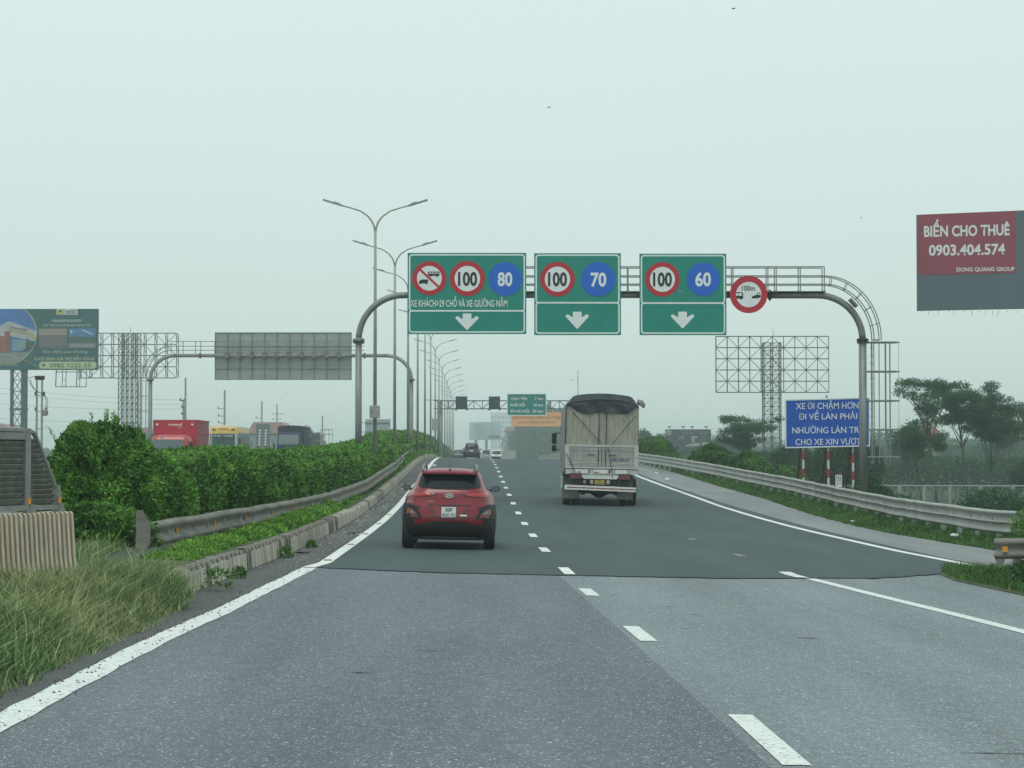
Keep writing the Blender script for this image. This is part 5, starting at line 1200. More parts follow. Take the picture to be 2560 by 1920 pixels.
for s in (-1, 1):
    mb = MB(); mb.bar((s * 1.1, 7.6, 2.5), (s * 1.38, 7.7, 2.45), .02); mb.bar((s * 1.1, 7.6, 1.85), (s * 1.38, 7.7, 1.9), .02); mb.bar((s * 1.38, 7.7, 1.85), (s * 1.38, 7.7, 2.5), .02); st = mb.build('mirror_frame', M_black, tr)
    MB().box(s * 1.40 - .09, s * 1.40 + .09, 7.66, 7.74, 2.08, 2.46).build('mirror', M_black, st); MB().box(s * 1.40 - .08, s * 1.40 + .08, 7.66, 7.74, 1.80, 2.02).build('mirror', M_black, st)
mb = MB(); mb.tube([(-1.2, .2, 1.1), (-1.22, .9, 1.0), (-1.2, 2.6, 1.02)], .04, 6); mb.build('side_rail', M_dark, tr)
MB().box(-1.21, -1.17, 1.9, 5.0, .55, 1.02).build('side_guard', M_tfr, tr); MB().box(1.17, 1.21, 1.9, 5.0, .55, 1.02).build('side_guard', M_tfr, tr)
for i, x in enumerate((-.42, -.25, -.09, .04, .2, .38, .52)): mb = MB(); mb.tube([(x, 3.0 + i % 2, 3.66), (x + .02, 3.0 + i % 2, 3.80)], .008, 4); mb.build('hoop_hook', M_dark, tr)
# far cars --------------------------------------------------------------------
def far_car(label, cat, d, px, wid, hgt, mpaint, rear=True, dark_low=False, plate=True, rz=0, name='car', group=None, zoff=0):
    x = (px - 1280) * M(d); r = thing(name, label, cat, (x, d, float(RZ(x, d)) + .012), rz, roll=ROLL, group=group)
    w = wid / 2; k = hgt
    B = Body([(.22, w * .93, .15, 4.4, 6), (.45, w, .02, 4.6, 6), (.8, w, 0, 4.6, 6), (k * .56, w * .97, .1, 4.4, 5.5), (k * .60, w * .92, .12, 3.6, 5), (k * .66, w * .86, .16, 3.4, 5), (k * .8, w * .80, .27, 3.0, 5), (k * .93, w * .72, .42, 2.6, 5), (k * .985, w * .6, .6, 2.3, 4), (k, w * .35, .9, 2, 3)])
    B.shell(mpaint, r)
    B.patch('rear_window', sym([(0, k * .635), (w * .74, k * .65), (w * .66, k * .91), (0, k * .935)]), M_glass, r, .01, step=.12)
    for s in (-1, 1):
        B.patch('tail_lamp', [(s * w * .95, k * .56), (s * w * .62, k * .54), (s * w * .60, k * .48), (s * w * .95, k * .46)], M_tdark, r, .01, step=.1)
        wheel(r, s * (w - .12), .8, .35, .23, far=True); wheel(r, s * (w - .12), 3.6, .35, .23, far=True); mirror(r, s, w * .9, w * 1.13, 2.9, k * .6, k * .68, M_clad)
    B.patch('rear_bumper', [(-w * .97, .52 if not dark_low else .75), (w * .97, .52 if not dark_low else .75), (w * .95, .26), (-w * .95, .26)], M_clad, r, .01, step=.15)
    if plate: MB().box(-.24, .24, -.05, -.02, k * .50, k * .50 + .13).build('number_plate', M_plate, r)
    return r
M_navy = paint('dark_blue_paint', (.010, .017, .03), rough=.4, coat=.2)
far_car('dark blue-grey SUV seen from behind, nearest car beyond the red one at the crest', 'car', 251, 1178.5, 1.92, 1.86, M_navy)
far_car('small white car at the crest to the right of the dark SUV', 'car', 318, 1240, 1.84, 1.68, paint('white_paint', (.68, .70, .68)), dark_low=True)
van = far_car('hazy grey van partly hidden between the dark SUV and the white car', 'van', 420, 1215, 1.95, 2.35, paint('grey_paint', (.22, .25, .27)))
van.location.z = 1.05
oc = far_car('far grey car just past the end of the median hedge', 'car', 300, 1147, 1.8, 1.5, paint('slate_paint', (.12, .15, .15)), plate=False); oc.location.z = 1.42

# vehicles of the opposite carriageway, facing the camera ---------------------------------
dR = 127.; f = Fr(dR, 424, z=float(ZO(dR))); r = thing('lorry', 'red box lorry facing the camera behind the median hedge', 'lorry', f.o)
M_rbox = mat('red_box_paint', (.44, .014, .04), .45, vscale=1, var=.1); M_rside = mat('dusty_red_side', (.38, .16, .16), .7, vscale=1.5, col2=(.50, .24, .24), stretch=(1, 1, .5))
x0, x1, zt = f.X(368), f.X(480), f.Z(1048); xs_ = f.X(371), f.X(469)
MB().bevbox(x0, x1, 2.0, 2.06, .9, zt, .01).build('box_front', M_rbox, r)
mb = MB(); mb.box(x0 + .01, x1 - .01, 2.06, 7.2, .9, zt - .01); mb.build('cargo_box', M_rside, r)
y_ = 2.2
while y_ < 7.1: MB().box(x1 - .01, x1 + .03, y_, y_ + .06, 1.0, zt - .08).build('side_rib', M_rside, r); y_ += .42
for zz in (zt - .06, .9, f.Z(1084)): MB().box(x1 - .01, x1 + .04, 2.0, 7.2, zz, zz + .06).build('side_rail', M_rbox, r)
letter('viettel', M_sgw, f.X(406), f.X(441), f.Z(1063), f.Z(1056) - f.Z(1063), r, y=1.99, bold=.01); letter('post', M_sgw, f.X(431), f.X(442), f.Z(1068.5), .07, r, y=1.99, bold=.0)
for px in (379, 468): MB().box(f.X(px) - .06, f.X(px) + .06, 1.96, 2.0, f.Z(1062), f.Z(1062) + .1).build('marker_lamp', M_sgw, r)
ct = f.Z(1087); CBd = Body([(.5, 1.08, 0, 2.0, 9), (1.2, 1.12, 0, 2.0, 9), (1.9, 1.12, .03, 2.0, 9), (ct - .25, 1.06, .2, 2.0, 8), (ct - .08, 1.0, .32, 2.0, 7), (ct, .8, .5, 2.0, 6)])
CBd.shell(mat('cab_red', (.42, .03, .035), .35, var=.06, coat=.4), r, 'cab')
r.children[-1].location.x = f.X(420)
for nm, pl_, mm, of in (('windscreen', [(-.98, 1.85), (.98, 1.85), (.92, ct - .28), (-.92, ct - .28)], mat('dusty_windscreen', (.10, .14, .15), .3, var=.15), .01), ('grille', [(-.8, .9), (.8, .9), (.8, 1.3), (-.8, 1.3)], M_dark, .01)):
    q = CBd.patch(nm, pl_, mm, r, of, step=.15); q.location.x = f.X(420)
MB().box(f.X(401), f.X(410), -.02, .0, f.Z(1096), f.Z(1092)).build('windscreen_sticker', mat('sticker_cyan', (.10, .45, .48), .5, var=0), r)
for s in (-1, 1):
    xx = f.X(420) + s * 1.28; MB().box(xx - .10, xx + .10, -.1, .0, 1.75, 2.35).build('mirror', M_black, r); mb = MB(); mb.bar((f.X(420) + s * 1.05, .1, 2.4), (xx, -.05, 2.35), .02); mb.build('mirror_arm', M_black, r)
    for yy in (.8, 5.8): q = wheel(r, f.X(420) + s * .98, yy, .45, .26, far=True)
    q = CBd.patch('headlight', [(s * .95, .95), (s * .65, .95), (s * .65, 1.12), (s * .95, 1.12)], M_clear, r, .01, step=.1); q.location.x = f.X(420)
MB().box(x0, x1, .9, 7.2, .55, .9).build('chassis', M_dark, r)
# yellow-topped coach
dB = 190.; f = Fr(dB, 558, z=float(ZO(dB))); r = thing('coach', 'yellow-roofed coach with a green windscreen facing the camera behind the hedge', 'coach', f.o)
M_yel = mat('coach_yellow', (.72, .46, .10), .4, vscale=1.5, var=.08); M_cside = mat('coach_side', (.42, .47, .45), .5, vscale=1.2, col2=(.56, .60, .57))
H_ = f.Z(1062); w = 1.25
CB2 = Body([(.4, w, 0, 9, 12), (1.2, w, 0, 9, 12), (H_ - .78, w, .15, 9, 12), (H_ - .55, w * .99, .2, 9, 11), (H_ - .15, w * .94, .3, 8.9, 9), (H_, w * .72, .6, 8.6, 7)])
CB2.shell(M_cside, r, 'body')
CB2.patch('destination_crown', sym([(0, H_ - .72), (w * .96, H_ - .72), (w * .94, H_ - .4), (w * .84, H_ - .12), (0, H_ - .02)]), M_yel, r, .03, step=.15)
for s in (-1, 1): CB2.patch('yellow_band', [(.3, H_ - .62), (8.8, H_ - .62), (8.8, H_ - .28), (.4, H_ - .18)], M_yel, r, .02, side=s, step=.5)
CB2.patch('windscreen', sym([(0, 1.3), (w * .93, 1.3), (w * .92, H_ - .76), (0, H_ - .76)]), mat('green_windscreen', (.02, .07, .065), .25, var=.2), r, .012, step=.2)
MB().box(-.03, .03, -.03, .1, 1.3, H_ - .8).build('windscreen_post', M_dark, r)
letter('HHG', M_black, f.X(545), f.X(570), f.Z(1074), f.Z(1070) - f.Z(1074), r, y=-.03, bold=.02, shear=.3)
letter('HÀ NỘI - NAM ĐỊNH', M_sgw, f.X(534), f.X(581), H_ - .98, .13, r, y=.0, bold=.01)
for s in (-1, 1):
    mb = MB(); mb.prism([(s * .98, H_ - .42), (s * .62, H_ - .45), (s * .66, H_ - .36), (s * .9, H_ - .32)], .1, .14); mb.build('crown_lamp', M_dark, r)
    for yy in (1.6, 6.8): wheel(r, s * 1.1, yy, .5, .28, far=True)
    CB2.patch('side_windows', [(.5, 1.7), (8.6, 1.7), (8.6, H_ - .72), (.5, H_ - .72)], mat('coach_window', (.10, .13, .13), .3, var=.1) if not bpy.data.materials.get('coach_window') else bpy.data.materials['coach_window'], r, .012, side=s, step=.5)
    MB().box(s * 1.38 - .08, s * 1.38 + .08, -.15, -.05, 2.0, 2.5).build('mirror', M_dark, r); CB2.patch('headlight', [(s * 1.1, .8), (s * .75, .8), (s * .75, 1.0), (s * 1.1, 1.0)], M_clear, r, .012, step=.1)
# blue lorry
dL = 188.; f = Fr(dL, 721, z=float(ZO(dL))); r = thing('lorry', 'dark blue lorry with a matching canopy facing the camera, rightmost vehicle behind the hedge', 'lorry', f.o)
M_bl = paint('lorry_blue', (.022, .035, .075), rough=.7, coat=.0); H_ = f.Z(1063)
ca = [(-1.08, .9), (-1.08, H_ - .12), (-.9, H_ - .03), (0, H_ + .02), (.9, H_ - .03), (1.08, H_ - .12), (1.08, .9)]
MB().prism(ca, 1.9, 7.5).build('canopy', mat('blue_grey_canvas', (.03, .045, .065), .8, var=.12), r)
CB3 = Body([(.4, .98, 0, 1.9, 8), (1.1, 1.0, 0, 1.9, 8), (H_ * .60, .98, .06, 1.9, 8), (H_ * .80, .90, .25, 1.9, 7), (H_ * .85, .8, .4, 1.8, 6)])
CB3.shell(M_bl, r, 'cab')
CB3.patch('windscreen', [(-.86, H_ * .55), (.86, H_ * .55), (.80, H_ * .78), (-.80, H_ * .78)], mat('sky_grey_windscreen', (.16, .20, .20), .5, var=.1), r, .012, step=.15)  # sky reflection put into the grey base colour of the glass
MB().box(-.09, .09, -.03, -.005, H_ * .39, H_ * .39 + .07).build('emblem', bpy.data.materials['emblem_silver'], r)
for s in (-1, 1):
    CB3.patch('headlight', [(s * .92, H_ * .24), (s * .62, H_ * .24), (s * .60, H_ * .29), (s * .92, H_ * .32)], M_plate, r, .012, step=.1)
    MB().box(s * 1.17 - .08, s * 1.17 + .08, -.1, 0, H_ * .44, H_ * .58).build('mirror', M_black, r)
    for yy in (.9, 5.8): wheel(r, s * .88, yy, .42, .25, far=True)
# dark tall panel with two columns of lamps between coach and lorry
f = Fr(235., 657, z=.4); r = thing('lamp_panel', 'tall grey panel with two columns of white lamps between the coach and the blue lorry', 'traffic light panel', f.o)
MB().box(f.X(640), f.X(675), -.1, .1, .0, f.Z(1060)).build('panel', mat('panel_grey', (.16, .19, .19), .7, var=.1), r)
for px in (650, 665):
    for py in range(1076, 1116, 7): MB().disc(f.X(px - (py - 1076) * .05), f.Z(py), .10, -.13, -.1, n=12).build('white_lamp', M_plate, r)
# ------------------------------------------------------------------ billboards and lattice frames
def lattice_tower(root, f, px0, px1, py_top, py_bot, dep, ch, br, bays, name='lattice_tower', sub=1):
    """square tower from py_bot to py_top: chords, rings and X braces, one part per bay"""
    x0, x1, z0, z1 = f.X(px0), f.X(px1), f.Z(py_bot), f.Z(py_top); h = (z1 - z0) / bays
    mb = MB(); n = sub + 1
    for yy in (0, dep):
        for i in range(n): x = x0 + (x1 - x0) * i / sub; mb.bar((x, yy, z0), (x, yy, z1), ch)
    mb.build('tower_chord', M_truss, root)
    for b in range(bays):
        mb = MB(); a, c = z0 + b * h, z0 + (b + 1) * h
        for yy in (0, dep):
            mb.bar((x0, yy, c), (x1, yy, c), br)
            for i in range(sub):
                p, q = x0 + (x1 - x0) * i / sub, x0 + (x1 - x0) * (i + 1) / sub; mb.bar((p, yy, a), (q, yy, c), br); mb.bar((q, yy, a), (p, yy, c), br)
        for xx in (x0, x1): mb.bar((xx, 0, a), (xx, dep, c), br); mb.bar((xx, 0, c), (xx, dep, c), br)
        mb.build('tower_bay', M_truss, root)
def lattice_panel(root, f, px0, px1, py0, py1, nx, ny, th, dep=.9):
    X = [f.X(px0 + (px1 - px0) * i / nx) for i in range(nx + 1)]; Z = [f.Z(py0 + (py1 - py0) * j / ny) for j in range(ny + 1)]
    for j in range(ny + 1): mb = MB(); mb.bar((X[0], 0, Z[j]), (X[-1], 0, Z[j]), th * 1.4); mb.build('horizontal_bar', M_truss, root)
    for i in range(nx + 1):
        mb = MB(); mb.bar((X[i], 0, Z[0]), (X[i], 0, Z[-1]), th); mb.bar((X[i] + .12, dep, Z[0]), (X[i] + .12, dep, Z[-1]), th)
        for j in range(ny): mb.bar((X[i], 0, Z[j]), (X[i] + .12, dep, Z[j + 1]), th * .6)
        mb.build('frame_truss', M_truss, root)
    for i in range(nx):
        for j in range(ny):
            mb = MB()
            if (i + j) % 2: mb.bar((X[i], 0, Z[j]), (X[i + 1], 0, Z[j + 1]), th * .8)
            else: mb.bar((X[i], 0, Z[j + 1]), (X[i + 1], 0, Z[j]), th * .8)
            mb.build('diagonal_brace', M_truss, root)
M_truss2 = M_truss
f = Fr(240., 1910, z=-1.7); r = thing('bare_billboard', 'bare steel billboard frame on a lattice tower, right of the green signs', 'billboard frame', f.o)
lattice_panel(r, f, 1790, 2073, 841, 981, 10, 5, .05); lattice_tower(r, f, 1911, 1953, 856, 1236, 1.6, .075, .028, 19, sub=2)
mb = MB(); mb.bar((f.X(1934), 0, f.Z(841)), (f.X(1934), 0, f.Z(824)), .03); mb.build('lightning_rod', M_truss, r)
f = Fr(280., 319, z=-1.7); r = thing('bare_billboard', 'bare steel billboard frame on a dense lattice tower beside the green billboard', 'billboard frame', f.o)
lattice_panel(r, f, 196, 440, 833, 945, 9, 4, .055); lattice_tower(r, f, 295, 343, 833, 1216, 2.4, .07, .026, 24, sub=4)
mb = MB(); mb.bar((f.X(324), 0, f.Z(833)), (f.X(325), 0, f.Z(816)), .03); mb.build('lightning_rod', M_truss, r)
f = Fr(222., 176, 967); r = thing('hanging_billboard', 'small empty hanging frame under the green billboard', 'billboard frame', f.o)
for py in (930, 967): mb = MB(); mb.bar((f.X(137), 0, f.Z(py)), (f.X(215), 0, f.Z(py)), .05); mb.build('crossbar', M_truss, r)
for px in (138, 154, 163, 190, 198, 214): mb = MB(); mb.bar((f.X(px), 0, f.Z(967)), (f.X(px), .3, f.Z(922)), .06 if px in (138, 190) else .045); mb.build('upright', M_truss, r)
for a, b in ((154, 163), (190, 198)): mb = MB(); mb.bar((f.X(a), 0, f.Z(949)), (f.X(b), 0, f.Z(949)), .03); mb.build('brace', M_truss, r)
# red rental billboard on the right
f = Fr(190., 2560, z=-1.7); r = thing('billboard', 'grey billboard with a red poster offering the space for rent, high on the right', 'billboard', f.o)
Xq = lambda x: f.X(1700 + x * .3918); Zq = lambda y: f.Z(500 + y * .3918)
M_bgrey = mat('billboard_grey', (.085, .115, .145), .7, vscale=.3, var=.08); M_pred = mat('poster_red', (.27, .03, .06), .7, vscale=.3, var=.08)
x0 = Xq(1523); xe = Xq(3300); sl = (Zq(66) - Zq(94)) / (Xq(2195) - Xq(1523)); sb = (Zq(693) - Zq(706)) / (Xq(2195) - Xq(1523))
mb = MB(); mb.prism([(x0, Zq(706)), (xe, Zq(706) + sb * (xe - x0)), (xe, Zq(94) + sl * (xe - x0)), (x0, Zq(94))], 0, .5); mb.build('panel', M_bgrey, r)
xp = Xq(2153); mb = MB(); mb.prism([(x0 + .05, Zq(480)), (xp, Zq(480) + sl * .55 * (xp - x0)), (xp, Zq(96) + sl * (xp - x0)), (x0 + .05, Zq(96))], -.03, -.002); mb.build('poster', M_pred, r)
letter('BIỂN CHO THUÊ', M_plate, Xq(1565), Xq(2113), Zq(234), Zq(165) - Zq(234), r, y=-.04, bold=.028, dz=.55 * sl * 5.5 * 1.2)
letter('0903.404.574', M_plate, Xq(1595), Xq(2083), Zq(354), Zq(286) - Zq(354), r, y=-.04, bold=.028, dz=.12)
letter('DONG QUANG GROUP', M_plate, Xq(1772), Xq(2143), Zq(456), Zq(430) - Zq(456), r, y=-.04, bold=.018, dz=.05)
mb = MB(); x = x0 + .3
while x < x0 + 9: a = .1 + .35 * random.random(); mb.bar((x, .1, Zq(706)), (x + random.uniform(-.15, .15), .1, Zq(706) - a), .02); x += .4 + random.random() * .5
mb.build('torn_strips', M_dark, r)
mb = MB(); mb.tube([(xe * .52, .4, 0), (xe * .52, .4, Zq(400))], .6, 16); mb.build('column', M_bgrey, r)
# green property billboard on the left
f = Fr(230., 45, z=-1.7); r = thing('billboard', 'green property billboard with photos and a phone number, far left', 'billboard', f.o)
M_bg = mat('billboard_green', (.035, .13, .13), .7, vscale=.3, var=.06); K = 260 / 1659
Xq = lambda x: f.X(x * K); Zq = lambda y: f.Z(740 + y * K)
xl_ = Xq(-1500); MB().box(xl_, Xq(1550), 0, .5, Zq(1178), Zq(205)).build('panel', M_bg, r)
def clipc(cx, cz, rad, x_min, z0, z1, a0=-90, a1=90):
    return [(max(x_min, cx + rad * math.cos(math.radians(a))), min(z1, max(z0, cz + rad * math.sin(math.radians(a))))) for a in np.linspace(a0, a1, 40)]
def flat(poly, m, name, y): MB().prism([(Xq(a), Zq(b)) for a, b in poly], y - .01, y).build(name, m, r)
cm = lambda n, c: bpy.data.materials.get(n) or mat(n, c, .7, vscale=.8, var=.1)
arcp = [(20 + 558 * math.cos(math.radians(a)), 600 + 520 * math.sin(math.radians(a))) for a in range(-90, 91, 6)]
arcp = [(x, max(207, min(1080, y))) for x, y in arcp]
flat([(-1490, 207)] + arcp + [(-1490, 1080)], cm('print_cream', (.42, .40, .22)), 'picture_edge', -.002)
arc2 = [(12 + 548 * math.cos(math.radians(a)), 600 + 505 * math.sin(math.radians(a))) for a in range(-90, 91, 6)]; arc2 = [(x, max(207, min(1060, y))) for x, y in arc2]
up = [p for p in arc2 if p[1] <= 900]; dn = [p for p in arc2 if p[1] >= 900]
flat([(-1490, 207)] + up + [(-1490, up[-1][1])], cm('print_sky', (.07, .19, .46)), 'picture_sky', -.016)
flat([(-1490, up[-1][1])] + [up[-1]] + dn + [(-1490, 1060)], cm('print_pavement', (.25, .27, .27)), 'picture_ground', -.016)
flat([(0, 470), (130, 400), (330, 470), (575, 560), (560, 720), (430, 700), (150, 640), (150, 890), (-400, 890), (-400, 520)], cm('print_building', (.42, .44, .44)), 'picture_building', -.030)
flat([(60, 560), (150, 570), (155, 905), (60, 905)], cm('print_brick', (.30, .12, .09)), 'picture_columns', -.043); flat([(-300, 650), (55, 640), (55, 900), (-300, 900)], cm('print_brick', (.30, .12, .09)), 'picture_wall', -.043)
flat([(130, 520), (400, 560), (570, 650), (565, 720), (400, 610), (130, 560)], cm('print_ochre', (.40, .36, .20)), 'picture_arch', -.043)
flat([(180, 690), (400, 700), (400, 880), (180, 880)], cm('print_pane', (.20, .32, .36)), 'picture_window', -.056)
flat([(400, 700), (430, 670), (470, 730), (545, 730), (500, 830), (330, 900), (360, 850), (400, 840)], cm('print_tree', (.07, .13, .10)), 'picture_tree', -.069)
letter('TP.NAM HÀ NỘI', M_black, Xq(140), Xq(425), Zq(510), Zq(485) - Zq(510), r, y=-.060, bold=.02, dz=-(Zq(0) - Zq(45)))
flat([(885, 205), (1222, 205), (1222, 300), (885, 300)], cm('print_white', (.55, .60, .60)), 'logo_plate', -.016); flat([(890, 207), (1015, 207), (1015, 298), (890, 298)], cm('print_lime', (.50, .55, .20)), 'logo_plate', -.029)
flat([(1040, 240), (1070, 248), (1110, 232), (1150, 228), (1195, 246), (1195, 254), (1150, 240), (1110, 242), (1070, 256), (1040, 250)], M_dark, 'logo_swoosh', -.04)
letter('HANSSIP', M_dark, Xq(1040), Xq(1200), Zq(284), Zq(260) - Zq(284), r, y=-.04); flat([(920, 238), (950, 226), (985, 238), (960, 262), (930, 258)], M_bg, 'logo_mark', -.04)
CRM = cm('print_ivory', (.56, .58, .42)); CRW = cm('print_white', (.55, .60, .60))
letter('HANSSIP ECOCITY', CRW, Xq(818), Xq(1292), Zq(414), Zq(374) - Zq(414), r, y=-.016, bold=.02)
letter('ĐÔ THỊ THƯƠNG MẠI DỊCH VỤ', CRM, Xq(678), Xq(1425), Zq(483), Zq(450) - Zq(483), r, y=-.016, bold=.008)
flat([(608, 520), (1055, 520), (1055, 625), (608, 625)], cm('print_dusk', (.32, .28, .24)), 'photo_sky', -.016); flat([(608, 625), (1055, 625), (1055, 830), (608, 830)], cm('print_town', (.13, .15, .17)), 'photo_town', -.016)
for i in range(14): a = 620 + i * 31; flat([(a, 640 + 30 * random.random()), (a + 20, 640), (a + 20, 790), (a, 800)], cm('print_tower%s' % '', (.22, .19, .18)), 'photo_tower', -.029)
flat([(1085, 520), (1515, 520), (1515, 650), (1085, 650)], cm('print_blue', (.10, .22, .42)), 'photo_sky', -.016); flat([(1085, 650), (1515, 650), (1515, 755), (1085, 755)], cm('print_tree', (.07, .13, .10)), 'photo_trees', -.016); flat([(1085, 755), (1515, 755), (1515, 825), (1085, 825)], cm('print_pavement', (.25, .27, .27)), 'photo_road', -.016)
flat([(1300, 530), (1480, 610), (1440, 615), (1290, 545)], CRW, 'photo_cloud', -.029); flat([(1110, 540), (1150, 560), (1120, 600)], CRW, 'photo_cloud', -.029); flat([(1210, 600), (1240, 650), (1180, 650)], cm('print_tree', (.07, .13, .10)), 'photo_trees', -.029)
letter('Tâm điểm giao thương', CRM, Xq(650), Xq(1385), Zq(910), Zq(865) - Zq(910), r, y=-.016, bold=-.006, shear=.5)
letter('KHỞI SINH GIÁ TRỊ BỀN VỮNG', CRM, Xq(540), Xq(1498), Zq(1026), Zq(978) - Zq(1026), r, y=-.016, bold=.008)
mb = MB(); mb.prism(rrect(Xq(612), Xq(1532), Zq(1160), Zq(1048), .3), -.012, -.002); mb.build('phone_band', cm('print_band', (.50, .56, .33)), r)
letter('0985 1222 33', M_bg, Xq(780), Xq(1432), Zq(1138), Zq(1072) - Zq(1138), r, y=-.018, bold=.014)
MB().disc(Xq(685), Zq(1105), .17, -.02, -.013, n=24).build('phone_icon', M_bg, r)
mb = MB(); mb.tube([(Xq(668), -.024, Zq(1085)), (Xq(665), -.024, Zq(1110)), (Xq(685), -.024, Zq(1125)), (Xq(705), -.024, Zq(1122))], [.035, .02, .02, .035], 6); mb.build('phone_handset', cm('print_band', (.50, .56, .33)), r)
letter('NAM HÀ NỘI', CRW, Xq(2), Xq(300), Zq(1062), Zq(1030) - Zq(1062), r, y=-.016, bold=.006); letter('INDUSTRIAL PARK', CRW, Xq(-60), Xq(280), Zq(1112), .13, r, y=-.016, bold=.004)
mb = MB(); mb.tube([(Xq(0), -.01, Zq(925)), (Xq(150), -.01, Zq(952)), (Xq(320), -.01, Zq(1000)), (Xq(480), -.01, Zq(1070)), (Xq(600), -.01, Zq(1135))], .03, 5); mb.build('cream_swoosh', cm('print_cream', (.42, .40, .22)), r)
M_col = mat('billboard_column', (.10, .125, .15), .6, vscale=.6, var=.1)
zt = Zq(1178); MB().box(Xq(150), Xq(200), .1, .4, 0, zt).build('column', M_col, r); MB().box(Xq(322), Xq(412), .1, .7, 0, zt).build('column', M_col, r)
z = 1.0
while z < zt - .5: mb = MB(); q = min(z + 1.15, zt); mb.bar((Xq(200), .2, z), (Xq(322), .2, q), .045); mb.bar((Xq(322), .2, z), (Xq(200), .2, q), .045); mb.bar((Xq(200), .2, q), (Xq(322), .2, q), .05); mb.build('column_brace', M_truss, r); z += 1.15
for zz in (Zq(1820),): MB().box(Xq(143), Xq(420), .05, .75, zz, zz + .2).build('splice_plate', M_col, r)
# black billboard far right of the lorry
f = Fr(420., 1720, z=-1.7); r = thing('billboard', 'distant dark billboard with a round white logo, right of the lorry', 'billboard', f.o)
K = .1899; Xq = lambda x: f.X(1580 + x * K); Zq = lambda y: f.Z(1040 + y * K)
MB().box(Xq(440), Xq(1040), 0, .6, Zq(480), Zq(175)).build('panel', mat('billboard_dark', (.03, .045, .06), .7, var=.15, vscale=.5), r)
MB().disc(Xq(482), Zq(217), .55, -.05, -.01, n=24).build('logo_disc', M_back, r)
flat = lambda poly, m, name, y: MB().prism([(Xq(a), Zq(b)) for a, b in poly], y - .01, y).build(name, m, r)
flat([(460, 212), (482, 232), (510, 206), (510, 212), (482, 242), (460, 220)], M_dark, 'logo_mark', -.06)
for (a, b, c_, d_) in ((630, 182, 850, 195), (660, 210, 815, 222), (660, 232, 815, 242), (870, 207, 1010, 216), (890, 226, 1000, 236), (905, 265, 990, 275), (905, 310, 970, 320), (610, 260, 690, 305)):
    flat([(a, b), (c_, b), (c_, d_), (a, d_)], cm('print_dim', (.13, .17, .19)), 'print_line', -.02)
for pl_ in ([(780, 262), (865, 268), (868, 295), (820, 290), (825, 350), (795, 355)], [(705, 385), (760, 368), (890, 350), (890, 395), (705, 400)], [(915, 345), (1005, 345), (1010, 400), (925, 400)]): flat(pl_, M_back, 'printed_picture', -.02)
for x in (495, 675, 795, 975):
    mb = MB(); mb.bar((Xq(x), .3, Zq(175)), (Xq(x), -.6, Zq(150)), .05); mb.box(Xq(x) - .35, Xq(x) + .2, -1.0, -.5, Zq(150), Zq(135)); mb.build('floodlight', M_dark, r)
for x in (520, 960): mb = MB(); mb.tube([(Xq(x), .3, 0), (Xq(x), .3, Zq(470))], .35, 8); mb.build('leg', M_col, r)
# ghostly far billboard, tower and buildings
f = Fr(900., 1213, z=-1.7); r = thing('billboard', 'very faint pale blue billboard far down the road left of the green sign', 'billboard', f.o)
MB().box(f.X(1173), f.X(1253), 0, 1, f.Z(1100), f.Z(1055)).build('panel', mat('haze_paled_print', (.36, .45, .50), .7, vscale=.12, var=.25), r)  # distance haze mixed into the pale print colour
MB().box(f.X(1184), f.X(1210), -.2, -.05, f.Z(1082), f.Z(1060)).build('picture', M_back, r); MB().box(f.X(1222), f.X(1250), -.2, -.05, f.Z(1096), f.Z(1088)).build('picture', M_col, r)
for px in (1190, 1216): mb = MB(); mb.tube([(f.X(px), .5, 0), (f.X(px), .5, f.Z(1100))], .6, 8); mb.build('leg', M_col, r)
def building(label, d, x0, x1, py0, m, roof=None, win=None, depth=12, name='building'):
    f = Fr(d, (x0 + x1) / 2, z=-1.7); r = thing(name, label, 'building', f.o)
    a, b, z1 = f.X(x0), f.X(x1), f.Z(py0); MB().box(a, b, 0, depth, 0, z1).build('wall', m, r)
    if roof: MB().prism([(a - .4, z1), (b + .4, z1), (b - (b - a) * .12, z1 + roof[0]), (a + (b - a) * .12, z1 + roof[0])], -.4, depth + .4).build('roof', roof[1], r)
    if win:
        nx, nz, wm = win
        for i in range(nx):
            for j in range(nz):
                x = a + (b - a) * (i + .28) / nx; w = (b - a) / nx * .46; z = z1 * .30 + (z1 * .66) * (j + .15) / nz; h = z1 * .66 / nz * .55
                q = MB().box(x, x + w, -.12, -.02, z, z + h).build('window', wm, r)
    return r
M_bw = mat('far_wall_white', (.68, .74, .72), .8, var=.06); M_win = mat('far_window', (.13, .18, .20), .4, var=.1); M_pink = mat('far_pink_roof', (.42, .24, .23), .8, var=.08)
building('faint white apartment building far ahead behind the pale billboard', 1300, 1226, 1279, 1031, M_bw, None, (6, 7, mat('haze_paled_window', (.34, .40, .42), .5, var=.1)), 30)  # window colour paled to carry extra distance haze
building('low pinkish building at the far end of the road beside the trees', 800, 1262, 1290, 1078, mat('far_wall_grey', (.34, .36, .34), .8, var=.1), (1.6, M_pink), (4, 1, M_win))
f = Fr(620., 1274, z=-1.7); r = thing('lattice_mast', 'pale lattice mast at the end of the road left of the dense trees', 'mast', f.o); lattice_tower(r, f, 1270, 1288, 1080, 1150, 2, .16, .09, 9, sub=1)
building('grey ramp wall rising at the far right of the road beyond the white car', 520, 1252, 1289, 1127, mat('ramp_wall', (.30, .32, .29), .85, var=.1), None, None, 20, 'ramp_wall')
building('pink-roofed house with a grey gable beyond the coach', 420, 622, 716, 1084, mat('house_wall', (.28, .31, .31), .8, var=.1), (2.1, M_pink), (7, 2, M_win))
building('pinkish shed roof seen between the lattice tower and the red lorry', 520, 335, 375, 1082, mat('shed_wall', (.33, .35, .34), .8, var=.1), (1.2, M_pink), (3, 1, M_win))
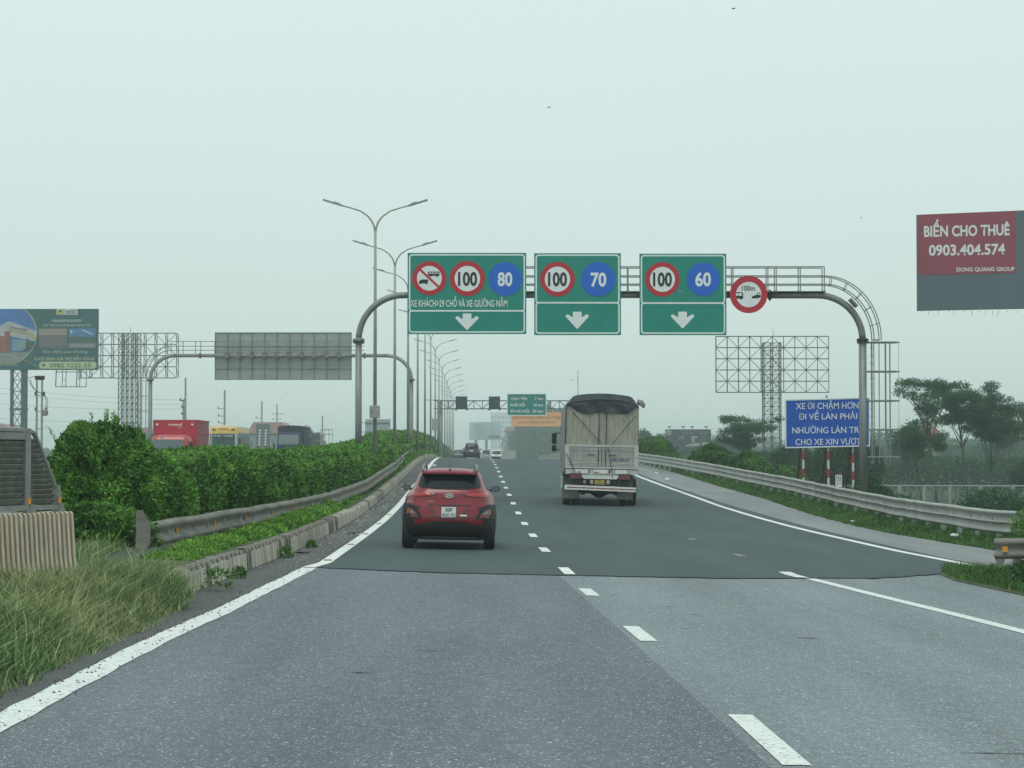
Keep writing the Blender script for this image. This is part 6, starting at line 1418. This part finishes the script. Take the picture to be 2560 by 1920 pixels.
building('pale building top at the far left edge above the louvred screen', 480, -60, 14, 1066, mat('pale_wall', (.48, .50, .50), .8, var=.06), (.6, M_pink), (5, 2, M_win))
building('red-roofed house glimpsed between the right trees', 460, 2270, 2350, 1098, mat('cream_wall', (.45, .44, .38), .8, var=.08), (2.4, mat('far_red_roof', (.38, .14, .10), .8, var=.1)), (5, 2, M_win))

# ------------------------------------------------------------------ utility poles and cables
def util_pole(label, d, px, top, arms, w=.16, twin=False):
    f = Fr(d, px, z=-1.7); r = thing('utility_pole', label, 'utility pole', f.o, group='utility poles on the left')
    for i, ox in enumerate((0, 13) if twin else (0,)):
        mb = MB(); mb.tube([(f.X(px + ox), 0, 0), (f.X(px + ox), 0, f.Z(top))], [w, w * .75], 10); mb.build('pole', M_pole, r)
    for (a, b, py, ins) in arms:
        mb = MB(); mb.bar((f.X(px + a), 0, f.Z(py)), (f.X(px + b), 0, f.Z(py) - .03 * (b - a) * M(d)), w * .3); mb.build('cross_arm', M_dark, r)
        for q in range(ins): mb = MB(); x = f.X(px + a + (b - a) * q / max(1, ins - 1)); mb.lathe([(.04, 0), (.09, .06), (.05, .12), (.09, .18), (.04, .26)], 8, 'Z', (x, 0, f.Z(py))); mb.build('insulator', M_dark, r)
    return r, f
r, f = util_pole('twin concrete utility pole with a transformer arm, just left of the tallest bush', 150., 91, 950, [(-3, 17, 949, 6), (-3, 18, 989, 2), (-2, 24, 1028, 2), (-4, 18, 1072, 0)], .085, True)
for pts in ([(73, 949), (75, 958), (82, 970), (92, 979), (104, 984), (114, 990), (120, 1002), (118, 1020)], [(76, 949), (79, 960), (86, 973), (96, 980), (110, 986), (116, 1003), (114, 1018)], [(66, 946), (80, 943), (86, 941)]):
    mb = MB(); mb.tube([(f.X(a), -.15, f.Z(b)) for a, b in pts], .02, 5); mb.build('cable_loop', M_dark, r)
mb = MB(); mb.lathe([(.12, -.22), (.2, -.15), (.2, .12), (.1, .22)], 12, 'Z', (f.X(113), -.1, f.Z(1031))); mb.build('transformer', M_gant, r)
util_pole('thin utility pole with three staggered cross arms above the red lorry', 260., 463, 944, [(-12, 0, 1001, 2), (-9, -1, 1019, 2), (-9, -1, 1036, 2)], .14)
r2_, f2_ = util_pole('shorter twin-shaft utility pole left of the thin one above the red lorry', 262., 458, 1000, [(-8, 2, 1002, 2)], .14)
util_pole('utility pole with three short left arms between red lorry and coach', 300., 561, 975, [(-16, 0, 1022, 1), (-15, 0, 1040, 1), (-15, 0, 1057, 1)], .16)
util_pole('slim utility pole behind the coach with a small side arm', 380., 654, 1003, [(-14, 0, 1045, 2)], .17)
util_pole('faint mast-like utility pole with two pairs of cross arms near the pink roof', 520., 692, 1010, [(-11, 15, 1035, 3), (-12, 10, 1048, 3)], .2)
util_pole('lone faint utility pole right of the blue lorry', 360., 806, 1040, [(-2, 3, 1044, 0)], .14)
util_pole('thin mast standing beyond the road left of the lorry top', 520., 1445, 925, [(-1, 1, 930, 0)], .12)
for i, (ya, yb, dx) in enumerate(((955, 1000, 0), (968, 1012, 0), (1003, 1022, 0), (1044, 1052, 0))):
    a, b = P(-250, ya - 20, 240), P(458, yb, 260); n = 16; pts = []
    for k in range(n + 1): t = k / n; q = a.lerp(b, t); q.z -= 1.2 * 4 * t * (1 - t) * .5; pts.append(q)
    c0 = pts[0].copy(); mb = MB(); mb.tube([q - c0 for q in pts], .014, 4, caps=False); o_ = mb.build('power_cable', M_dark); o_.location = c0
    tag(o_, ['topmost thin power cable sagging behind the green billboard', 'second thin power cable below the topmost, left of the bush', 'third thin power cable from the top on the left', 'lowest thin power cable just above the hedge on the left'][i], 'cable', 'power cables on the left')

# ------------------------------------------------------------------ fence on the right
FP = [(12.2, 128), (13.6, 120), (15.2, 113), (17.3, 106), (19.6, 100), (22.3, 95), (26, 90)]
fr = thing('boundary_fence', 'low concrete-post fence with a pale top pipe below the trees on the right', 'fence', (12.2, 128, -1.7)); o = Vector(fr.location)
M_fpost = mat('fence_post', (.34, .36, .33), .85, vscale=3, var=.15); M_wire = mat('fence_wire', (.20, .215, .20), .7, var=.1); M_pipe = mat('fence_pipe', (.50, .52, .50), .6, var=.1)
pts = []; L_ = 0
for a, b in zip(FP, FP[1:]):
    n = max(1, round(math.hypot(b[0] - a[0], b[1] - a[1]) / .75))
    pts += [Vector((a[0] + (b[0] - a[0]) * i / n, a[1] + (b[1] - a[1]) * i / n, .30 + .02 * math.sin(i * 1.7))) for i in range(n)]
pts.append(Vector((26, 90, .3)))
for p in pts: p.z = HCAM - 68 * M(p.y) * (1 + .002 * max(0, p.x - 16)) - .01
pm = MB().box(-.07, .07, -.06, .06, -2.0, .04).mesh('post', M_fpost); pm2 = MB().box(-.045, .045, -.04, .04, -2.0, -.01).mesh('post', M_wire)
for i, p in enumerate(pts):
    q = link('post', pm if i % 3 == 0 else pm2, fr); q.location = p - o; q.rotation_euler = (random.uniform(-.03, .03), random.uniform(-.03, .03), .8)
for a, b in zip(pts, pts[1:]):
    mb = MB(); mb.bar(a - o, b - o, .035); mb.build('top_pipe', M_pipe, fr)
    mb = MB()
    for k in range(9): z = -.12 - k * .17; mb.bar(a - o + Vector((0, 0, z)), b - o + Vector((0, 0, z)), .013)
    for k in range(6): q = (a - o).lerp(b - o, k / 6); mb.bar(q, q + Vector((0, 0, -1.5)), .009)
    mb.build('wire_mesh', M_wire, fr)
for (px, d_, s, lab) in ((2215, 104, .5, 'low creeper at the foot of the fence beside the ladder cage'), (2330, 96, .5, 'thin creeper patch on the fence under the leaning tree'), (2410, 91, .4, 'creeper between two fence posts under the tallest airy tree'), (2290, 98, .55, 'creeper climbing the fence left of the tree trunks'), (2180, 90, .8, 'leafy climber at the foot of the right gantry post'), (2440, 88, .6, 'bush against the fence under the trees'), (2555, 80, .9, 'dark bush at the fence at the right edge'), (2370, 92, .45, 'small creeper on the fence middle'), (2500, 84, .4, 'low creeper between the two fence bushes')):
    x = (px - 1280) * M(d_); bush('shrub', lab, (x, d_, -1.25), (s * 1.3, s, s * (1.5 if px == 2180 else .9)), M_tree, 1300, .09, nl=6, cat='shrub', tl=(.1, .9), core=.7, seed=px)
def scrubline(name, label, path, h0, n, L, m, tl=(0, .8), wdt=.5, zb=-1.7):
    path = np.array(path, float); seg = RNG.random(n) * (len(path) - 1); i = seg.astype(int); t = (seg - i)[:, None]; q = path[i] * (1 - t) + path[i + 1] * t
    hh_ = h0 * (.35 + 1.1 * vnoise(q[:, 0] * .9, q[:, 1] * .5, 0, 31)); z = RNG.random(n) ** .7 * hh_
    pos = np.stack([q[:, 0] + RNG.normal(size=n) * wdt * .5, q[:, 1] + RNG.normal(size=n) * wdt, zb + z], 1)
    p, dr, LL, W_ = sprigs(pos, RNG.normal(size=(n, 3)) + np.array([0, -.2, .9]), 6, np.full(n, L), np.full(n, L * .42), .9)
    tn = np.repeat(np.clip(z / h0 * .6 + RNG.normal(size=n) * .15, 0, 1), 6); me = leaves_mesh(name, p, dr, LL, W_, tl[0] + tn * (tl[1] - tl[0]), m)
    return tag(link(name, me, None, kind='stuff'), label, 'undergrowth')
scrubline('undergrowth', 'tangled undergrowth growing against the boundary fence on the right', [(a - .3, b - 1.5) for a, b in FP], 1.6, 15000, .10, M_tree)
scrubline('undergrowth', 'weedy slope between the right crash barrier and the boundary fence', [(11.5, 112), (13.5, 98), (15.5, 88), (18, 78)], 1.0, 6000, .10, M_leaf, (0, .6), 1.6)
bush('shrub', 'dense green shrub mass rising behind the crash barrier right of the lorry', (10.7, 122, .2), (1.3, 4.0, 1.25), M_leaf, 5000, .12, nl=6, cat='shrub', tl=(.0, .6), seed=4, rough=.5)
bush('shrub', 'middle shrub of the mass behind the crash barrier, a little lower', (12.1, 118, -.1), (1.2, 3.5, 1.15), M_leaf, 3800, .12, nl=6, cat='shrub', tl=(.0, .6), seed=6, rough=.5)
bush('shrub', 'lower green shrub sloping down behind the crash barrier', (12.9, 110, -.7), (1.4, 4.0, 1.1), M_leaf, 3800, .12, nl=6, cat='shrub', tl=(.0, .5), seed=9, rough=.5)
bush('shrub', 'dark shrub close behind the lorry\'s right side at the barrier', (9.4, 152, .6), (1.5, 5, 1.4), M_leaf, 3200, .13, nl=6, cat='shrub', tl=(.0, .45), seed=12, rough=.45)

# ------------------------------------------------------------------ trees
def crown_leaves(clumps, L, m, name, root, nl=5, per=60, flat=.5):
    ps, ds, ts = [], [], []
    for c, rad in clumps:
        n = max(8, int(per * (rad / .6) ** 2)); v = unit(RNG.normal(size=(n, 3))) * (RNG.random((n, 1)) ** .4) * rad; v[:, 2] *= flat
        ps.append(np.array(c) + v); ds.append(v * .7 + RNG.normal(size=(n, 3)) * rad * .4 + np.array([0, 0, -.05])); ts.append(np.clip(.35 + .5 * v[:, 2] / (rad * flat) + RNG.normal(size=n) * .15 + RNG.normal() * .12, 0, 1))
    P_, D_, T_ = np.concatenate(ps), np.concatenate(ds), np.concatenate(ts); n = len(P_)
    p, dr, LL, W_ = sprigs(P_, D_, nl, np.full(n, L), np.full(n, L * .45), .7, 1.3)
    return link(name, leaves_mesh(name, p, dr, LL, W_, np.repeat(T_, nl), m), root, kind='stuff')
def airy_tree(label, d, base, top, hw, lean=0, zb=-1.7, seed=0, L=.12, per=55, fork=.45, name='acacia_tree', m=None, group=None, limbs=6, dens=1., flat=.42):
    rr = random.Random(seed); x = (base - 1280) * M(d); H = P(base, top, d).z - zb
    r = thing(name, label, 'tree', (x, d, zb), group=group); w = hw * M(d)
    mt = MB(); f0 = H * fork; tp = [Vector((0, 0, -.2)), Vector((lean * .35, 0, f0 * .4)), Vector((lean * .7, 0, f0 * .75)), Vector((lean, 0, f0))]
    R0 = .009 * H + .035; mt.tube(tp, [R0, R0 * .85, R0 * .75, R0 * .68], 8); mt.build('trunk', M_bark, r, smooth=True)
    clumps = []; lm = MB()
    for k in range(limbs):
        a = 6.283 * k / limbs + rr.uniform(-.5, .5); out = w * rr.uniform(.45, .95); hz = H * rr.uniform(.66, .93)
        e = Vector((lean * 1.2 + out * math.cos(a), out * .8 * math.sin(a), hz)); s0 = tp[3] if k % 2 else tp[2].lerp(tp[3], .4)
        mid = s0.lerp(e, .5) + Vector((0, 0, H * .05)); lm.tube([s0, mid, e], [R0 * .42, R0 * .26, R0 * .10], 6)
        for j in range(rr.randint(4, 6)):
            t = rr.uniform(.35, 1.0); b0 = (s0.lerp(mid, t * 2) if t < .5 else mid.lerp(e, t * 2 - 1)); b1 = b0 + Vector((rr.uniform(-1, 1) * w * .38, rr.uniform(-1, 1) * w * .3, rr.uniform(.02, .16) * H))
            b1.z = min(b1.z, H * .97); lm.tube([b0, b1], [R0 * .13, R0 * .05], 4); clumps.append((tuple(b1), rr.uniform(.16, .30) * w))
            if rr.random() < .6: clumps.append((tuple(b1 + Vector((rr.uniform(-.5, .5), rr.uniform(-.4, .4), rr.uniform(-.3, .2)))), rr.uniform(.12, .22) * w))
        clumps.append((tuple(e), rr.uniform(.2, .32) * w))
    e = Vector((lean * 1.1, 0, H * .95)); lm.tube([tp[3], tp[3].lerp(e, .6), e], [R0 * .5, R0 * .2, R0 * .06], 6); clumps += [(tuple(e), .28 * w), ((e.x + .2 * w, 0, H * .88), .3 * w), ((e.x - .25 * w, 0, H * .85), .28 * w)]
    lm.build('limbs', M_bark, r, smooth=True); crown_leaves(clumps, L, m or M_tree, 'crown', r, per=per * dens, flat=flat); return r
G_ = 'airy roadside trees on the right'
airy_tree('tallest airy tree with a dense top, right of the middle among the roadside trees', 190, 2418, 950, 92, lean=-.5, seed=3, fork=.5, per=105, group=G_, limbs=7)
airy_tree('slender leaning tree whose open crown reaches left toward the ladder cage', 178, 2342, 946, 78, lean=-.7, seed=5, fork=.55, per=66, group=G_, limbs=7)
airy_tree('low dark bushy tree beside the ladder cage', 185, 2302, 1050, 62, lean=-.3, seed=8, fork=.35, per=115, group=G_, flat=.6)
airy_tree('spreading double-stemmed tree near the right edge', 192, 2475, 992, 88, lean=.1, seed=11, fork=.32, per=100, group=G_, limbs=8)
airy_tree('tree at the right edge with a crown cut by the frame', 208, 2580, 985, 80, lean=.2, seed=14, fork=.4, per=70, group=G_)
airy_tree('paler young tree between the ladder cage and the leaning tree', 235, 2262, 1068, 58, lean=.2, seed=41, fork=.3, per=70, group=G_, flat=.6, L=.15)
airy_tree('pale rounder tree behind the double-stemmed tree', 250, 2512, 1040, 70, lean=-.2, seed=44, fork=.3, per=75, group=G_, flat=.6, L=.15)
airy_tree('hazier tree with an open crown in front of the bare billboard frame tower', 205, 1872, 1040, 75, lean=-.4, seed=21, fork=.33, per=80, group=G_, limbs=7, L=.13, zb=-1.2)
M_ftree = mat('far_tree_leaf', (.02, .07, .035), .7, vscale=.3, col2=(.07, .15, .07), tint=True, spec=.2)
def far_tree(label, d, px, top, hw, seed=0, n=1500, bot=None, zb=-1.7, sq=1.0):
    x = (px - 1280) * M(d); H = P(px, top, d).z - zb; w = hw * M(d)
    r = bush('broadleaf_tree', label, (x, d, zb + H * .22), (w, w * .8, H * .46 * sq), M_ftree, n, max(.16, .0011 * d), nl=5, cat='tree', tl=(.0, .95), zcut=-1, core=.75, seed=seed, rough=.42, fz=2.6)
    mb = MB(); mb.tube([(0, 0, -H * .25), (0, 0, H * .2)], [.03 * H, .02 * H], 7); mb.build('trunk', M_bark, r); return r
far_tree('broad dark tree canopy low behind the blue sign poles', 175, 1985, 1118, 75, 1, 3600, zb=-2.2)
far_tree('dark rounded tree behind the striped poles and the gantry post', 160, 2120, 1085, 85, 2, 4200)
far_tree('low hazy tree left of the striped poles', 190, 1890, 1136, 60, 3, 2600, zb=-2.2)
for i, (px, top, hw, d, lab) in enumerate(((1345, 1010, 52, 760, 'tallest tree of the dense clump behind the orange board'), (1312, 1064, 34, 720, 'left edge tree of the dense clump beneath the orange board'), (1392, 1030, 50, 780, 'tree of the dense clump just left of the lorry'), (1362, 1078, 55, 690, 'lower front tree of the dense clump below the orange board'), (1450, 1040, 60, 790, 'tree of the clump hidden mostly by the lorry'),
                                            (1612, 1082, 22, 430, 'hazy tree directly right of the lorry'), (1648, 1092, 17, 440, 'small hazy tree between the lorry and the dark billboard'), (1590, 1105, 25, 300, 'darker low tree beside the right side of the lorry'),
                                            (1800, 1105, 45, 420, 'hazy trees behind the dark billboard, right part'), (1735, 1128, 50, 400, 'low hazy tree under the dark billboard'), (2230, 1120, 60, 420, 'faint tree behind the low dark tree by the cage'), (2400, 1120, 90, 460, 'faint broad tree on the misty field behind the trunks'),
                                            (2520, 1105, 80, 400, 'faint tree behind the double-stemmed tree'), (2590, 1150, 60, 190, 'dim low bush-like tree at the right edge behind the fence'), (765, 1075, 22, 420, 'pale tree right of the blue lorry'), (795, 1090, 18, 430, 'small pale tree near the lone faint pole'), (745, 1082, 18, 330, 'darker hazy tree just behind the blue lorry'))):
    far_tree(lab, d, px, top, hw, 30 + i, 1700 if hw > 30 else 900)
# distant woodland belts that read as one mass
def wood(label, d, x0, x1, hgt, n, seed):
    X = RNG.uniform(x0, x1, n); top = hgt * (.55 + .6 * vnoise(X * .03 + seed, 0 * X, 0 * X, 11) + .25 * vnoise(X * .12 + seed, 0 * X, 0 * X, 12)); z = RNG.random(n) ** .8 * top - 1.7
    pos = np.stack([X, d + RNG.uniform(-14, 14, n) + 6 * vnoise(X * .1, z * .2, 0 * X, 2), z], 1)
    p, dr, L, W_ = sprigs(pos, RNG.normal(size=(n, 3)) + np.array([0, -.5, .6]), 4, np.full(n, .0012 * d), np.full(n, .0007 * d), 1)
    tag(link('woodland', leaves_mesh('woodland', p, dr, L, W_, np.clip(np.repeat(z / hgt * .6 + RNG.random(n) * .4, 4), 0, 1), M_ftree), None, kind='stuff'), label, 'woodland')
wood('hazy line of distant trees beyond the field on the right', 620, 25, 240, 8.5, 14000, 1)
wood('low scrub on the misty field behind the right fence', 255, 12, 95, 3.0, 16000, 21)
wood('second belt of misty scrub farther over the right field', 380, 14, 150, 4.6, 15000, 25)
wood('very faint far tree line on the left horizon', 900, -220, -30, 8, 6000, 4)
wood('fading line of woods on the right far behind the field', 1100, -5, 420, 12, 12000, 7)

# ------------------------------------------------------------------ litter, stones, birds
M_bag = mat('plastic_bag', (.70, .73, .72), .6, var=.05)
def scrap(label, px, d, s, xoff=None, m=None, flatk=.5):
    x = (px - 1280) * M(d); bm_ = bmesh.new(); bmesh.ops.create_icosphere(bm_, subdivisions=2, radius=s)
    for v in bm_.verts: v.co *= random.uniform(.65, 1.2); v.co.z = v.co.z * flatk + s * flatk * .7
    me = bpy.data.meshes.new('litter'); bm_.to_mesh(me); bm_.free(); me.materials.append(m or M_bag)
    z = float(RZ(x, d)) + .01; o_ = link('litter', me); o_.location = (x, d, z); tag(o_, label, 'litter')
scrap('crumpled white plastic bag in the grass under the right crash barrier', 2388, 55.5, .16); scrap('small white scrap on the right shoulder grass edge', 2131, 66, .10, flatk=.4); scrap('tiny white scrap left of the plastic bag', 2356, 54.5, .05)
scrap('white flat scrap in the grass below the blue sign', 2050, 76, .09, flatk=.3); scrap('dark torn tyre strip in the left gutter', 885, 51, .16, m=M_dark, flatk=.12); scrap('flat pale scrap beside the tyre strip in the gutter', 900, 50.4, .07, flatk=.2)
scrap('dark flat debris at the kerb near the seam', 758, 40.5, .13, m=M_dark, flatk=.15); scrap('white paper scrap in the far left gutter', 1066, 108, .22, flatk=.25); scrap('second pale scrap farther up the left gutter', 1085, 125, .2, flatk=.3)
scrap('crumb of white litter at the shoulder right of the lorry', 1668, 108, .11, flatk=.6); scrap('other crumb of white litter farther along that shoulder edge', 1640, 118, .11, flatk=.6)
n = 420; dd = 14 + RNG.random(n) * 22; xx = np.where(RNG.random(n) < .55, XLN(dd) - .1 - RNG.random(n) ** 2 * .45, XLN(dd) + RNG.normal(size=n) * .12)
mb = MB()
for a, b in zip(xx, dd):
    s = random.uniform(.004, .016); z = float(RZ(a, b)) + .006; q = random.random() * 6
    vs = [(a + s * math.cos(q + t), b + s * math.sin(q + t), z) for t in (0, 2.1, 4.2)] + [(a, b, z + s * .9)]; mb.add(vs, [(0, 1, 3), (1, 2, 3), (2, 0, 3)])
tag(mb.build('gravel', mat('gravel_stone', (.05, .05, .045), .9, var=.3, vscale=30), None, kind='stuff'), 'dark grit scattered on and beside the near left edge line', 'gravel')
n = 700; mb = MB()
for _ in range(n):
    b = 35 + random.random() ** 1.3 * 60; a = float(XK(b)) + .05 + random.random() * (float(XL(b)) - float(XK(b)) - .1); s = random.uniform(.008, .03) * (b / 45); z = float(RZ(a, b)) + .005; q = random.random() * 6
    mb.add([(a + s * math.cos(q + t), b + s * math.sin(q + t), z) for t in (0, 2.1, 4.2)] + [(a, b, z + s * .7)], [(0, 1, 3), (1, 2, 3), (2, 0, 3)])
tag(mb.build('gravel', mat('gutter_debris', (.30, .30, .27), .9, var=.4, vscale=8), None, kind='stuff'), 'pale debris lying in the gutter along the left kerb', 'gravel')
for lab, px, py, d_, s in (('bird highest in the sky, top right of centre', 1834, 22, 95, .10), ('bird in the open sky above the gantry signs', 1373, 269, 100, .08), ('bird left of the rental billboard', 2153, 545, 110, .06), ('bird low on the left above the hedge', 714, 983, 120, .05), ('bird beside the distant green sign and the lorry top', 1431, 950, 110, .06)):
    mb = MB(); mb.tube([(-s, 0, 0), (-s * .3, 0, .02), (s * .6, 0, .01), (s, 0, 0)], [.1 * s, .28 * s, .25 * s, .04 * s], 6); mb.add([(-.2 * s, 0, .02), (.3 * s, 0, .02), (.1 * s, -1.1 * s, .35 * s), (.1 * s, 1.1 * s, .35 * s)], [(0, 1, 2), (0, 1, 3)])
    o_ = mb.build('bird', M_dark); o_.location = P(px, py, d_); o_.rotation_euler = (0, -.2, .6); tag(o_, lab, 'bird')

# ------------------------------------------------------------------ haze: one closed box of air
hz = MB().box(-900, 900, -60, 2600, -3.2, 27).build('haze', [], None, kind='stuff'); hz['label'] = 'thin pale haze over the whole highway'
hm = bpy.data.materials.new('haze_air'); hm.use_nodes = True; nn = hm.node_tree.nodes; nn.clear()
pv = nn.new('ShaderNodeVolumePrincipled'); pv.inputs['Color'].default_value = (.86, .97, .95, 1); pv.inputs['Density'].default_value = 0.0006; pv.inputs['Anisotropy'].default_value = 0.2
ou = nn.new('ShaderNodeOutputMaterial'); hm.node_tree.links.new(pv.outputs[0], ou.inputs['Volume']); hz.data.materials.append(hm)
